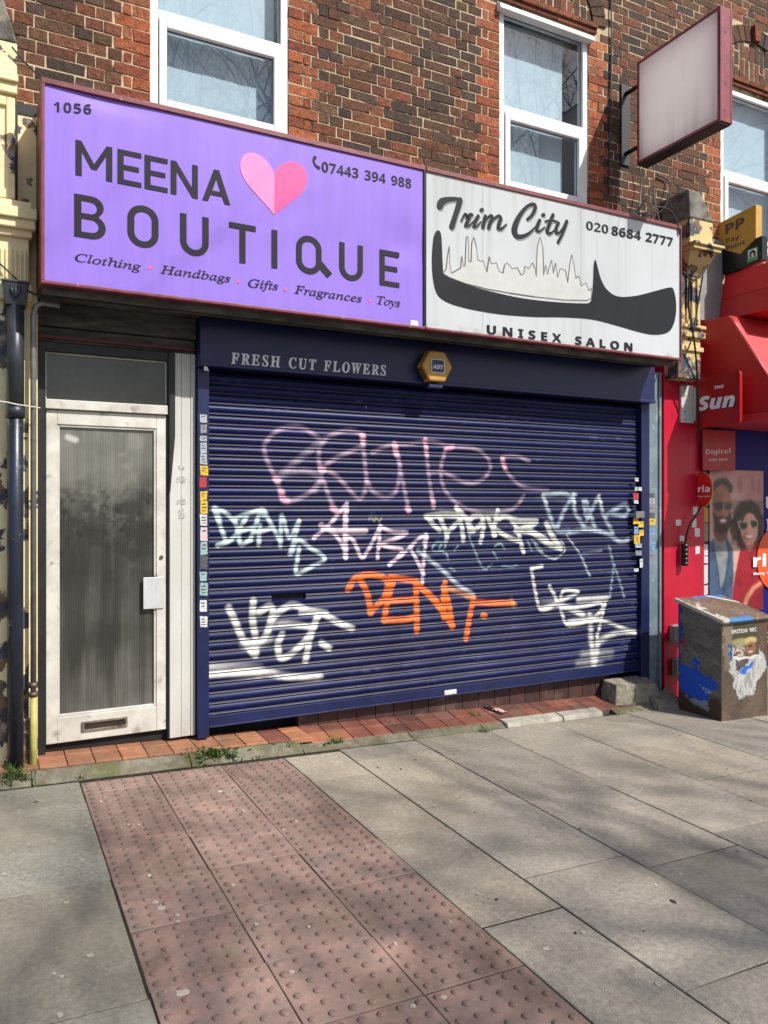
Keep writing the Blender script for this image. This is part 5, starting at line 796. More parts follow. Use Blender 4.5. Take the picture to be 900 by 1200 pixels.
def doorway():
    YD = 5.0
    X = lambda u: at(u, 600, YD).x
    Z = lambda v, u=120: at(u, v, YD).z
    zb = .112
    fr = MB()
    xl0, xl1, xr0, xr1 = .255, .296, 1.008, 1.055
    ztop = 2.512
    fr.box(xl0, xl1, YD-.03, YD+.10, zb-.06, ztop); fr.box(xr0, xr0+.010, YD-.028, YD+.10, zb-.06, ztop); fr.prism([(xr0+.010, ztop), (xr0+.010, 1.62), (xr0+.014, 1.62), (xr0+.045, 1.98), (xr0+.045, ztop)], (0, YD-.044, 0), (1, 0, 0), (0, 0, 1), (0, -1, 0), .004); fr.box(xl1, xr0, YD-.03, YD+.10, ztop-.055, ztop)
    fr.build('door_frame', m_black, bld, bevel=.004)
    # transom light
    z1, z2 = 2.175, ztop-.055
    t = MB(); t.box(xl1, xr0, YD-.035, YD+.05, 2.115, 2.172); t.box(xl1, xl1+.008, YD, YD+.04, z1, z2); t.box(xr0-.008, xr0, YD, YD+.04, z1, z2); t.box(xl1, xr0, YD, YD+.04, z2-.008, z2)
    tw = t.build('transom_window', m_white, bld, bevel=.004)
    g = MB(); g.box(xl1+.006, xr0-.006, YD+.02, YD+.03, z1, z2-.006)
    g.build('pane', pbr('grimy_glass', S(86, 86, 80), S(70, 70, 66), .18, 3), tw)
    # door leaf
    d = MB(); a, c, e, f = xl1+.004, xr0-.004, zb, 2.11
    sw = .078
    sw = .062
    d.box(a, a+sw, YD-.012, YD+.035, e, f); d.box(c-sw, c, YD-.012, YD+.035, e, f); d.box(a+sw, c-sw, YD-.012, YD+.035, f-.085, f); d.box(a+sw, c-sw, YD-.012, YD+.035, e, e+.155)
    # glazing bead
    for (p, q, r, s_) in ((a+sw, a+sw+.014, e+.155, f-.085), (c-sw-.014, c-sw, e+.155, f-.085)): d.box(p, q, YD-.004, YD+.03, r, s_)
    d.box(a+sw+.014, c-sw-.014, YD-.004, YD+.03, e+.155, e+.169); d.box(a+sw+.014, c-sw-.014, YD-.004, YD+.03, f-.099, f-.085)
    dr = d.build('door', m_white, bld, bevel=.004); dr['label'] = 'white painted door with dirty reeded glass pane'
    xs = np.linspace(a+sw+.013, c-sw-.013, 90); zs = np.linspace(e+.168, f-.098, 260)
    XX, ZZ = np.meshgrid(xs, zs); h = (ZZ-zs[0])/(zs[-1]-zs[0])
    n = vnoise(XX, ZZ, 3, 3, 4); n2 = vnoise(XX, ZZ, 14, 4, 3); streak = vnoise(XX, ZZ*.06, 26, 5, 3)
    dirt = .40+.75*sstep(.55, .85, h+.35*(n-.5))+.35*sstep(.25, 0, h)+.5*(n-.5)+.9*(streak-.5)  # dirt and streaks plus a painted reflection: upper pane lightened like mirrored sky
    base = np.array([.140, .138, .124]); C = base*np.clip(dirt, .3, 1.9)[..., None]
    band = sstep(.30, .58, h+.22*(n-.5))*sstep(.86, .70, h+.20*(n-.5)); C = over(C, band*(.35+.55*sstep(.42, .62, n2)), (.030, .031, .028)); sp_ = sstep(.60, .68, vnoise(XX, ZZ, 34, 6, 3))*sstep(.5, .62, h)*sstep(.84, .72, h); C = over(C, sp_*.6, (.02, .02, .018)); C = over(C, sstep(.62, .72, vnoise(XX, ZZ*.8, 9, 7, 4))*.25*sstep(.6, .9, h), (.34, .33, .30))  # dark middle painted in as reflected street silhouettes, mottled with grime
    A = stroke_alpha(XX, ZZ, [(xs[0]+.05, zs[-1]-.06), (xs[0]+.09, zs[-1]-.075)], .018, .01); C = over(C, A*.8, (.55, .55, .52))
    P = np.stack([XX, np.full_like(XX, YD+.012), ZZ], -1)
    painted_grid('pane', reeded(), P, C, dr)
    # letter slot in the bottom rail
    s = MB(); sx0, sx1, sz0, sz1 = at(98, 850, YD-.014).x, at(147, 850, YD-.014).x, .172, .216
    s.box(sx0-.012, sx1+.012, YD-.022, YD-.012, sz0-.008, sz0+.004); s.box(sx0-.012, sx1+.012, YD-.022, YD-.012, sz1-.004, sz1+.008); s.box(sx0-.012, sx0+.004, YD-.022, YD-.012, sz0+.004, sz1-.004); s.box(sx1-.004, sx1+.012, YD-.022, YD-.012, sz0+.004, sz1-.004)
    s.build('letter_slot', pbr('weathered_metal', S(168, 160, 148), S(92, 76, 60), .45, 18, metal=.4), dr, bevel=.001)
    s = MB(); s.box(sx0+.004, sx1-.004, YD-.0145, YD-.012, sz0+.004, sz1-.004); s.build('slot_opening', pbr('slot_dark', S(58, 46, 36), S(30, 25, 20), .8, 20), dr)
    # metal plate over the lock
    p0 = at(168, 714, YD-.02); p1 = at(192, 676, YD-.02)
    s = MB(); s.box(p0.x, p1.x, YD-.021, YD-.0135, p0.z, p1.z); s.build('lock_plate', pbr('brushed_steel', S(214, 216, 216), S(184, 186, 188), .4, 12, metal=.25, stretch=(1, 1, .2)), dr, bevel=.002)
    s = MB(); k = at(189, 653, YD-.012); s.tube([k, k+Vector((0, -.008, 0))], .012, 14); s.build('lock_cylinder', pbr('dull_brass', S(120, 108, 84), None, .4, metal=.8), dr)
    # panel between door and shutter
    x0, x1 = 1.020, 1.182
    s = MB()
    for p, q, y in ((x0, x0+.072, YD-.036), (x0+.074, x1-.03, YD-.033), (x1-.028, x1, YD-.038)): s.box(p, q, y, YD+.06, zb-.055, 2.512)
    sp = s.build('side_panel', pbr('panel_white', S(204, 204, 198), S(182, 181, 174), .5, 3, .1, 50, stretch=(1, 1, .3), c3=S(150, 147, 138), s3=4, t3=(.60, .75)), bld, bevel=.003)
    # scuffs where notices were pasted
    s = MB()
    for (u, v, a_, b_) in ((212, 548, .045, .014), (212, 562, .06, .022), (212, 588, .06, .018), (212, 602, .045, .034)):
        q = at(u, v, YD-.033); s.add([(q.x-a_/2+random.uniform(-.006, .006), YD-.0365, q.z-b_), (q.x+a_/2, YD-.0365, q.z-b_*.8), (q.x+a_/2-.006, YD-.0365, q.z+b_), (q.x-a_/2+.004, YD-.0365, q.z+b_*.7)], [(0, 1, 2, 3)])
    s.build('paste_residue', pbr('residue', S(150, 150, 146), S(188, 187, 182), .8, 60, contrast=(.45, .55)), sp)
    # boards above the door, soffit behind the fascia, stall riser
    s = MB(); s.box(.20, 1.182, YD-.02, YD+.08, ztop+.004, 2.60); s.box(.20, 1.182, YD-.06, YD+.08, 2.606, 2.74)
    s.build('header_board', m_grime, bld, bevel=.003)
    s = MB(); s.box(.20, 1.182, YD-.045, YD-.021, ztop+.02, ztop+.035); s.build('header_trim', pbr('oxblood', S(92, 36, 34), None, .6), bld)
    s = MB(); s.box(.26, 5.08, 4.62, 5.04, 2.742, 2.757); s.box(.26, 5.08, 4.72, 4.735, 2.715, 2.742); s.box(.26, 5.08, 4.60, 4.618, 2.70, 2.757)
    s.build('soffit', m_grime, bld)
    s = MB(); s.box(.2, 1.25, YD+.10, YD+.14, -.1, 2.7); s.box(1.2, 5.35, YD+.12, YD+.2, -.25, 3.0); s.box(.2, .256, YD-.02, YD+.12, -.1, 2.6); s.box(-.2, 1.25, YD+.02, YD+.1, -.1, .105)
    s.build('back_wall', m_dark, bld)
doorway()

# ================================================================== ROLLER SHUTTER
shut = thing('roller_shutter', 'navy blue roller shutter covered in pink, white and orange graffiti', 'shutter', (3.15, 4.96, .06))
SX0, SX1, SZ0, SZ1 = 1.266, 5.045, .172, 2.40
PX = .0059     # metres to a photo pixel on the shutter
def graffiti():
    """spray strokes read from the photograph: (colour, opacity, width px, softness px, points in photo pixels)"""
    g = []
    def grp(ox, oy, sc, col, op, w, soft, *paths):
        for p in paths:
            g.append((col, op, w, soft, [(ox+a/sc, oy+b/sc) for a, b in p]))
    A = (230, 480, 3.4615); lil = (200, 172, 196); pink = (238, 176, 196)
    grp(*A, lil, .54, 2.2, 2.3, [(500, 118), (440, 78), (390, 70), (340, 80), (300, 110), (275, 150), (285, 200), (310, 255), (325, 285)],
        [(325, 285), (345, 340), (365, 370), (420, 358), (470, 328), (505, 285)],
        [(675, 105), (640, 86), (590, 88), (530, 115), (500, 160), (500, 230), (520, 300), (545, 370), (562, 405)],
        [(505, 240), (560, 200), (620, 172), (675, 150)], [(505, 240), (560, 262), (610, 312), (645, 352), (668, 360), (684, 330), (692, 285)],
        [(675, 105), (682, 200), (692, 285)], [(692, 285), (715, 330), (760, 355), (800, 345), (820, 300), (825, 220), (805, 140)], [(805, 140), (820, 200), (840, 300), (862, 408)])
    grp(*A, (172, 156, 180), .52, 3.4, 3.2, [(340, 270), (400, 215), (460, 165), (520, 122)], [(335, 272), (400, 250), (460, 252), (505, 285), (480, 325)])
    grp(*A, pink, .9, 3.4, 2, [(322, 280), (330, 288)], [(345, 335), (352, 362), (368, 370)], [(675, 105), (678, 130)], [(805, 140), (812, 180)], [(552, 398), (566, 408)], [(858, 400), (862, 408)], [(505, 238), (515, 243)])
    B = (480, 400, 2.647)
    grp(*B, lil, .50, 2.1, 2.2, [(-115, 345), (-60, 322), (0, 318), (60, 310), (130, 325), (200, 332), (240, 360), (250, 395), (225, 430), (175, 438), (105, 405)],
        [(48, 305), (58, 400), (75, 515)], [(112, 335), (97, 395), (110, 460), (160, 510), (240, 532), (320, 520), (355, 480)], [(60, 405), (100, 402)],
        [(370, 372), (330, 355), (287, 362), (300, 402), (350, 450), (430, 462)])
    grp(*B, pink, .8, 2.6, 1.8, [(48, 305), (54, 350)], [(70, 480), (76, 512)], [(112, 335), (135, 326)], [(287, 362), (296, 395)])
    wb = (200, 222, 224)
    grp(*A, wb, .92, 2.1, 1.4, [(75, 402), (100, 480), (118, 535), (85, 550)], [(75, 402), (112, 415), (155, 455), (165, 500), (125, 538), (88, 551)], [(205, 432), (175, 490), (180, 547), (218, 528)], [(188, 490), (225, 480)], [(155, 442), (200, 425), (252, 410)],
        [(218, 530), (248, 445), (270, 405), (300, 460), (338, 532)], [(252, 548), (258, 470)], [(240, 500), (312, 478)], [(340, 555), (347, 430), (376, 520), (416, 452), (378, 585)], [(385, 585), (410, 530), (460, 560), (520, 604), (460, 640), (405, 666), (410, 600), (416, 560)])
    grp(*A, wb, .9, 3.2, 1.5, [(75, 402), (90, 440)], [(262, 408), (275, 425)])
    V = (350, 580, 4.286); wp = (228, 206, 220)
    grp(*V, wp, .93, 2.1, 1.2, [(75, 215), (150, 152), (240, 45)], [(240, 45), (232, 180), (235, 315)], [(150, 165), (200, 222), (228, 272)], [(232, 205), (275, 232), (315, 312), (352, 270), (410, 155)],
        [(410, 155), (402, 240), (395, 318)], [(412, 160), (470, 185), (545, 190), (480, 222), (412, 246), (470, 265), (520, 276), (500, 312), (455, 350)], [(455, 350), (540, 282), (600, 222), (642, 200)], [(645, 202), (632, 300), (622, 440)], [(560, 265), (600, 340), (628, 400)])
    grp(*V, wp, .93, 3.1, 1.3, [(112, 152), (160, 178), (240, 182), (335, 182)], [(240, 60), (234, 130), (234, 310)], [(640, 205), (635, 240)])
    grp(*V, (190, 205, 215), .75, 2.4, 1.8, [(600, 280), (680, 342), (740, 392), (800, 450), (880, 500)])
    E8 = (490, 590, 6.0); ww = (214, 216, 208)
    grp(*E8, ww, .95, 2.9, 1.3, [(70, 100), (105, 145), (155, 190)], [(150, 92), (178, 152), (203, 212), (200, 258)], [(203, 212), (250, 162), (292, 110), (272, 28)], [(272, 28), (320, 82), (352, 132), (392, 190)], [(300, 112), (312, 182), (320, 262)],
        [(352, 132), (372, 200), (438, 152), (452, 92), (392, 90), (352, 140)], [(452, 100), (462, 162), (442, 270)], [(490, 100), (518, 160), (542, 222)], [(562, 50), (542, 130), (532, 222)], [(542, 132), (602, 92), (662, 112), (702, 202), (742, 340)], [(560, 190), (640, 240), (705, 262)])
    grp(*E8, ww, .95, 3.6, 1.4, [(662, 125), (830, 126)], [(832, 132), (760, 168), (690, 190)], [(690, 190), (800, 202), (905, 258)], [(60, 92), (180, 78), (300, 86), (345, 105)])
    grp(*E8, (170, 172, 165), .6, 3.2, 1.5, [(90, 88), (180, 80), (290, 90)], [(392, 92), (520, 82), (620, 96), (690, 112)])
    grp(*E8, (150, 190, 190), .55, 1.1, 1.0, [(140, 268), (102, 305), (118, 338), (178, 330), (192, 282), (150, 268)], [(165, 290), (150, 320), (185, 345)], [(360, 232), (400, 330), (430, 402), (470, 462), (522, 430)], [(540, 300), (580, 282), (612, 322)], [(530, 342), (562, 390)], [(600, 440), (660, 446), (702, 435)], [(770, 262), (802, 330)], [(800, 252), (872, 330)], [(200, 350), (215, 400)], [(230, 455), (260, 470)], [(280, 300), (260, 330)])
    U2 = (470, 560, 3.0); gb = (178, 196, 208)
    grp(*U2, ww, .9, 3.8, 1.8, [(455, 185), (520, 232), (562, 246)], [(512, 160), (530, 202), (558, 242)])
    grp(*U2, (185, 198, 200), .7, 1.0, .8, [(562, 220), (576, 252), (540, 285), (492, 262), (470, 232)], [(580, 200), (630, 272), (662, 345)])
    grp(*U2, gb, .72, 2.8, 2.4, [(500, 62), (520, 122), (545, 182), (590, 185)], [(500, 62), (570, 55), (602, 70)], [(612, 60), (580, 102), (550, 170)], [(605, 60), (612, 122), (642, 170)], [(640, 82), (650, 132)], [(650, 80), (682, 182)], [(695, 65), (712, 132), (742, 190)], [(690, 72), (652, 150)],
        [(725, 128), (780, 96), (800, 108), (785, 132), (740, 125)], [(590, 190), (660, 180), (722, 195), (772, 225), (812, 208)])
    grp(*U2, (225, 232, 236), .7, 2.0, 1.6, [(500, 62), (512, 95)], [(605, 60), (610, 95)], [(695, 65), (705, 100)], [(640, 182), (700, 186)])
    grp(*U2, (160, 180, 192), .5, 1.8, 1.6, [(635, 266), (702, 258)], [(730, 240), (746, 302), (772, 380), (782, 420)], [(746, 310), (732, 420)], [(640, 290), (662, 345)])
    wl = (222, 222, 216)
    grp(*U2, wl, .90, 2.1, 1.6, [(460, 322), (470, 372), (490, 462), (545, 436), (522, 380)], [(458, 320), (497, 310)], [(490, 462), (560, 432), (622, 402), (572, 396), (560, 430)], [(560, 460), (640, 452), (702, 440), (690, 480), (592, 520), (560, 462)], [(592, 520), (700, 502), (822, 545)], [(716, 440), (702, 502), (690, 560)])
    grp(*U2, wl, .85, 3.6, 2.4, [(622, 430), (722, 424)], [(545, 440), (600, 462), (640, 482)], [(592, 505), (690, 492)])
    grp(*U2, wl, .75, 3.6, 3.4, [(662, 482), (670, 562), (676, 652), (684, 680)], [(692, 572), (682, 660)], [(702, 572), (760, 542), (822, 540)])
    grp(*U2, wl, .30, 5, 6, [(640, 620), (735, 618)], [(625, 652), (700, 655)], [(500, 452), (560, 440)])
    O = (220, 620, 3.0); orr = (240, 116, 34)
    grp(*O, orr, .97, 3.6, 1.4, [(562, 212), (590, 172), (650, 160), (700, 182), (690, 240), (642, 292)], [(608, 182), (632, 232), (642, 295)], [(712, 170), (805, 182)], [(722, 182), (702, 252), (690, 320)], [(690, 320), (760, 318), (805, 308)], [(700, 252), (802, 246)],
        [(802, 190), (805, 282), (806, 360)], [(802, 190), (850, 232), (905, 300)], [(905, 190), (900, 250), (902, 312)])
    grp(*U2, orr, .97, 3.6, 1.4, [(150, 385), (168, 440), (182, 525)], [(62, 380), (122, 432), (182, 522)], [(256, 422), (242, 492), (230, 565)], [(288, 484), (296, 486)], [(258, 436), (320, 440), (392, 440)])
    grp(*U2, (226, 150, 92), .7, 3.0, 2.6, [(152, 385), (205, 402), (256, 424)], [(390, 432), (400, 448)])
    T = (230, 670, 4.5); wv = (222, 222, 216)
    grp(*T, wv, .93, 3.4, 2.0, [(170, 190), (200, 252), (242, 350), (300, 432)], [(300, 152), (296, 252), (310, 350), (312, 440)], [(330, 215), (380, 182), (402, 202), (390, 262), (362, 340), (312, 388), (272, 370)], [(402, 242), (470, 186), (522, 176), (602, 208), (682, 218)],
        [(402, 282), (500, 276), (592, 288)], [(640, 226), (590, 342), (502, 430), (442, 450), (430, 380), (450, 330)], [(640, 230), (602, 342), (575, 470)], [(552, 214), (652, 216), (742, 265), (822, 300)], [(662, 376), (702, 405)])
    grp(*T, wv, .4, 4.5, 5, [(255, 385), (330, 380), (380, 350)])
    grp(*T, wv, .7, 6, 5, [(65, 520), (200, 520), (330, 526)])
    grp(*T, wv, .9, 3.6, 2.6, [(60, 540), (200, 528), (380, 534), (450, 548), (560, 555), (650, 552)])
    grp(440, 605, 1.0, (170, 165, 110), .6, .6, .5, [(-8, 4), (-5, 1), (-2, 6), (1, 2), (4, 6), (7, 2)])
    return g
m_print = pbr('sticker_print', S(70, 66, 70), S(110, 100, 100), .6, 200)
def shutter():
    n = 33; pitch = (SZ1-SZ0)/n
    prof = []      # depth forward (metres) and dust over one slat, from its bottom edge up
    for t, d, du in ((0, .000, .1), (.03, .010, .4), (.07, .0125, .9), (.12, .0105, 1.0), (.17, .004, .9), (.21, .0005, .3), (.24, .001, .05), (.34, .0065, 0), (.44, .0115, 0), (.56, .0142, 0), (.68, .0138, 0), (.80, .0105, .0), (.90, .0055, .05), (.97, .0015, .1)):
        prof.append((t, d, du))
    zs = []; ds = []; du = []
    for i in range(n):
        for t, d, q in prof: zs.append(SZ0+(i+t)*pitch); ds.append(d); du.append(q)
    zs.append(SZ1); ds.append(0); du.append(.1)
    zs = np.array(zs); ds = np.array(ds); du = np.array(du)
    xs = np.linspace(SX0, SX1, 700)
    X, Z = np.meshgrid(xs, zs); D = np.repeat(ds[:, None], len(xs), 1); Q = np.repeat(du[:, None], len(xs), 1)
    wob = .005*np.sin(X*2.1+.5)*np.sin(Z*1.7)+.008*(vnoise(X, Z*.6, 1.1, 9)-.5)
    for dx_, dz_, r_, a_ in ((2.1, .55, .16, .012), (3.9, .9, .13, .010), (4.5, .42, .12, .012), (1.7, 1.5, .10, .007), (3.2, .35, .2, .009)): wob = wob+a_*np.exp(-(((X-dx_)/r_)**2+((Z-dz_)/(r_*.6))**2))
    row = np.floor((Z-SZ0)/pitch).astype(int)
    rr = np.random.RandomState(4).uniform(-.0014, .0014, 64); Y = 4.972-D+wob+rr[np.clip(row, 0, 63)]
    C = np.tile(lin((17, 27, 76)), X.shape+(1,)); n1 = vnoise(X, Z, 2.5, 1, 4); C *= (.80+.4*n1)[..., None]
    tint = np.random.RandomState(8).uniform(.86, 1.12, 64); C *= tint[np.clip(row, 0, 63)][..., None]
    n2 = vnoise(X, Z, 18, 2, 3)
    C = over(C, Q*(.62+.38*n2), lin((78, 76, 82)))
    groove = .30+.70*sstep(.0015, .0065, D)
    scr = sstep(.70, .78, vnoise(X, Z*9, 3.2, 15, 3))*sstep(.5, .7, vnoise(X, Z, 30, 16, 2)); C = over(C, scr*.30, lin((92, 98, 128)))
    nz = vnoise(X, Z, 40, 12, 2); nl = vnoise(X, Z, 5, 13, 2)
    for col, op, wpx, soft, pts in graffiti():
        q = [at(u, v, 4.962) for u, v in pts]
        A = stroke_alpha(X, Z, smooth_path([(p.x, p.z) for p in q], 5), (wpx*1.0+.25)*PX, soft*PX)
        C = over(C, A*groove*op*(.80+.2*sstep(.2, .5, nz))*(.82+.3*nl).clip(0, 1.0), lin(col))
    a = at(318, 699, 4.96); m = (X > a.x) & (X < at(358, 698, 4.96).x) & (Z > .895) & (Z < .935)
    Y[m] = 4.985; C[m] = (.004, .004, .005)
    mat = pbr('shutter_paint', (.9, .9, .9, 1), (1, 1, 1, 1), .42, 30, .04, 200, attr='Col', spec=.22)
    cu = painted_grid('curtain', mat, np.stack([X, Y, Z], -1), C, shut, shade=False)
    b = MB(); b.box(SX0, SX1, 4.945, 4.985, .098, .170); b.box(SX0, SX1, 4.93, 4.945, .098, .108); b.build('bottom_bar', m_navy, shut, bevel=.003)
    s = MB(); p = at(521, 815, 4.944); q = at(535, 808, 4.944); s.box(p.x, q.x, 4.943, 4.9452, p.z+.004, q.z+.004); tag(s.build('sticker', pbr('paper_white', S(226, 226, 220), S(190, 190, 184), .6, 60), shut), 'small white label on the bottom bar')
    # guide rails and housing
    L_ = MB(); L_.box(1.188, 1.262, 4.92, 5.05, .04, 2.42); lr = L_.build('guide_rail', m_navy, shut, bevel=.004)
    R_ = MB(); R_.box(5.048, 5.145, 4.92, 5.05, -.10, 2.46); rr_ = R_.build('guide_rail', m_navy, shut, bevel=.004)
    h = MB(); h.box(1.188, 5.145, 4.86, 5.06, 2.425, 2.735); h.box(1.188, 5.145, 4.850, 4.8585, 2.425, 2.45)
    ho = h.build('housing', m_navyd, shut, bevel=.004)
    text_px('lettering', 'm', 'FRESH CUT FLOWERS', (271, 426), (452, 440), 20, 4.858, pbr('faded_silver', S(236, 238, 242), S(208, 212, 220), .6, 20), ho, shear=-.16, bold=.0016, track=.09, label='faded silver FRESH CUT FLOWERS lettering')
    b = MB(); p = at(241, 432, 4.858); b.add([(p.x-.012, 4.8575, p.z-.01), (p.x+.022, 4.8575, p.z-.015), (p.x+.01, 4.8575, p.z+.012), (p.x-.010, 4.8575, p.z+.016)], [(0, 1, 2, 3)]); b.build('sticker', pbr('paper_white', S(226, 226, 220)), ho)
    # stickers on the rails
    cols = {'silver': (176, 182, 188), 'grey': (120, 122, 124), 'white': (214, 216, 214), 'yellow': (232, 190, 40), 'red': (190, 52, 56), 'mint': (156, 186, 182), 'pale pink': (220, 196, 196), 'black': (62, 62, 66), 'blue': (96, 140, 190)}
    def sticker(parent, kind, u0, v0, u1, v1, Y, k):
        p = at(u0, v1, Y); q = at(u1, v0, Y); b = MB(); t = random.uniform(-.006, .006); jj = lambda: random.uniform(-.0045, .0045)
        zoff = -.0012-.0002*k
        b.add([(p.x+jj(), Y+zoff, p.z+t), (q.x+jj(), Y+zoff, p.z-t), (q.x+jj(), Y+zoff, q.z-t), (p.x+jj(), Y+zoff, q.z+t)], [(0, 1, 2, 3)])
        b.add([(p.x, Y-.0002, p.z), (q.x, Y-.0002, p.z), (q.x, Y-.0002, q.z), (p.x, Y-.0002, q.z)], [(0, 3, 2, 1)])
        w_ = q.x-p.x; h_ = q.z-p.z
        for fz in ((.68, .8), (.42, .54), (.18, .27))[:random.randint(1, 3)]:
            f0 = random.uniform(.12, .3); f1 = random.uniform(.6, .88); b.add([(p.x+w_*f0, Y+zoff-.0004, p.z+h_*fz[0]), (p.x+w_*f1, Y+zoff-.0004, p.z+h_*fz[0]), (p.x+w_*f1, Y+zoff-.0004, p.z+h_*fz[1]), (p.x+w_*f0, Y+zoff-.0004, p.z+h_*fz[1])], [(0, 1, 2, 3)], 1)
        c = cols[kind]; d = tuple(max(0, x-(70 if kind in ('yellow', 'white', 'silver', 'mint', 'pale pink', 'red') else -60)) for x in c)
        m = pbr('sticker_'+kind.replace(' ', '_'), S(*c), S(*d), .5, 120, contrast=(.52, .60), detail=3)
        o = b.build('sticker', [m, m_print], parent); o['label'] = kind+' sticker on the rail'; return o
    k = 0
    for kind, v0, v1 in (('silver', 486, 495), ('grey', 498, 507), ('silver', 511, 517), ('silver', 519, 531), ('silver', 532, 544), ('yellow', 546, 557), ('red', 559, 571), ('yellow', 576, 586), ('yellow', 587, 602), ('white', 603, 616), ('pale pink', 618, 634), ('mint', 635, 650), ('black', 651, 667), ('mint', 670, 681), ('mint', 683, 698), ('white', 703, 717), ('white', 722, 735)):
        sticker(lr, kind, 234.6+random.uniform(-.6, .6), v0, 243+random.uniform(-1, .3), v1, 4.92, k % 3); k += 1
    for kind, u0, v0, u1, v1 in (('white', 744, 560, 748, 564), ('white', 744, 571, 747, 575), ('white', 748, 571, 752, 575), ('red', 742, 578, 748, 585), ('white', 743, 586, 748, 590), ('yellow', 742, 607, 748, 614), ('yellow', 748, 611, 754, 618), ('blue', 743, 617, 748, 626), ('yellow', 749, 621, 754, 628), ('yellow', 743, 627, 750, 637), ('silver', 745, 637, 752, 642), ('grey', 745, 645, 752, 651), ('white', 750, 655, 753, 665), ('white', 743, 666, 748, 670)):
        sticker(rr_, kind, u0, v0, u1, v1, 4.92, k % 3); k += 1
    # lock lug on right rail
    b = MB(); p = at(745, 601, 4.90); b.box(p.x, p.x+.10, 4.895, 4.92, p.z-.045, p.z+.012); b.build('lock_lug', pbr('galvanised', S(150, 152, 152), S(118, 120, 120), .4, 14, metal=.6), rr_, bevel=.003)
    # blue-grey post between shutter and the red shop front
    p = MB(); p.box(5.150, 5.30, 4.955, 5.14, -.2, 2.72); p.box(5.285, 5.312, 4.94, 5.14, -.2, 2.72)
    po = p.build('post', pbr('blue_grey_paint', S(122, 140, 150), S(98, 114, 124), .6, 6, .2, 50, c3=S(150, 158, 160), s3=10, t3=(.6, .66)), bld, bevel=.004)
    for kind, u0, v0, u1, v1 in (('grey', 761, 570, 768, 575), ('black', 759, 578, 767, 583), ('silver', 760, 584, 767, 590), ('grey', 761, 592, 767, 600), ('black', 760, 601, 767, 607), ('yellow', 761, 608, 768, 615), ('blue', 760, 620, 767, 627), ('blue', 764, 636, 769, 645), ('grey', 762, 648, 767, 657)):
        o = sticker(po, kind, u0, v0, u1, v1, 4.955, k % 3); o['label'] = kind+' sticker on the blue-grey post'; k += 1
shutter()

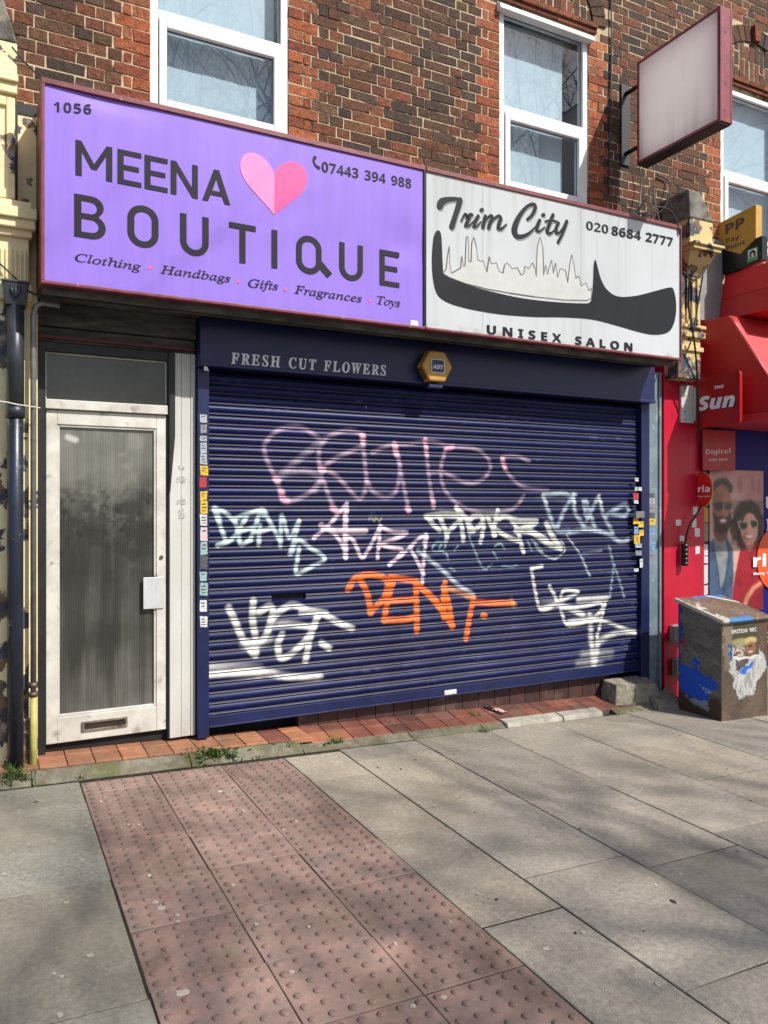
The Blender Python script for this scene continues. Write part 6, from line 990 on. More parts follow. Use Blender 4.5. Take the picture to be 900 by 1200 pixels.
# ================================================================== FASCIA SIGNS
YF = 4.55
m_trim = pbr('maroon_trim', S(132, 58, 66), S(104, 46, 52), .45, 14, .1, 80, c3=S(176, 120, 118), s3=20, t3=(.64, .72))
m_ink = pbr('sign_ink', S(36, 34, 42), S(42, 40, 46), .6, 12, spec=.2)
m_black2 = pbr('sign_black', S(22, 24, 30), S(28, 30, 36), .4, 5, spec=.3)
ZT, ZBt = at(300, 149, YF).z, at(300, 365.5, YF).z
def fascia():
    xl, xs, xr = at(48, 200, YF).x, at(498.5, 300, YF).x, at(798, 350, YF).x
    zb, zt = 2.742, 3.858
    for which in (0, 1):
        x0, x1 = (xl, xs-.004) if which == 0 else (xs+.004, xr)
        nm = ('purple_sign', 'purple MEENA BOUTIQUE fascia sign with a pink heart', 'shop sign') if which == 0 else ('salon_sign', 'white Trim City unisex salon fascia sign with a black comb', 'shop sign')
        t = thing(nm[0], nm[1], nm[2], ((x0+x1)/2, YF+.1, zb), 'fascia signs over the shop front')
        b = MB(); y0, y1 = YF-.012, 4.98; tw = .030
        b.box(x0, x1, y0, y1, zt-tw, zt); b.box(x0, x1, y0, YF+.10, zb, zb+.018)
        if which == 0: b.box(x0, x0+.018, y0, y1, zb+.018, zt-tw)
        else: b.box(x1-.014, x1, y0, y1, zb+.018, zt-tw)
        b.build('frame', m_trim, t, bevel=.003)
        if which == 0:
            b = MB(); b.box(x1-.014, x1+.006, y0+.002, YF+.02, zb+.018, zt-tw); b.build('divider', m_black2, t)
        b = MB(); b.box(x0+.03, x1-.03, YF+.02, YF+.06, zb+.02, zt-.04); b.build('backing', pbr('sign_backing', S(150, 148, 145), None, .7), t)
        xs_ = np.linspace(x0+(.018 if which == 0 else .002), x1-(.014 if which else .014), 240); zs_ = np.linspace(zb+.018, zt-tw, 120)
        X, Z = np.meshgrid(xs_, zs_); hx = (X-x0)/(x1-x0); hz = (Z-zb)/(zt-zb)
        if which == 0:
            n = vnoise(X, Z, 1.6, 21, 4); st = vnoise(X*1.0, Z*.08, 30, 22, 2)
            Y = YF+.0006*np.sin(X*2.6+Z*1.2)+.0012*(vnoise(X, Z*1.4, 2.2, 23, 2)-.5)
            # sagging vinyl near the top corner and right end
            Y += .010*np.exp(-((hx-.93)**2/.003+(hz-.50)**2/.012))+.008*np.exp(-((hx-.13)**2/.01+(hz-.97)**2/.003))
            C = np.tile(lin((147, 118, 218)), X.shape+(1,))*(.90+.14*n+.12*(st-.5))[..., None]; C = over(C, .22*sstep(.05, .0, hz)*n, lin((90, 80, 110)))
            mat = pbr('purple_vinyl', (.98, .98, .98, 1), (1, 1, 1, 1), .34, 3, attr='Col', spec=.4)
        else:
            n = vnoise(X, Z, 2.0, 31, 4); st = vnoise(X, Z*.05, 22, 32, 3)
            Y = YF+.001*np.sin(X*3)
            C = np.tile(lin((198, 203, 206)), X.shape+(1,))*(.86+.18*n)[..., None]
            g = sstep(.52, .8, st)*(.25+.3*hz); C = over(C, g*.45, lin((150, 150, 146)))
            for sx in (at(566, 330, YF).x, at(681, 330, YF).x):
                Y = Y-.002*np.exp(-((X-sx)/.006)**2); C = over(C, .35*np.exp(-((X-sx)/.006)**2), lin((140, 142, 142)))
            A = sstep(.55, .7, vnoise(X, Z, 9, 35, 3))*sstep(.06, .0, hz); C = over(C, A*.8, lin((128, 126, 120)))
            mat = pbr('white_acrylic', (.98, .98, .98, 1), (1, 1, 1, 1), .16, 3, attr='Col', spec=.5)
        pan = painted_grid('panel', mat, np.stack([X, Y, Z], -1), C, t)
        YT = YF-.0022
        if which == 0:
            text_px('lettering', 'b', '1056', (63, 131), (107, 134), 17.5, YT, m_ink, pan, track=.05, label='house number 1056')
            text_px('lettering', 'd', 'MEENA', (88.5, 205), (270, 240.5), 41.5, YT, m_ink, pan, track=-.01, label='MEENA lettering')
            text_px('lettering', 'd', 'BOUTIQUE', (87, 277), (468, 337.5), 50.5, YT, m_ink, pan, track=.26, label='BOUTIQUE lettering')
            m = MB(); brush(m, [(lambda q: (q.x, q.z))(at(u, v, YT)) for u, v in ((369.2, 184.6), (367.8, 187.4), (368.2, 190.8), (370.4, 194.4), (373.6, 196.6))], [.0115, .0075, .0060, .0075, .0115], YT-.0008); m.build('phone_symbol', m_ink, pan)
            q = at(381, 311, YT-.0012); m = MB(); m.prism([(-.030, .030), (-.062, -.002), (.018, -.078), (.050, -.046)], q, (1, 0, 0), (0, 0, 1), (0, -1, 0), .001); m.build('letter_tail', m_ink, pan)
            text_px('lettering', 'b', '07443 394 988', (377, 201), (482, 221), 17.5, YT, m_ink, pan, track=.01, label='telephone number 07443 394 988')
            for wd, a, b_ in (('Clothing', (88, 306), (165, 317)), ('Handbags', (188, 320), (270, 331)), ('Gifts', (291, 336), (326, 340)), ('Fragrances', (345, 343.5), (424, 354.5)), ('Toys', (442, 356), (469, 360))):
                text_px('lettering', 'e', wd, a, b_, 14.5, YT, m_ink, pan, bold=.0007, label=wd+' in italics')
            md = pbr('dot_pink', S(240, 96, 140), None, .4)
            for u, v in ((176, 313.5), (280, 330), (335, 339), (433.5, 352.5)):
                p = at(u, v, YT); m = MB(); m.prism([(.011*math.cos(2*math.pi*k/16), .011*math.sin(2*math.pi*k/16)) for k in range(16)], p, (1, 0, 0), (0, 0, 1), (0, -1, 0), .0012); m.build('bullet', md, pan)
            # heart of two halves
            tip = at(321.5, 252, YT); nt_ = at(320, 203, YT); hw = (at(359, 215, YT).x-at(280.5, 205, YT).x)/2; hh = nt_.z-tip.z
            def half(sg):
                pts = [(0, 0)]
                bz = [((0, 0), (.35, .35), (1.0, .62), (1.0, 1.02)), ((1.0, 1.02), (1.0, 1.50), (.28, 1.52), (0, 1.0))]
                for p0, p1, p2, p3 in bz:
                    for k in range(1, 15):
                        q = k/14; pts.append(tuple((1-q)**3*p0[i]+3*q*(1-q)**2*p1[i]+3*q*q*(1-q)*p2[i]+q**3*p3[i] for i in (0, 1)))
                return [(sg*a*hw, b_*hh) for a, b_ in pts]
            for sg, c in ((-1, S(255, 132, 190)), (1, S(250, 78, 148))):
                m = MB(); m.prism(half(sg), tip, (1, 0, 0), (0, 0, 1), (0, -1, 0), .0012); m.build('heart_half', pbr('heart_pink_%s' % ('pale' if sg < 0 else 'deep'), c, None, .38), pan, tri=True)
            m = MB(); p = at(481, 383, YT); q = at(490, 376, YT); m.box(p.x, q.x, YT-.0008, YT, p.z, q.z); m.build('print_label', pbr('paper_white', S(226, 226, 220)), pan)
        else:
            YT = YF-.0032; c8 = (490, 200, 2.727)
            P = lambda pts: [(lambda q: (q.x, q.z))(at(c8[0]+a/c8[2], c8[1]+b_/c8[2], YT)) for a, b_ in pts]
            comb = [(65, 190), (71, 196), (75, 215), (77, 260), (80, 315), (86, 336), (150, 362), (230, 385), (330, 407), (430, 419), (520, 424), (548, 421), (556, 400), (560, 350), (562, 300), (567, 285), (574, 308), (584, 345), (604, 380), (640, 402), (700, 399), (770, 381), (808, 373), (819, 388), (825, 430), (820, 480), (802, 514), (760, 524), (710, 516), (640, 496), (560, 476), (470, 469), (380, 468), (280, 461), (200, 449), (130, 433), (85, 415), (60, 390), (48, 340), (45, 280), (50, 215), (58, 194)]
            pts = smooth_path(P(comb)+[P(comb)[0]], 4)[:-1]
            m = MB(); m.prism([tuple(a) for a in pts], (0, YT, 0), (1, 0, 0), (0, 0, 1), (0, -1, 0), .0015); m.build('comb_emblem', m_black2, pan, tri=True)
            d9 = (490, 270, 4.0909)
            Q = lambda pts: [(lambda q: (q.x, q.z))(at(d9[0]+a/d9[2], d9[1]+b_/d9[2], YT)) for a, b_ in pts]
            sk = [(118, 205), (135, 185), (143, 120), (150, 75), (152, 160), (160, 205), (205, 180), (210, 122), (217, 172), (226, 170), (232, 30), (240, 32), (243, 150), (255, 150), (258, 60), (267, 32), (280, 85), (286, 140), (300, 148), (312, 145), (330, 200), (342, 125), (350, 160), (375, 155), (388, 195), (408, 205), (415, 165), (425, 155), (440, 170), (452, 185), (475, 178), (495, 215), (508, 205), (512, 170), (530, 185), (548, 155), (560, 180), (567, 222), (572, 80), (585, 30), (598, 80), (602, 215), (612, 165), (620, 212), (640, 142), (648, 205), (660, 155), (668, 225), (682, 182), (695, 188), (706, 190), (718, 250), (728, 160), (737, 115), (748, 165), (755, 228), (772, 220), (782, 270), (790, 258), (806, 252), (818, 290), (832, 278), (830, 325), (810, 335), (700, 333), (560, 318), (440, 300), (330, 280), (230, 255), (150, 225)]
            m = MB(); m.prism(Q(sk), (0, YT+.0006, 0), (1, 0, 0), (0, 0, 1), (0, -1, 0), .001); m.build('skyline', pbr('skyline_fawn', S(196, 197, 195), S(186, 187, 185), .4, 6), pan, tri=True)
            m = MB(); ol = Q(sk+[sk[0]])
            for i in range(len(ol)-1):
                brush(m, [ol[i], ol[i+1]], .0042 if i % 5 == 0 else .0026, YT-.0004-.00006*(i % 3), cap=False)
            m.build('skyline_outline', pbr('outline_grey', S(92, 90, 88), None, .5), pan)
            t5 = (500, 220, 5.0)
            R = lambda pts: [(lambda q: (q.x, q.z))(at(t5[0]+a/t5[2], t5[1]+b_/t5[2], YT)) for a, b_ in pts]
            SCL = .0062/5*1.0
            stro = [([(78, 108), (88, 84), (120, 70), (165, 66), (198, 70)], [16, 18, 13, 10, 9]), ([(196, 72), (186, 110), (168, 165), (148, 228)], [14, 14, 13, 14]),
                    ([(203, 194), (224, 156), (234, 164), (238, 178), (252, 158), (266, 158)], [4, 7, 9, 6, 8, 8]), ([(256, 164), (240, 198), (230, 222)], [8, 10, 9]), ([(230, 222), (250, 222), (275, 196)], [7, 5, 4]),
                    ([(302, 166), (284, 200), (278, 226)], [9, 10, 9]), ([(278, 228), (292, 228), (318, 200)], [7, 5, 4]), ([(320, 130), (326, 128)], [9, 9]),
                    ([(344, 166), (336, 200), (330, 232)], [9, 10, 9]), ([(330, 225), (352, 184), (376, 164), (384, 176), (372, 206), (364, 234)], [4, 6, 8, 9, 10, 9]), ([(366, 226), (392, 186), (420, 166), (434, 178), (424, 210), (420, 236)], [4, 6, 8, 9, 10, 9]), ([(420, 238), (440, 240), (466, 214)], [9, 7, 4]),
                    ([(592, 184), (614, 164), (632, 132), (634, 104), (616, 98), (584, 114), (548, 158), (522, 210), (514, 254), (530, 284), (566, 284), (606, 262), (640, 226)], [8, 9, 10, 10, 9, 9, 12, 15, 16, 13, 10, 7, 4]),
                    ([(662, 190), (650, 220), (644, 248)], [9, 10, 9]), ([(644, 250), (660, 256), (690, 232)], [8, 6, 4]), ([(680, 160), (686, 158)], [9, 9]),
                    ([(740, 158), (722, 205), (706, 252), (722, 268), (754, 244)], [9, 10, 10, 7, 4]), ([(696, 196), (730, 192), (762, 198)], [5, 6, 5]),
                    ([(772, 206), (760, 232), (758, 260), (776, 264), (800, 236), (816, 206)], [8, 9, 9, 7, 7, 8]), ([(820, 196), (808, 234), (790, 280), (770, 318)], [9, 9, 8, 8])]
            for dx, dz, yy, mt, nm2 in ((.008, -.008, YT+.0010, pbr('letter_shadow', S(128, 130, 132), None, .5), 'drop_shadow'), (0, 0, YT-.0008, m_black2, 'lettering')):
                m = MB()
                for i, (pp, ww) in enumerate(stro): brush(m, [(a+dx, b_+dz) for a, b_ in R(pp)], [max(4.2, q*1.16)*SCL for q in ww], yy-.00013*i)
                o = m.build(nm2, mt, pan)
                if nm2 == 'lettering': o['label'] = 'brush script Trim City lettering'
            text_px('lettering', 'b', '020', (687, 269), (713, 274), 15.5, YT, m_black2, pan, track=.0, bold=-.0015, label='020 telephone code')
            text_px('lettering', 'b', '8684', (717, 275), (751, 281.5), 15.5, YT, m_black2, pan, bold=.0006, track=.02, label='telephone digits 8684')
            text_px('lettering', 'b', '2777', (757, 282.5), (788.5, 289), 15.5, YT, m_black2, pan, bold=.0006, track=.02, label='telephone digits 2777')
            text_px('lettering', 'b', 'UNISEX SALON', (571, 391), (741, 411.5), 15, YT, m_black2, pan, track=.22, bold=.002, label='UNISEX SALON lettering')
fascia()

def projecting():
    t = thing('projecting_sign', 'blank square light box in a maroon frame projecting from the wall', 'sign', (4.93, 4.4, 4.42))
    x0, x1, y0, y1, z0, z1 = 4.872, 4.996, 3.965, 4.80, 4.425, 5.285; r = .022
    b = MB()
    b.box(x0, x1, y0, y0+r, z0, z1); b.box(x0, x1, y1-r, y1, z0, z1); b.box(x0, x1, y0+r, y1-r, z0, z0+r); b.box(x0, x1, y0+r, y1-r, z1-r, z1)
    b.box(x0-.004, x0+.012, y0-.004, y0+r+.004, z0-.004, z1+.004); b.box(x1-.012, x1+.004, y0-.004, y0+r+.004, z0-.004, z1+.004)
    bt = MB(); bt.box(x0+.004, x1-.004, y0+.01, y1, z0-.012, z0-.0045); bt.build('underside_shade', m_black, t)  # black plate added as the shade on the underside of the box
    b.build('frame', pbr('faded_maroon', S(150, 72, 82), S(122, 56, 66), .4, 12, .1, 60, c3=S(70, 36, 40), s3=16, t3=(.62, .70)), t, bevel=.003)
    ys = np.linspace(y0+r, y1-r, 90); zs = np.linspace(z0+r, z1-r, 90); Y, Z = np.meshgrid(ys, zs)
    n = vnoise(Y, Z, 3, 41, 4); st = vnoise(Y, Z*.1, 12, 42, 3)
    C = np.tile(lin((246, 243, 243)), Y.shape+(1,))*(.86+.16*n)[..., None]; C = over(C, .3*sstep(.5, .8, st)*sstep(z0+.5, z0, Z)+.12*sstep(.6, .8, n), lin((150, 140, 134)))
    m = pbr('opal_panel', (.98, .98, .98, 1), (1, 1, 1, 1), .3, 3, attr='Col', trans=.78)
    painted_grid('panel', m, np.stack([np.full_like(Y, x0+.006), Y, Z], -1)[:, ::-1], C[:, ::-1], t)
    painted_grid('panel', m, np.stack([np.full_like(Y, x1-.006), Y, Z], -1), C, t)
    b = MB(); b.tube([(4.93, 4.80, 4.6), (4.93, 5.0, 4.6)], .018, 10); b.tube([(4.93, 4.80, 5.12), (4.93, 5.0, 5.12)], .018, 10); b.box(4.88, 4.98, 4.985, 4.999, 4.5, 5.2)
    b.build('bracket', m_black, t)
projecting()

def alarm():
    Y = 4.858; c = at(510, 430, 4.80)
    t = thing('alarm_box', 'yellow hexagonal ADT alarm box above the shutter', 'alarm box', (c.x, 4.85, c.z-.13))
    R_ = .128
    hx = [(R_*math.cos(math.radians(60*k)), R_*.98*math.sin(math.radians(60*k))) for k in range(6)]
    b = MB(); b.prism(hx, (c.x, 4.765, c.z), (1, 0, 0), (0, 0, 1), (0, -1, 0), .09)
    my = pbr('alarm_yellow', S(206, 158, 70), S(184, 136, 58), .45, 12)
    b.build('cover', my, t, bevel=.012)
    b = MB()
    # louvred flank on the lower left face
    a0, a1 = Vector((hx[3][0]+c.x, 0, hx[3][1]+c.z)), Vector((hx[4][0]+c.x, 0, hx[4][1]+c.z)); d = (a1-a0); n_ = Vector((-.866, 0, -.5))
    for k in range(7):
        p = a0+d*(.12+.11*k); q = a0+d*(.17+.11*k); vs = []
        for yy in (4.775, 4.85):
            for s_ in (p, q):
                for o_ in (.001, .007): vs.append((s_.x+n_.x*o_, yy, s_.z+n_.z*o_))
        b.hexa([vs[i] for i in (0, 2, 4, 6, 1, 3, 5, 7)])
    b.build('louvre', pbr('alarm_brown', S(96, 72, 40), None, .5), t)
    b = MB(); w_, h_ = .056, .050
    b.box(c.x-w_, c.x+w_, 4.7618, 4.7645, c.z-h_, c.z+h_); pl = b.build('badge', pbr('badge_navy', S(30, 44, 92), None, .4), t, bevel=.001)
    mw = pbr('badge_white', S(214, 218, 222), None, .4)
    text('lettering', 'z', 'ADT', (c.x-.044, 4.7614, c.z-.020), .088, .060, mw, pl, bold=.0008)
    b = MB(); g = .006
    for k in (0, 1, 2, 3):
        x0, x1, z0, z1 = ((-w_, w_, h_-g, h_), (-w_, w_, -h_, -h_+g), (-w_, -w_+g, -h_+g, h_-g), (w_-g, w_, -h_+g, h_-g))[k]; b.box(c.x+x0, c.x+x1, 4.7605, 4.7616, c.z+z0, c.z+z1)
    b.build('badge_border', mw, pl)
    b = MB(); b.box(c.x-.06, c.x+.06, 4.79, 4.856, c.z-.155, c.z-.122); b.build('strobe', pbr('strobe_blue', S(34, 44, 84), None, .2), t, bevel=.008)
alarm()

# ================================================================== PEELING PILASTER, PIPES
def peeling(name, z_lo, z_hi, lo, hi, base=S(232, 217, 174)):
    """old cream paint flaking off towards the foot, showing slate and brown undercoats"""
    m = bpy.data.materials.new(name); m.use_nodes = True; nt = m.node_tree; N = nt.nodes; L = nt.links; b = N['Principled BSDF']; b.inputs['Roughness'].default_value = .62
    ge = N.new('ShaderNodeNewGeometry'); sp = N.new('ShaderNodeSeparateXYZ'); L.new(ge.outputs['Position'], sp.inputs[0])
    def noise(s, d=8, r=.6):
        n = N.new('ShaderNodeTexNoise'); n.inputs['Scale'].default_value = s; n.inputs['Detail'].default_value = d; n.inputs['Roughness'].default_value = r; L.new(ge.outputs['Position'], n.inputs['Vector']); return n.outputs['Fac']
    def mapr(v, a, c, d=0, e=1):
        r = N.new('ShaderNodeMapRange'); r.inputs['From Min'].default_value = a; r.inputs['From Max'].default_value = c; r.inputs['To Min'].default_value = d; r.inputs['To Max'].default_value = e; L.new(v, r.inputs['Value']); return r.outputs['Result']
    def math2(op, a, c):
        q = N.new('ShaderNodeMath'); q.operation = op
        for i, z in enumerate((a, c)):
            if isinstance(z, (int, float)): q.inputs[i].default_value = z
            else: L.new(z, q.inputs[i])
        return q.outputs[0]
    def mix(f, a, c):
        x = N.new('ShaderNodeMix'); x.data_type = 'RGBA'; L.new(f, x.inputs['Factor'])
        for k, z in (('A', a), ('B', c)):
            if isinstance(z, tuple): x.inputs[k].default_value = z
            else: L.new(z, x.inputs[k])
        return x.outputs['Result']
    thr = mapr(sp.outputs['Z'], z_lo, z_hi, lo, hi)
    n1 = math2('ADD', noise(7, 9, .55), math2('MULTIPLY', noise(1.7, 3), .55)); n1 = math2('SUBTRACT', n1, .27)
    f = mapr(math2('SUBTRACT', n1, thr), 0, .012)
    dirt = mapr(noise(5, 8, .7), .5, .85, 0, .6)
    cream = mix(dirt, base, S(160, 134, 88))
    under = mix(mapr(noise(13), .48, .56), S(58, 64, 76), mix(mapr(noise(9), .5, .6), S(120, 92, 66), S(150, 146, 138)))
    col = mix(f, cream, under)
    L.new(col, b.inputs['Base Color'])
    bp = N.new('ShaderNodeBump'); bp.inputs['Strength'].default_value = .6; bp.inputs['Distance'].default_value = .004; bp.invert = True
    hsum = math2('ADD', f, math2('MULTIPLY', noise(60, 4), .25)); L.new(hsum, bp.inputs['Height']); L.new(bp.outputs['Normal'], b.inputs['Normal'])
    MATS[name] = m; return m
m_peel = peeling('peeling_cream', 0, 2.6, .43, .57)
m_peel2 = peeling('peeling_cream_upper', 2.6, 4.2, .66, .62)
m_stone = pbr('grey_coping', S(134, 130, 122), S(96, 92, 86), .9, 12, .6, 60, c3=S(74, 72, 66), s3=6, t3=(.54, .64))
def left_pilaster():
    t = thing('pilaster', 'cream pilaster with flaking paint at the left of the doorway', 'pilaster', (-.1, 4.95, 0))
    b = MB(); b.box(-.42, .203, 4.85, 5.25, -.06, 2.70); b.box(-.42, .150, 4.835, 4.85, .35, 2.62); b.box(-.44, .208, 4.838, 4.85, -.06, .32)
    b.build('shaft', m_peel, t, bevel=.006)
    b = MB(); x1 = .232
    b.box(-.46, .215, 4.79, 5.1, 2.70, 2.79); b.box(-.45, .200, 4.80, 5.1, 2.79, 3.05)
    for k in range(7): b.box(.03+.024*k, .044+.024*k, 4.788, 4.80, 2.80, 2.98)
    b.box(-.46, .216, 4.77, 5.1, 3.05, 3.09); b.box(-.47, x1, 4.74, 5.1, 3.09, 3.14); b.box(-.48, x1+.006, 4.72, 5.1, 3.14, 3.20); b.box(-.46, .215, 4.77, 5.1, 3.20, 3.25)
    b.build('capital', m_peel2, t, bevel=.007)
    b = MB(); b.box(-.40, .130, 4.83, 5.1, 3.25, 3.86)
    b.box(.085, .130, 4.812, 4.83, 3.27, 3.84); b.box(-.40, .085, 4.812, 4.83, 3.79, 3.84); b.box(-.40, .085, 4.812, 4.83, 3.27, 3.32)
    b.tube([(-.05, 4.80, 3.76), (-.05, 4.76, 3.68), (-.05, 4.79, 3.58)], [.05, .07, .03], 12)
    b.box(-.42, .140, 4.80, 5.1, 3.86, 3.92); b.box(-.42, .145, 4.78, 5.1, 3.92, 3.96); b.box(-.40, .140, 4.81, 5.1, 3.96, 4.15)
    b.build('console', m_peel2, t, bevel=.006)
    b = MB(); b.hexa([(-.40, 4.80, 4.15), (.142, 4.80, 4.15), (-.40, 5.1, 4.15), (.142, 5.1, 4.15), (-.25, 4.84, 4.46), (.055, 4.84, 4.46), (-.25, 5.1, 4.46), (.055, 5.1, 4.46)])
    b.build('coping', m_stone, t, bevel=.012)
    b = MB(); b.box(.132, .246, 4.95, 5.0, 2.76, 3.88); b.box(.204, .252, 4.93, 5.06, -.05, 2.76); b.build('return_board', m_peel2, t)
    b = MB(); b.box(.132, .147, 4.942, 4.949, 3.24, 3.88); b.box(.147, .246, 4.942, 4.949, 3.82, 3.88); b.build('recess_shade', m_black, t)  # black strips stand in for shadow along the recess edges
left_pilaster()
def pipes():
    t = thing('drainpipe', 'dark blue drainpipe with a square hopper on the cream pilaster', 'pipe', (.125, 4.78, 0))
    m = pbr('pipe_blue', S(36, 44, 62), S(26, 32, 46), .35, 8, .1, 60, c3=S(112, 116, 122), s3=18, t3=(.64, .70)); mh = pbr('hopper_grey', S(52, 58, 66), S(40, 44, 52), .4, 8)
    x = at(18, 600, 4.78).x
    b = MB(); b.tube([(x, 4.785, -.005), (x, 4.785, 2.66)], .042, 18); b.build('pipe', m, t)
    b = MB(); b.tube([(x, 4.785, 2.03), (x, 4.785, 2.10)], .050, 18); b.tube([(x, 4.785, 2.10), (x, 4.785, 2.66)], .046, 18); b.build('collar', mh, t)
    b = MB(); hz = at(18, 357, 4.74).z
    b.hexa([(x-.055, 4.74, hz), (x+.055, 4.74, hz), (x-.055, 4.84, hz), (x+.055, 4.84, hz), (x-.066, 4.725, hz+.12), (x+.066, 4.725, hz+.12), (x-.066, 4.84, hz+.12), (x+.066, 4.84, hz+.12)])
    b.box(x-.070, x+.070, 4.72, 4.845, hz+.12, hz+.135); b.build('hopper', mh, t, bevel=.005)
    b = MB()
    for an in (-.5, 0, .5):
        b.tube([(x, 4.729, hz+.035), (x+math.sin(an)*.04, 4.722, hz+.075), (x+math.sin(an)*.05, 4.722, hz+.10)], [.006, .009, .003], 8)
    b.build('leaf_ornament', mh, t)
    t = thing('conduit', 'thin grey conduit beside the door with a yellow lower sleeve', 'pipe', (.225, 4.82, 0))
    x = .2235
    b = MB(); b.tube([(x, 4.81, .47), (x, 4.81, 2.62), (x+.012, 4.81, 2.675), (x+.045, 4.81, 2.70), (x+.14, 4.81, 2.695)], .0165, 12); b.build('pipe', pbr('conduit_grey', S(140, 142, 140), S(112, 114, 112), .4, 14, metal=.3), t)
    b = MB(); b.tube([(x, 4.81, -.01), (x, 4.81, .47)], .0205, 12); b.build('sleeve', pbr('sleeve_yellow', S(196, 188, 108), S(160, 152, 84), .55, 8), t)
    b = MB(); b.tube([(x, 4.81, .45), (x, 4.81, .475)], .025, 12); b.tube([(x, 4.81, .50), (x, 4.81, .53)], .023, 12); b.build('clamp', pbr('rusty_clamp', S(120, 100, 80), S(90, 84, 78), .5, 30, metal=.5), t)
    def cable(nm, label, pts, r, m, group='cables on the walls'):
        b = MB(); b.tube(smooth_path([tuple(p) for p in pts], 6), r, 6); o = b.build(nm, m); tag(o, label, 'cable', group); return o
    mk = pbr('cable_black', S(24, 24, 26), None, .5); mw = pbr('cable_white', S(206, 204, 198), None, .5); mg = pbr('cable_grey', S(88, 86, 84), None, .5)
    cable('cable', 'white cable strung across the cream pilaster and drainpipe', [at(-25, 468, 4.73), at(5, 471, 4.735), at(20, 474, 4.735), at(40, 477, 4.79), at(47, 478, 4.86)], .004, mw)
    cable('cable', 'thin dark cable running from the pilaster top to the purple sign corner', [at(14, 55, 4.78), at(28, 72, 4.78), at(40, 84, 4.72), at(50, 97, 4.56)], .005, mk)
    cable('cable', 'dark cable sagging over the pilaster above the hopper', [at(-10, 300, 4.77), at(14, 322, 4.76), at(32, 340, 4.76), at(48, 348, 4.62)], .005, mk)
    cable('cable', 'straight black cable running down the bricks right of the salon window', [at(716, -60, 4.985), at(716.5, 60, 4.985), at(714, 150, 4.985), at(713, 228, 4.985)], .008, mk)
    cable('cable', 'pale cable hanging below the blank projecting sign', [at(750, 196, 4.95), at(751, 220, 4.95), at(749, 246, 4.9)], .006, mg)
    cable('cable', 'black cable looping from the bricks to the top of the salon sign', [at(770, 205, 4.98), at(784, 212, 4.97), at(785, 226, 4.9), at(778, 244, 4.75), at(764, 252, 4.66), at(748, 250, 4.6)], .006, mk)
    cable('cable', 'tangled black cable standing up behind the salon sign', [at(746, 248, 4.6), at(758, 232, 4.65), at(765, 218, 4.75), at(768, 240, 4.7), at(774, 262, 4.62), at(782, 268, 4.6)], .006, mk)
    cable('cable', 'black cable arching over the right corner of the salon sign', [at(752, 254, 4.58), at(768, 243, 4.55), at(785, 247, 4.55), at(794, 262, 4.54), at(796, 275, 4.54)], .007, mk)
    cable('cable', 'thick black cable draped down the right bracket beside the salon sign', [at(800, 318, 4.68), at(812, 328, 4.66), at(824, 318, 4.70), at(833, 300, 4.8)], .008, mk)
    cable('cable', 'black cable hanging straight down the right bracket shaft', [at(808, 326, 4.68), at(807, 360, 4.72), at(813, 396, 4.72), at(817, 440, 4.78), at(819, 520, 4.90)], .009, mk)
    cable('cable', 'black cable crossing the fluted shaft towards the awning', [at(824, 320, 4.68), at(818, 356, 4.72), at(812, 392, 4.70), at(802, 420, 4.72)], .007, mk)
    cable('cable', 'thin cable sagging over the red pilaster below the salon sign', [at(781, 436, 4.93), at(788, 447, 4.93), at(800, 452, 4.92), at(812, 447, 4.90)], .004, mk)
pipes()

# ================================================================== RIGHT BRACKET AND NEIGHBOURING SHOP
m_peel3 = peeling('peeling_cream_right', 2.6, 4.2, .50, .56, base=S(206, 184, 128))
def right_bracket():
    t = thing('corbel', 'weathered cream and grey corbel between the salon sign and awning', 'corbel', (5.5, 4.85, 2.68))
    b = MB(); b.box(5.36, 5.64, 4.80, 5.05, 2.66, 3.62)
    for k in range(4): b.box(5.385+.065*k, 5.42+.065*k, 4.782, 4.80, 3.14, 3.60)
    for z, h_, o_ in ((3.02, .05, .03), (3.07, .03, .015), (2.90, .04, .02), (3.10, .03, .035)): b.box(5.36-o_, 5.64+o_, 4.80-o_, 5.05, z, z+h_)
    b.build('shaft', m_peel3, t, bevel=.005)
    b = MB()
    b.hexa([(5.42, 4.77, 3.56), (5.62, 4.77, 3.56), (5.42, 5.05, 3.56), (5.62, 5.05, 3.56), (5.36, 4.66, 3.74), (5.67, 4.66, 3.74), (5.36, 5.05, 3.74), (5.67, 5.05, 3.74)])
    b.box(5.35, 5.69, 4.62, 5.05, 3.742, 3.775); b.box(5.34, 5.71, 4.60, 5.05, 3.777, 3.80); b.box(5.37, 5.655, 4.68, 5.05, 3.80, 4.02)
    b.build('console', m_peel3, t, bevel=.006)
    b = MB(); b.hexa([(5.36, 4.67, 4.02), (5.665, 4.67, 4.02), (5.36, 5.0, 4.02), (5.665, 5.0, 4.02), (5.37, 4.69, 4.27), (5.50, 4.69, 4.27), (5.37, 5.0, 4.27), (5.50, 5.0, 4.27)])
    b.build('coping', m_stone, t, bevel=.012)
right_bracket()
m_red = pbr('shop_red', S(196, 16, 52), S(178, 12, 46), .42, 4, .05, 60, c3=S(206, 60, 84), s3=18, t3=(.68, .74))
m_redd = pbr('shop_red_dark', S(120, 14, 30), S(100, 12, 26), .5, 5)
m_vinyl = pbr('awning_red', S(222, 18, 34), S(212, 16, 30), .55, 3, .06, 12, trans=.30, spec=1.0, coat=.8)
m_signred = pbr('sign_red', S(176, 26, 26), S(164, 22, 22), .4, 5)
m_wht = pbr('letter_white', S(246, 246, 248), None, .45)
shop = thing('red_shopfront', 'red painted shop front with a blue poster window at the far right', 'shop', (6.4, 5.05, -.2))
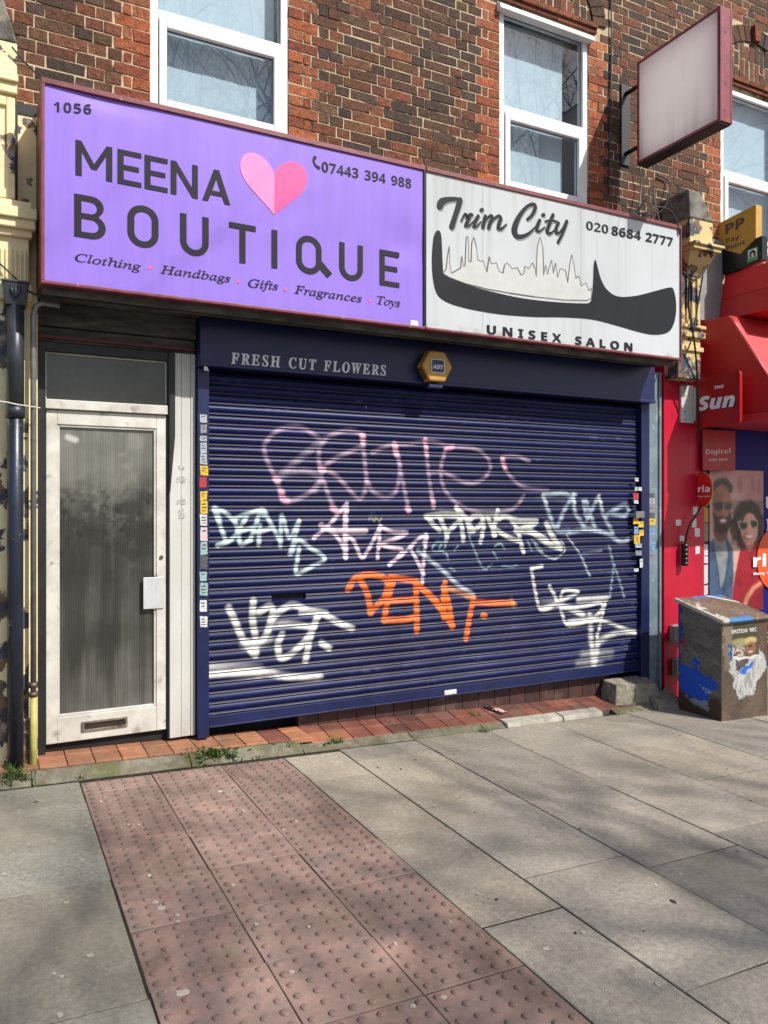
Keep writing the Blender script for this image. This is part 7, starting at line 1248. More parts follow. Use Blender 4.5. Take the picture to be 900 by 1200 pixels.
def red_shop():
    b = MB(); b.box(5.313, 5.352, 4.985, 5.3, -.4, 2.72); b.box(5.352, 5.865, 4.95, 5.3, -.4, 3.05)
    pil = b.build('pilaster', m_red, shop, bevel=.004)
    b = MB(); b.box(5.868, 5.945, 4.985, 5.25, -.4, 2.4); b.build('frame', m_redd, shop, bevel=.004)
    b = MB(); b.box(5.70, 6.12, 4.96, 5.0, 3.25, 4.02); b.build('cladding', pbr('grey_board', S(150, 152, 154), S(126, 128, 130), .6, 4), shop)
    b = MB(); b.box(5.947, 9.0, 5.01, 5.06, -.05, 2.5); win = b.build('window_panel', pbr('window_blue', S(34, 30, 128), S(28, 24, 108), .5, 2, spec=.2), shop)
    b = MB(); b.box(5.947, 9.0, 4.992, 5.008, .06, .36); dk = b.build('dark_panel', pbr('window_black', S(30, 33, 46), S(24, 26, 36), .25, 3), shop)
    b = MB()
    for v in (742, 747.5, 753): p = at(893, v, 4.99); b.box(p.x, p.x+.6, 4.9895, 4.9915, p.z-.006, p.z+.006)
    b.build('small_print', m_wht, dk)
    b = MB(); b.box(5.947, 9.0, 4.97, 5.06, -.42, -.055); b.build('plinth', pbr('plinth_white', S(206, 204, 198), S(180, 178, 170), .7, 6), shop)
    text('lettering', 'b', 'U', at(897.5, 597, 5.005), .16, .26, m_wht, win, label='large white letter in the window')
    text('lettering', 'b', 'I', at(898, 623, 5.005), .05, .26, m_wht, win, label='second large white window letter')
    # notices pasted on the pilaster
    def note(u0, v0, u1, v1, Y, c, nm='sticker'):
        p = at(u0, v1, Y); q = at(u1, v0, Y); j = random.uniform(-.006, .006); b = MB()
        b.add([(p.x, Y-.0015, p.z+j), (q.x, Y-.0015, p.z-j), (q.x, Y-.0015, q.z-j), (p.x, Y-.0015, q.z+j)], [(0, 1, 2, 3)]); b.add([(p.x, Y-.0003, p.z), (q.x, Y-.0003, p.z), (q.x, Y-.0003, q.z), (p.x, Y-.0003, q.z)], [(0, 3, 2, 1)])
        d = tuple(max(0, x-60) for x in c); return b.build(nm, pbr('note_%d_%d_%d' % c, S(*c), S(*d), .6, 90, contrast=(.52, .6)), pil)
    for r in ((792, 609, 798, 616), (796.5, 628, 801.5, 634)): note(*r, 4.95, (222, 214, 214))
    for r in ((812, 594, 817, 603), (811, 608, 816, 618), (814, 619, 820, 629), (815, 640, 820, 649)): note(*r, 4.95, (226, 220, 222))
    for r, c in (((825, 595, 830, 612), (196, 160, 60)), ((825, 613, 830, 634), (150, 140, 110)), ((824.5, 638, 829.5, 651), (214, 218, 226)), ((824.5, 652, 829.5, 660), (226, 224, 226)), ((824.5, 662, 829.5, 684), (224, 214, 218)), ((824.5, 686, 829.5, 697), (226, 210, 216))):
        o = note(*r, 4.985, c)
red_shop()
def poster():
    X0, X1, Z0, Z1 = at(831.5, 600, 5.0).x, at(894.5, 600, 5.0).x, .52, 1.875
    x = np.linspace(X0, X1, 230); z = np.linspace(Z0, Z1, 400); X, Z = np.meshgrid(x, z)
    # poster space: 0..400 across, 0..960 down, as read from an enlarged view
    U = (X-X0)/(X1-X0)*400+175; V = 125+(Z1-Z)/(Z1-Z0)*1010
    e = lambda cx, cy, rx, ry, s=.12: 1-sstep(1-s, 1+s, np.sqrt(((U-cx)/rx)**2+((V-cy)/ry)**2))
    n = vnoise(U, V, .03, 51, 4); n2 = vnoise(U, V, .008, 52, 3)
    C = np.tile(lin((176, 124, 120)), U.shape+(1,))*(.75+.5*n2)[..., None]
    C = over(C, sstep(470, 380, U)*sstep(230, 300, V)*.4, lin((206, 178, 160)))
    for bx, by in ((395, 200), (495, 195), (540, 210)): C = over(C, (np.abs(U-bx) < 17)*(np.abs(V-by-30) < 55)*.55, lin((140, 88, 88)))
    C = over(C, sstep(330, 350, V)*sstep(420, 400, V)*(U > 330)*.5, lin((96, 70, 74)))
    for k in range(26):
        rx, ry = np.random.uniform(330, 575), np.random.uniform(390, 700); C = over(C, e(rx, ry, 16, 26, .5)*.5, lin(random.choice([(210, 180, 140), (90, 70, 64), (190, 160, 130), (120, 92, 80)])))
    # man: jacket, shirt, neck, head, beard, hair, sunglasses, smile
    jk = inpoly(U, V, [(160, 640), (215, 600), (300, 600), (345, 690), (350, 860), (330, 1200), (150, 1200)]); C = over(C, jk*1.0, lin((62, 84, 112))*1.0)
    C = over(C, jk*sstep(.5, .7, n)*.5, lin((40, 56, 80)))
    C = over(C, inpoly(U, V, [(205, 610), (285, 610), (310, 700), (285, 900), (255, 960), (225, 760)])*1., lin((122, 126, 130))); C = over(C, stroke_alpha(U, V, [(300, 640), (320, 760), (290, 900), (262, 1060)], 7, 5)*.6, lin((34, 44, 62))); C = over(C, stroke_alpha(U, V, [(200, 660), (232, 800), (250, 980)], 6, 5)*.6, lin((36, 48, 68)))
    C = over(C, e(255, 560, 52, 75)*1., lin((104, 66, 54)))
    C = over(C, e(265, 250, 68, 68), lin((52, 36, 32))); C = over(C, e(264, 370, 68, 140, .06), lin((150, 98, 80)))
    C = over(C, e(240, 400, 30, 120, .5)*.45, lin((112, 68, 56)))
    C = over(C, inpoly(U, V, [(196, 420), (212, 440), (235, 455), (300, 455), (322, 430), (334, 420), (330, 520), (300, 572), (250, 585), (212, 550)])*.95, lin((40, 28, 26)))
    C = over(C, e(272, 487, 28, 17), lin((176, 96, 96))); C = over(C, e(273, 483, 20, 7), lin((232, 222, 216)))
    C = over(C, e(240, 382, 33, 30, .1), lin((38, 46, 66))); C = over(C, e(306, 380, 29, 30, .1), lin((44, 50, 70))); C = over(C, stroke_alpha(U, V, [(205, 362), (272, 358), (334, 362)], 4, 2), lin((30, 30, 36))); C = over(C, stroke_alpha(U, V, [(274, 375), (284, 420), (276, 432)], 5, 4)*.5, lin((176, 124, 104)))
    C = over(C, stroke_alpha(U, V, [(200, 250), (230, 205), (290, 195), (330, 240), (328, 275)], 14, 8)*.9, lin((64, 46, 42)))
    # woman: hair, body, arm, face, sunglasses, smile
    C = over(C, e(455, 520, 118, 165, .10), lin((46, 30, 30)))
    for k in range(40):
        a = np.random.uniform(0, 6.28); C = over(C, e(455+112*np.cos(a), 520+158*np.sin(a), 22, 26, .4)*.7, lin(random.choice([(52, 34, 34), (74, 50, 46), (38, 26, 26)])))
    C = over(C, inpoly(U, V, [(395, 700), (450, 660), (520, 655), (590, 700), (600, 1200), (330, 1200), (345, 960)])*1., lin((142, 26, 42))); C = over(C, sstep(.45, .7, n)*(V > 700)*(U > 360)*.35, lin((94, 14, 28)))
    C = over(C, e(470, 640, 34, 60), lin((176, 112, 92))); C = over(C, e(468, 545, 64, 118, .07), lin((212, 150, 126))); C = over(C, e(438, 560, 26, 90, .5)*.35, lin((168, 106, 88)))
    C = over(C, stroke_alpha(U, V, [(400, 520), (412, 450), (450, 410), (500, 415), (535, 455), (540, 500)], 20, 8), lin((50, 33, 32)))
    for cx_, cy_, rx_, ry_ in ((424, 522, 36, 36), (503, 510, 31, 36)):
        C = over(C, inpoly(U, V, [(cx_-rx_*1.15, cy_-ry_*1.0), (cx_+rx_*.95, cy_-ry_*.75), (cx_+rx_, cy_+ry_*.3), (cx_+rx_*.3, cy_+ry_), (cx_-rx_*.5, cy_+ry_*.95), (cx_-rx_, cy_+ry_*.2)])*1., lin((196, 178, 164)))
        C = over(C, inpoly(U, V, [(cx_-rx_*.95, cy_-ry_*.8), (cx_+rx_*.82, cy_-ry_*.58), (cx_+rx_*.86, cy_+ry_*.25), (cx_+rx_*.25, cy_+ry_*.84), (cx_-rx_*.42, cy_+ry_*.8), (cx_-rx_*.82, cy_+ry_*.15)])*1., lin((58, 44, 46)))
    C = over(C, e(470, 603, 37, 21), lin((176, 60, 68))); C = over(C, e(470, 600, 30, 12), lin((242, 236, 230))); C = over(C, stroke_alpha(U, V, [(462, 520), (468, 565), (476, 570)], 5, 4)*.4, lin((236, 180, 156)))
    C = over(C, stroke_alpha(U, V, [(430, 1110), (450, 1040), (500, 975), (585, 925)], 15, 10), lin((196, 128, 102)))
    C = np.clip(C*(1.16+.16*vnoise(U, V, .2, 55, 2))[..., None], 0, .95)
    C = over(C, sstep(250, 210, U)*(U > 190)*(V > 280)*(V < 560)*.30, lin((70, 40, 34))); C = over(C, e(300, 330, 24, 40, .9)*.35, lin((206, 150, 126))); C = over(C, e(296, 440, 16, 30, .9)*.25, lin((200, 140, 120)))
    C = over(C, e(496, 590, 24, 40, .9)*.35, lin((244, 192, 166))); C = over(C, e(462, 470, 30, 22, .9)*.3, lin((236, 180, 156))); C = over(C, e(430, 610, 18, 40, .9)*.35, lin((150, 90, 76)))
    C = over(C, sstep(.5, .8, vnoise(U, V, .018, 57, 4))*(V > 600)*.35, lin((40, 36, 46)))
    for ax in (0, 1):
        for _ in range(2):
            C = (C+np.roll(C, 1, ax)+np.roll(C, -1, ax)+np.roll(C, 2, ax)+np.roll(C, -2, ax))/5
    o = painted_grid('poster', pbr('poster_print', (1, 1, 1, 1), (1, 1, 1, 1), .32, 3, attr='Col'), np.stack([X, np.full_like(X, 5.0), Z], -1), C, shop, shade=False)
    o['label'] = 'window poster of a bearded man and a curly haired woman in sunglasses'
    # round orange badge on the glass
    c = at(908, 655, 4.99); r = at(908, 619, 4.99).z-c.z
    b = MB(); b.prism([(r*.86*math.cos(2*math.pi*k/48), r*math.sin(2*math.pi*k/48)) for k in range(48)], (c.x, 4.990, c.z), (1, 0, 0), (0, 0, 1), (0, -1, 0), .004)
    o = b.build('round_badge', pbr('ria_orange', S(240, 92, 40), S(228, 84, 36), .4, 4), shop); o['label'] = 'orange round ria Money Transfer badge on the window'
    text('lettering', 'b', 'ria', at(883, 664, 4.9855), .36, .235, m_wht, o, bold=.004); text('lettering', 'b', 'Money Transfer', at(883, 674, 4.9855), .40, .055, m_wht, o)
poster()
def awning():
    X0 = 5.853; X1 = 9.2
    t = thing('awning', 'red shop awning with a sloping front and triangular side', 'awning', (7, 4.6, 2.25))
    pf = [(4.995, 3.235), (4.677, 3.226), (4.10, 2.335), (4.995, 2.335)]
    def side(x):
        b = MB(); b.prism(pf, (x, 0, 0), (0, 1, 0), (0, 0, 1), (-1, 0, 0), .004); b.build('side', m_vinyl, t)
    side(X0); side(X1)
    def sheet(nm, p, q, n=40):
        xs = np.linspace(X0+.004, X1-.004, 60); ss = np.linspace(0, 1, 14); XX, SS = np.meshgrid(xs, ss)
        sag = .022*np.sin(np.pi*SS)*(1-.3*np.cos((XX-X0)*2*np.pi/.84)); d = Vector((q[0]-p[0], q[1]-p[1])); nn = Vector((-d.y, d.x)).normalized()
        if nn.y > 0: nn = -nn
        Y = p[0]+d.x*SS+nn.x*sag; Z = p[1]+d.y*SS+nn.y*sag
        b = MB(); nx = len(xs); P = [(XX[j, i], Y[j, i], Z[j, i]) for j in range(len(ss)) for i in range(nx)]
        b.add(P, [(j*nx+i, j*nx+i+1, (j+1)*nx+i+1, (j+1)*nx+i) for j in range(len(ss)-1) for i in range(nx-1)], 0, smooth=True)
        o = b.build(nm, m_vinyl, t); so_ = o.modifiers.new('thickness', 'SOLIDIFY'); so_.thickness = .003
    sheet('front_slope', (4.10, 2.335), (4.677, 3.226)); sheet('top_sheet', (4.677, 3.228), (4.995, 3.237))
    b = MB()
    for p, q in (((X0+.012, 4.110, 2.345), (X0+.012, 4.672, 3.212)), ((X0+.012, 4.672, 3.212), (X0+.012, 4.99, 3.22)), ((X0+.012, 4.11, 2.345), (X1, 4.11, 2.345))): b.tube([p, q], .012, 8)
    b.build('rib_frame', pbr('awning_tube', S(150, 40, 44), None, .4), t)
    # flared lip along the bottom
    b = MB(); b.hexa([(X0-.066, 4.03, 2.262), (X1, 4.03, 2.262), (X0-.066, 4.99, 2.262), (X1, 4.99, 2.262), (X0-.004, 4.095, 2.333), (X1, 4.095, 2.333), (X0-.004, 4.99, 2.333), (X1, 4.99, 2.333)])
    b.build('lip', m_vinyl, t, bevel=.004)
    t = thing('red_sign_box', 'plain red fascia box above the awning', 'sign box', (7.5, 4.7, 3.26))
    b = MB(); b.hexa([(6.065, 4.40, 3.255), (9.2, 4.40, 3.255), (6.065, 4.955, 3.255), (9.2, 4.955, 3.255), (6.10, 4.40, 3.46), (9.2, 4.40, 3.46), (6.10, 4.955, 3.46), (9.2, 4.955, 3.46)])
    b.build('lower_band', m_vinyl, t, bevel=.004)
    b = MB(); b.hexa([(6.105, 4.40, 3.464), (9.2, 4.40, 3.464), (6.105, 4.955, 3.464), (9.2, 4.955, 3.464), (6.15, 4.44, 3.70), (9.2, 4.44, 3.70), (6.15, 4.955, 3.70), (9.2, 4.955, 3.70)])
    b.build('upper_band', m_vinyl, t, bevel=.004)
awning()
def small_signs():
    # Pay Point
    X = 6.125; m_gold = pbr('gold_plastic', S(206, 164, 72), S(190, 148, 62), .35, 5); m_blk = pbr('gloss_black', S(22, 22, 24), S(28, 28, 30), .25, 4)
    Pt = lambda pts: [(lambda q: (-q.y, q.z))(atx(u, v, X)) for u, v in pts]
    t = thing('payment_sign', 'gold and black Pay Point sign projecting above the red awning', 'sign', (X+.03, 4.8, 3.7), 'small projecting signs')
    b = MB(); b.prism(Pt([(842, 325), (893, 304), (893, 276), (886, 279), (868, 298), (842, 291)]), (X, 0, 0), (0, -1, 0), (0, 0, 1), (-1, 0, 0), .075); b.build('base', m_blk, t, tri=True, bevel=.002)
    b = MB(); b.prism(Pt([(842, 262), (886, 239.5), (886, 279), (868, 297.5), (842, 290.5)]), (X-.003, 0, 0), (0, -1, 0), (0, 0, 1), (-1, 0, 0), .085); gp = b.build('panel', m_gold, t, tri=True, bevel=.003)
    mp = pbr('pp_grey', S(84, 76, 96), None, .4)
    text_pxx('emblem', 'b', 'PP', (850, 275), (872, 265.5), 17, X-.006, mp, gp, bold=.001, track=-.01)
    text_pxx('lettering', 'b', 'Pay', (851, 285), (866, 280), 8, X-.006, mp, gp, bold=-.001)
    text_pxx('lettering', 'b', 'Point', (851, 294), (873, 286), 8, X-.006, mp, gp, bold=-.001)
    b = MB(); b.prism(Pt([(876, 293), (888, 289), (888, 304), (876, 308)]), (X-.002, 0, 0), (0, -1, 0), (0, 0, 1), (-1, 0, 0), .003); sq = b.build('green_badge', pbr('badge_green', S(96, 178, 108), None, .4), t)
    b = MB(); b.prism(Pt([(877.3, 294), (887, 290.5), (887, 300), (877.3, 303)]), (X-.0045, 0, 0), (0, -1, 0), (0, 0, 1), (-1, 0, 0), .002); b.build('badge_field', m_wht, sq)
    b = MB(); b.prism(Pt([(879, 302), (879, 296), (882, 293), (885.5, 294), (885.8, 299.8), (884, 300.4), (883.7, 296.5), (882, 296), (880.8, 297.5), (880.8, 301.5)]), (X-.0062, 0, 0), (0, -1, 0), (0, 0, 1), (-1, 0, 0), .0015); b.build('badge_mark', m_blk, sq, tri=True)
    # red newspaper sign
    X = 5.697
    t = thing('newspaper_sign', 'red square sign reading THE Sun on a white bracket', 'sign', (X, 4.7, 2.23), 'small projecting signs')
    y0, y1, z0, z1 = 4.441, 4.923, 2.238, 2.690
    rr = .025; pts = []
    for cx, cz, a0 in ((-y1+rr, z0+rr, 180), (-y0-rr, z0+rr, 270), (-y0-rr, z1-rr, 0), (-y1+rr, z1-rr, 90)):
        for k in range(5): a = math.radians(a0+22.5*k); pts.append((cx+rr*math.cos(a), cz+rr*math.sin(a)))
    b = MB(); b.prism(pts, (X, 0, 0), (0, -1, 0), (0, 0, 1), (-1, 0, 0), .03); pn = b.build('panel', m_signred, t)
    mb_ = pbr('letter_shadow_navy', S(44, 30, 56), None, .5)
    for dx, dz, e, m in ((.008, -.007, .0016, mb_), (0, 0, .0036, m_wht)):
        text('lettering', 'z', 'Sun', (X-e, 4.868-dx, 2.395+dz), .375, .235, m, pn, xd=(0, -1, 0), bold=.006)
    text('lettering', 'z', 'THE', (X-.0016, 4.70, 2.565), .10, .052, m_wht, pn, xd=(0, -1, 0), bold=.001)
    p = at(798, 495, 4.93); q = at(813, 452, 4.93)
    b = MB(); b.box(p.x, X+.02, 4.925, 4.948, p.z, q.z); b.box(X-.01, X+.04, 4.90, 4.925, p.z+.02, q.z-.02); br = b.build('bracket', pbr('bracket_white', S(206, 208, 206), S(186, 188, 186), .45, 8), t, bevel=.004)
    b = MB()
    for z in (p.z+.03, p.z+.10, q.z-.10, q.z-.03): b.tube([(p.x+.045, 4.926, z), (p.x+.045, 4.921, z)], .007, 8)
    b.build('bolt', pbr('bolt_grey', S(96, 98, 98), None, .4, metal=.6), br)
    # Digicel panel
    p = at(824, 551, 4.90); q = at(862, 513, 4.90)
    t = thing('phone_credit_sign', 'dark red Digicel sold here panel under the awning lip', 'sign', ((p.x+q.x)/2, 4.90, p.z))
    b = MB(); b.box(p.x, q.x, 4.902, 4.918, p.z, 2.235); b.box(p.x+.03, p.x+.05, 4.918, 4.99, 2.1, 2.2); b.box(q.x-.05, q.x-.03, 4.918, 4.99, 2.1, 2.2); pn = b.build('panel', pbr('digicel_red', S(178, 22, 40), S(164, 18, 36), .4, 6), t, bevel=.002)
    mw = pbr('letter_pink_white', S(222, 206, 208), None, .45)
    text_px('lettering', 'b', 'Digicel', (827, 532.5), (856, 531), 8.5, 4.9015, mw, pn, bold=-.001); text_px('lettering', 'b', 'sold here', (830.5, 540.5), (852.5, 539.5), 4.4, 4.9015, mw, pn)
    # half round ria sign, side on to the street
    X = 5.757
    t = thing('transfer_sign', 'red half round ria sign projecting from the red pilaster', 'sign', (X, 4.9, 1.53), 'small projecting signs')
    c = atx(810, 574, X); hh = .152; L_ = 4.95-.012; yo = 4.776
    pts = [(-L_, c.z-hh)]+[(-(yo+.10)+.10*math.cos(math.radians(a)), c.z+hh*math.sin(math.radians(a))) for a in range(-90, 91, 10)]+[(-L_, c.z+hh)]
    b = MB(); b.prism(pts, (X, 0, 0), (0, -1, 0), (0, 0, 1), (-1, 0, 0), .016); pn = b.build('panel', pbr('ria_red', S(226, 44, 30), S(214, 38, 26), .4, 6), t)
    b = MB(); rim = [(X+.008, -a, z) for a, z in pts[1:-1]]; b.tube(rim, .0065, 8); b.build('rim', pbr('rim_gold', S(214, 160, 80), None, .4), t)
    text('lettering', 'b', 'ria', (X-.0012, L_-.012, c.z-.022), .128, .115, m_wht, pn, xd=(0, -1, 0), bold=.002); text('lettering', 'b', 'Money Transfer', (X-.0012, L_-.012, c.z-.068), .128, .026, m_wht, pn, xd=(0, -1, 0))
    b = MB(); b.box(X+.002, X+.014, 4.93, 4.95, c.z-.12, c.z+.12); b.build('bracket', m_signred, t)
    # junction boxes, gland and hose on the red pilaster
    mg = pbr('box_grey', S(142, 144, 146), S(122, 124, 126), .5, 8)
    for i, (u0, v0, u1, v1, lb) in enumerate(((786, 731, 803, 753, 'upper grey junction box low on the red pilaster'), (789, 770, 806, 792, 'lower grey junction box just behind the rusty cabinet'))):
        p = at(u0, v1, 4.93); q = at(u1, v0, 4.93); tt = thing('junction_box', lb, 'junction box', ((p.x+q.x)/2, 4.92, p.z), 'junction boxes on the red pilaster')
        b = MB(); b.box(p.x, q.x, 4.905, 4.948, p.z, q.z); b.build('case', mg, tt, bevel=.006); b = MB(); b.box(p.x+.006, q.x-.006, 4.898, 4.9045, p.z+.006, q.z-.006); b.build('lid', mg, tt, bevel=.003)
    tt = thing('cable_gland', 'black ribbed cable connector with a curved hose on the red pilaster', 'cable gland', (5.6, 4.9, .8))
    p = at(803, 663, 4.90); b = MB()
    for k in range(5): b.tube([(p.x, 4.905, p.z+.04*k), (p.x, 4.905, p.z+.04*k+.034)], .030, 14)
    b.tube([(p.x, 4.905, p.z), (p.x, 4.905, p.z+.2)], .025, 14); b.build('connector', m_blk, tt)
    b = MB(); b.tube(smooth_path([tuple(v) for v in (at(803, 640, 4.905), at(804, 622+10, 4.90), at(808, 620, 4.90), at(815, 648-43, 4.9))], 6) if False else smooth_path([tuple(v) for v in (at(803, 640, 4.905), at(804, 630, 4.90), at(808, 664-48, 4.89), at(818, 600, 4.89), at(824, 585, 4.9), at(825, 560, 4.93), at(821, 520, 4.93))], 6), .0095, 8); b.build('hose', m_blk, tt)
small_signs()

# ================================================================== CABINET
def cabinet():
    X0, X1, YF_, YB_ = 5.160, 5.715, 4.19, 4.62
    t = thing('street_cabinet', 'rusty sloping topped cabinet with torn poster and blue paint', 'cabinet', ((X0+X1)/2, 4.4, G(5.43)))
    zf, zb = .600, .712
    m_rust = pbr('rust_brown', S(90, 74, 62), S(68, 56, 48), .75, 14, .4, 90, c3=S(58, 40, 32), s3=8, t3=(.55, .66))
    g0, g1 = G(X0)-.01, G(X1)-.01
    b = MB(); b.hexa([(X0+.003, YF_+.003, g0), (X1, YF_+.003, g1), (X0+.003, YB_, g0), (X1, YB_, g1), (X0+.003, YF_+.003, zf), (X1, YF_+.003, zf), (X0+.003, YB_, zb), (X1, YB_, zb)])
    b.build('body', m_rust, t, bevel=.004)
    mat = pbr('flaking_paint', (.85, .85, .85, 1), (1.05, 1.05, 1.05, 1), .6, 30, .5, 120, attr='Col')
    # front: rust, paste and a torn poster
    x = np.linspace(X0+.001, X1-.001, 200); s = np.linspace(0, 1, 260); XX, SS = np.meshgrid(x, s); ZZ = (G(XX)-.008)*(1-SS)+zf*SS
    U = 225+(XX-X0)/(X1-X0)*295; V = 455+(1-SS)*650
    n = vnoise(U, V, .02, 61, 4); nf = vnoise(U, V, .09, 62, 3); wx = (vnoise(U, V, .035, 63, 3)-.5)*40; wy = (vnoise(U, V, .035, 64, 3)-.5)*40
    ip = lambda pl: inpoly(U+wx, V+wy, pl)*1.
    C = np.tile(lin((98, 82, 68)), U.shape+(1,))*(.7+.6*n)[..., None]; C = over(C, sstep(.55, .7, nf)*.35, lin((66, 46, 38)))
    C = over(C, ip([(232, 455), (300, 455), (275, 620), (285, 770), (240, 770)])*.8, lin((132, 120, 100))*1.0)
    C = over(C, ip([(265, 620), (460, 620), (505, 700), (505, 800), (465, 830), (430, 945), (385, 940), (350, 975), (325, 960), (300, 850), (275, 760)])*.95, lin((190, 190, 188))); 
    st = vnoise(U, V*.22, .09, 65, 3); C = over(C, ip([(265, 740), (505, 700), (465, 830), (430, 945), (350, 975), (300, 850)])*sstep(.48, .62, st)*.6, lin((120, 120, 118)))
    C = over(C, ip([(300, 500), (465, 490), (470, 700), (300, 690)])*.95, lin((86, 62, 46))); C = over(C, ip([(295, 470), (450, 470), (450, 560), (290, 560)])*.85, lin((64, 66, 42)))
    e = lambda cx, cy, rx, ry, q=.3: 1-sstep(1-q, 1+q, np.sqrt(((U-cx)/rx)**2+((V-cy)/ry)**2))
    C = over(C, e(345, 590, 60, 26)*.8, lin((168, 160, 106))); C = over(C, e(410, 585, 36, 24), lin((196, 178, 118))); C = over(C, e(330, 615, 20, 22), lin((128, 140, 118))); C = over(C, e(410, 635, 30, 44), lin((140, 96, 70))); C = over(C, e(405, 622, 14, 8), lin((60, 42, 34))); C = over(C, e(408, 660, 16, 6), lin((210, 180, 160)))
    C = over(C, e(340, 650, 32, 38)*sstep(.4, .55, nf), lin((196, 172, 168))); C = over(C, ip([(290, 682), (470, 690), (470, 704), (290, 700)]), lin((214, 212, 208)))
    C = over(C, ip([(305, 705), (400, 712), (380, 760), (320, 770)])*.9, lin((58, 44, 40))); C = over(C, ip([(268, 610), (285, 600), (292, 700), (272, 720)]), lin((38, 84, 160))); C = over(C, ip([(345, 770), (420, 735), (425, 755), (365, 805), (345, 795)]), lin((34, 104, 204)))
    C = over(C, ip([(480, 470), (520, 470), (520, 700), (500, 690), (478, 560)])*.9, lin((92, 66, 52)))
    fp = painted_grid('front_panel', mat, np.stack([XX, np.full_like(XX, YF_), ZZ], -1), C, t, shade=False); fp['label'] = 'rusty front with a torn white and brown poster'
    kz = lambda v: zf-(v-455)/650*(zf-G(5.43))
    text('lettering', 'b', 'BRITISH REC', (X0+.115, YF_-.001, kz(528)), .30, .062, pbr('torn_letter', S(206, 206, 196), S(120, 118, 100), .6, 60, contrast=(.5, .62)), fp, bold=.001)
    # left side: grey metal with a big splash of blue
    y = np.linspace(YB_-.001, YF_+.001, 170); YY, SS = np.meshgrid(y, s); top = zf+(YY-YF_)/(YB_-YF_)*(zb-zf); ZZ = (g0+.002)*(1-SS)+top*SS
    U = 10+(YB_-YY)/(YB_-YF_)*215; V = 380+(1-SS)*710; n = vnoise(U, V, .02, 71, 4); nf = vnoise(U, V, .09, 72, 3); wx = (vnoise(U, V, .04, 73, 3)-.5)*50; wy = (vnoise(U, V, .04, 74, 3)-.5)*50
    C = np.tile(lin((116, 114, 108)), U.shape+(1,))*(.5+.9*n)[..., None]; C = over(C, sstep(.58, .68, nf)*.5, lin((74, 66, 58)))
    C = over(C, sstep(905, 960, V+wy)*.95, lin((72, 50, 40)))
    C = over(C, ip([(8, 780), (85, 770), (95, 690), (112, 690), (115, 790), (200, 800), (205, 860), (165, 880), (170, 1000), (120, 1010), (40, 960), (8, 930)]), lin((24, 84, 206)))
    C = over(C, ip([(8, 360), (32, 360), (24, 800), (8, 1090)])*.9, lin((30, 62, 140))); C = over(C, ip([(125, 875), (165, 885), (165, 915), (140, 905)])*sstep(.4, .5, nf), lin((170, 190, 206))); C = over(C, ip([(30, 610), (42, 620), (50, 690), (38, 680)]), lin((150, 30, 36)))
    C = over(C, ip([(150, 960), (172, 960), (168, 1020), (110, 1030), (60, 990)])*.7, lin((160, 164, 160)))
    sp = painted_grid('side_panel', mat, np.stack([np.full_like(YY, X0), YY, ZZ], -1), C, t, shade=False); sp['label'] = 'grey side splashed with bright blue paint'
    # lid
    x = np.linspace(X0-.010, X1+.006, 140); s = np.linspace(0, 1, 120); XX, SS = np.meshgrid(x, s); yy0, yy1 = YF_-.03, YB_+.03; sl = (zb-zf)/(YB_-YF_)
    YY = yy0+(yy1-yy0)*SS; ZZ = zf+.034+(YY-YF_)*sl+.004*vnoise(XX, YY, 9, 81, 2)
    n = vnoise(XX, YY, 9, 82, 4); nf = vnoise(XX, YY, 40, 83, 3); a = (XX-x[0])/(x[-1]-x[0])
    C = np.tile(lin((114, 96, 80)), XX.shape+(1,))*(.65+.7*n)[..., None]; C = over(C, sstep(.6, .7, nf)*.4, lin((168, 150, 130)))
    ed = sstep(.13, .05, SS+.1*(n-.5)); C = over(C, ed*(a < .62), lin((70, 134, 188))); C = over(C, sstep(.06, .02, a+.10*(n-.5))*.8, lin((206, 206, 200))); C = over(C, sstep(.86, .96, SS+.10*(n-.5))*(a > .35)*sstep(.5, .45, np.abs(a-.55)), lin((66, 116, 186)))
    C = over(C, sstep(.035, .015, np.abs(SS-1.05+.75*(a-.62)/.38*.55)+.02*(nf-.5)-.02)*(a > .58), lin((222, 222, 222)))
    C = over(C, (sstep(.62, .7, vnoise(XX, YY, 14, 86, 3))*sstep(.3, .12, a)), lin((196, 190, 178)))
    ld = painted_grid('lid', mat, np.stack([XX, YY, ZZ], -1), C, t); so_ = ld.modifiers.new('thickness', 'SOLIDIFY'); so_.thickness = .03; so_.offset = -1
cabinet()

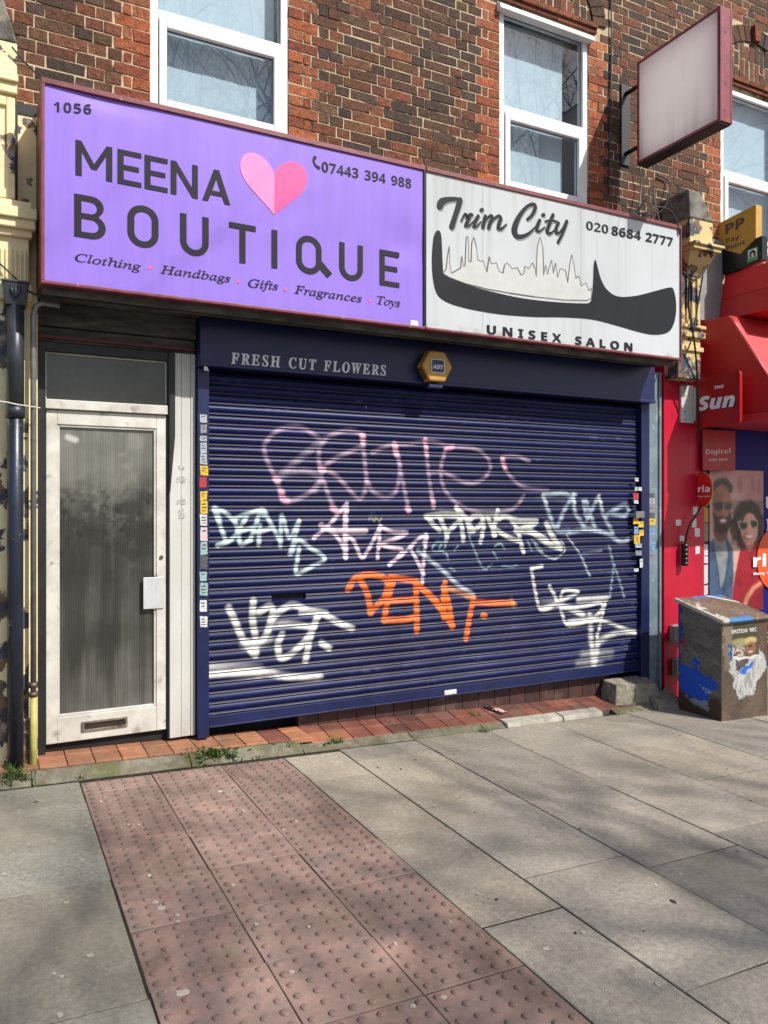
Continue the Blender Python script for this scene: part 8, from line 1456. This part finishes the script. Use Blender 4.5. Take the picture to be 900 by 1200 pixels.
# ================================================================== LOOSE THINGS
def loose():
    m_con = pbr('broken_concrete', S(152, 145, 130), S(120, 113, 100), .95, 16, .8, 50, c3=S(92, 86, 72), s3=9, t3=(.56, .66))
    def rock(nm, label, v8, cuts=4, amp=.012):
        b = MB(); b.hexa(v8); o = b.build(nm, m_con); me = o.data; bm = bmesh.new(); bm.from_mesh(me); bmesh.ops.subdivide_edges(bm, edges=bm.edges[:], cuts=cuts, use_grid_fill=True)
        rs = random.Random(len(label))
        for v in bm.verts: v.co += Vector([rs.uniform(-1, 1)*amp for _ in range(3)])*(1 if abs(v.co.z) > 1e-4 else .2)
        bm.to_mesh(me); bm.free(); bv = o.modifiers.new('worn', 'BEVEL'); bv.width = .008; bv.segments = 2; tag(o, label, 'concrete block', 'broken concrete at the end of the step'); return o
    rock('concrete_block', 'larger broken concrete block at the right foot of the shutter', [(4.60, 4.77, G(4.6, -.03)), (5.16, 4.72, G(5.16, -.05)), (4.62, 4.99, G(4.6, -.03)), (5.2, 4.99, G(5.2, -.05)), (4.64, 4.80, .045), (5.06, 4.77, .02), (4.66, 4.985, .055), (5.14, 4.985, .045)], amp=.006)
    rock('concrete_block', 'smaller tilted concrete lump against the red pilaster', [(4.93, 4.60, G(4.93, -.03)), (5.34, 4.56, G(5.34, -.05)), (4.96, 4.745, G(4.96, -.03)), (5.40, 4.94, G(5.4, -.05)), (4.95, 4.63, G(4.95, .055)), (5.28, 4.62, G(5.28, .03)), (4.97, 4.75, G(4.97, .10)), (5.36, 4.94, G(5.3, .10))], amp=.005)
    # crumpled packet on the tiles
    a = atg(557, 828, .06); c = atg(592, 836, .06); d = (c-a); n = 26; b = MB(); px = Vector((-d.y, d.x, 0)).normalized()
    vs = []
    for i in range(n+1):
        for j in range(5):
            q = a+d*(i/n)+px*(.05*(j/4-.5)*(1-.3*abs(i/n-.5))); z = G(q.x, .066)+.004+.018*abs(math.sin(i*1.1+j*.6))*(.5+.5*math.sin(i*.7))
            b.col = S(206, 90, 86) if i < 10 and j in (1, 2, 3) else S(30, 30, 34) if (i+j) % 7 < 4 and i < 18 else S(220, 214, 214) if i > 15 and (i*3+j) % 5 < 3 else S(196, 50, 56) if i > 20 else S(34, 34, 38)
            b.add([(q.x, q.y, z)], [])
    b.f = [(i*5+j, i*5+j+1, i*5+j+6, i*5+j+5) for i in range(n) for j in range(4)]; b.m = [0]*len(b.f)
    o = b.build('crumpled_packet', pbr('printed_film', (.95, .95, .95, 1), (1, 1, 1, 1), .3, 10, attr='Col'), colors=True); sm = o.modifiers.new('film', 'SOLIDIFY'); sm.thickness = .0015
    tag(o, 'crumpled red, black and white packet lying on the tiled step', 'litter')
    # weeds
    m_grass = pbr('grass_blade', S(86, 118, 44), S(54, 86, 30), .6, 30, trans=.3); m_dry = pbr('dry_blade', S(160, 150, 96), S(130, 120, 70), .7, 30)
    m_leaf = pbr('weed_leaf', S(66, 104, 40), S(44, 78, 28), .55, 30, trans=.3)
    def weed(u, v, w, hgt, n, label, leafy=0, nm='grass_tuft', spread=None, off=.0):
        p = atg(u, v, off); b = MB(); rs = random.Random(int(u*7+v)); sy = .25
        for k in range(n):
            x = p.x+rs.gauss(0, w*.45); y = p.y+rs.gauss(0, w*.16); h = hgt*rs.uniform(.35, 1.15)*max(.3, 1-abs(x-p.x)/w*.6); a = rs.uniform(0, 6.28); ln = h*rs.uniform(.2, .9); wd = rs.uniform(.0020, .0042)
            side = Vector((-math.sin(a), math.cos(a), 0)); out = Vector((math.cos(a), math.sin(a), 0)); base = Vector((x, y, G(x, off))); vs = []
            for s_ in (0, .4, .75, 1.0):
                c_ = base+out*(ln*s_*s_)+Vector((0, 0, h*(s_-.25*s_*s_))); ww = wd*(1-s_**2)+.0002; vs += [c_-side*ww, c_+side*ww]
            b.add(vs, [(0, 1, 3, 2), (2, 3, 5, 4), (4, 5, 7, 6)], 1 if rs.random() < .16 else 0)
        for k in range(leafy):
            x = p.x+rs.gauss(0, w*.42); y = p.y+rs.gauss(0, w*.15); a = rs.uniform(0, 6.28); L_ = rs.uniform(.025, .06); wd = L_*rs.uniform(.25, .4); el = rs.uniform(.1, 1.1)
            out = Vector((math.cos(a)*math.cos(el), math.sin(a)*math.cos(el), math.sin(el))); side = Vector((-math.sin(a), math.cos(a), 0)); base = Vector((x, y, G(x, off)+rs.uniform(.002, hgt*.5))); vs = [base]
            for s_, q in ((.3, .8), (.6, 1), (.85, .6)):
                c_ = base+out*L_*s_-Vector((0, 0, L_*.3*s_*s_)); vs += [c_-side*wd*q*.5, c_+side*wd*q*.5]
            vs.append(base+out*L_-Vector((0, 0, L_*.3)))
            b.add(vs, [(0, 2, 1), (1, 2, 4, 3), (3, 4, 6, 5), (5, 6, 7)], 2)
        o = b.build(nm, [m_grass, m_dry, m_leaf]); tag(o, label, 'weed', 'weeds along the foot of the step')
    weed(16, 919, .15, .15, 420, 'thick grass tuft at the foot of the dark drainpipe')
    weed(46, 912, .05, .06, 60, 'small grass tuft beside the yellow pipe sleeve')
    weed(94, 914, .03, .045, 45, 'tiny grass tuft left of the blister paving corner')
    weed(250, 891, .19, .12, 260, 'leafy green weed clump below the white door panel', leafy=260, nm='weed_clump')
    weed(335, 879, .15, .10, 300, 'low grass tuft right of the leafy weed clump', leafy=30)
    weed(392, 874, .09, .07, 150, 'sparse weed tuft below the letter slot of the shutter', leafy=30)
    weed(300, 889, .06, .03, 60, 'very low moss and grass between two weed clumps')
    weed(558, 843, .05, .085, 110, 'upright grass tuft under the crumpled packet', off=.02)
    weed(566, 858, .10, .03, 70, 'flat yellowish grass on the edging below the packet')
    weed(432, 866, .05, .03, 40, 'tiny weed in the edging joint below the orange graffiti', leafy=10)
    weed(500, 862, .04, .04, 45, 'tiny grass tuft in the edging right of the orange graffiti')
loose()

# ================================================================== STREET TREES BEHIND THE VIEWER (bare, they dapple the light)
def trees():
    mbk = pbr('bark', S(84, 76, 64), S(58, 52, 44), .9, 8, .6, 30)
    def tree(x, y, hgt, seed, label):
        rs = random.Random(seed); t = thing('street_tree', label, 'tree', (x, y, G(x, 0)), 'bare street trees')
        tr = MB(); cr = MB(); z0 = G(x, -.05)
        top = Vector((x+.1, y, z0+hgt*.36)); tr.tube([(x, y, z0), (x+.02, y, z0+.4), (x+.05, y+.03, z0+hgt*.2), top], [.34, .27, .24, .22], 12)
        tr.build('trunk', mbk, t)
        def branch(p, d, L_, r, lv):
            n = 4; pts = [p]; q = p.copy(); dd = d.normalized()
            for i in range(n):
                dd = (dd+Vector((rs.gauss(0, .13), rs.gauss(0, .13), rs.gauss(.02, .10)))).normalized(); q = q+dd*(L_/n); pts.append(q.copy())
            cr.tube(pts, [r*(1-.5*i/n) for i in range(n+1)], 6 if lv < 2 else 4, caps=False)
            if lv >= 5 or r < .006: return
            kids = 4 if lv < 1 else 3 if lv < 2 else 2
            for k in range(kids):
                i = rs.randint(1, n); ax = dd.orthogonal(); ax.rotate(Matrix.Rotation(rs.uniform(0, 6.28), 3, dd)); nd = (dd*rs.uniform(.6, 1.1)+ax*rs.uniform(.5, .95)+Vector((0, 0, .12))).normalized()
                branch(pts[i], nd, L_*rs.uniform(.55, .78), r*rs.uniform(.45, .62), lv+1)
            branch(pts[-1], dd, L_*.7, r*.5, lv+1)
        for k in range(6):
            a = k*1.05+rs.uniform(-.3, .3); branch(top-Vector((0, 0, rs.uniform(0, .8))), Vector((math.cos(a)*.8, math.sin(a)*.8, rs.uniform(.45, 1.2))), hgt*.24, .125, 0)
        cr.build('crown', mbk, t)
    tree(8.6, -9.6, 17.5, 11, 'tall bare street tree across the road behind the viewer')
    tree(15.4, -9.8, 18.5, 23, 'second tall bare street tree further along across the road')
    tree(3.4, -9.8, 16.5, 37, 'bare street tree at the left end across the road')
trees()
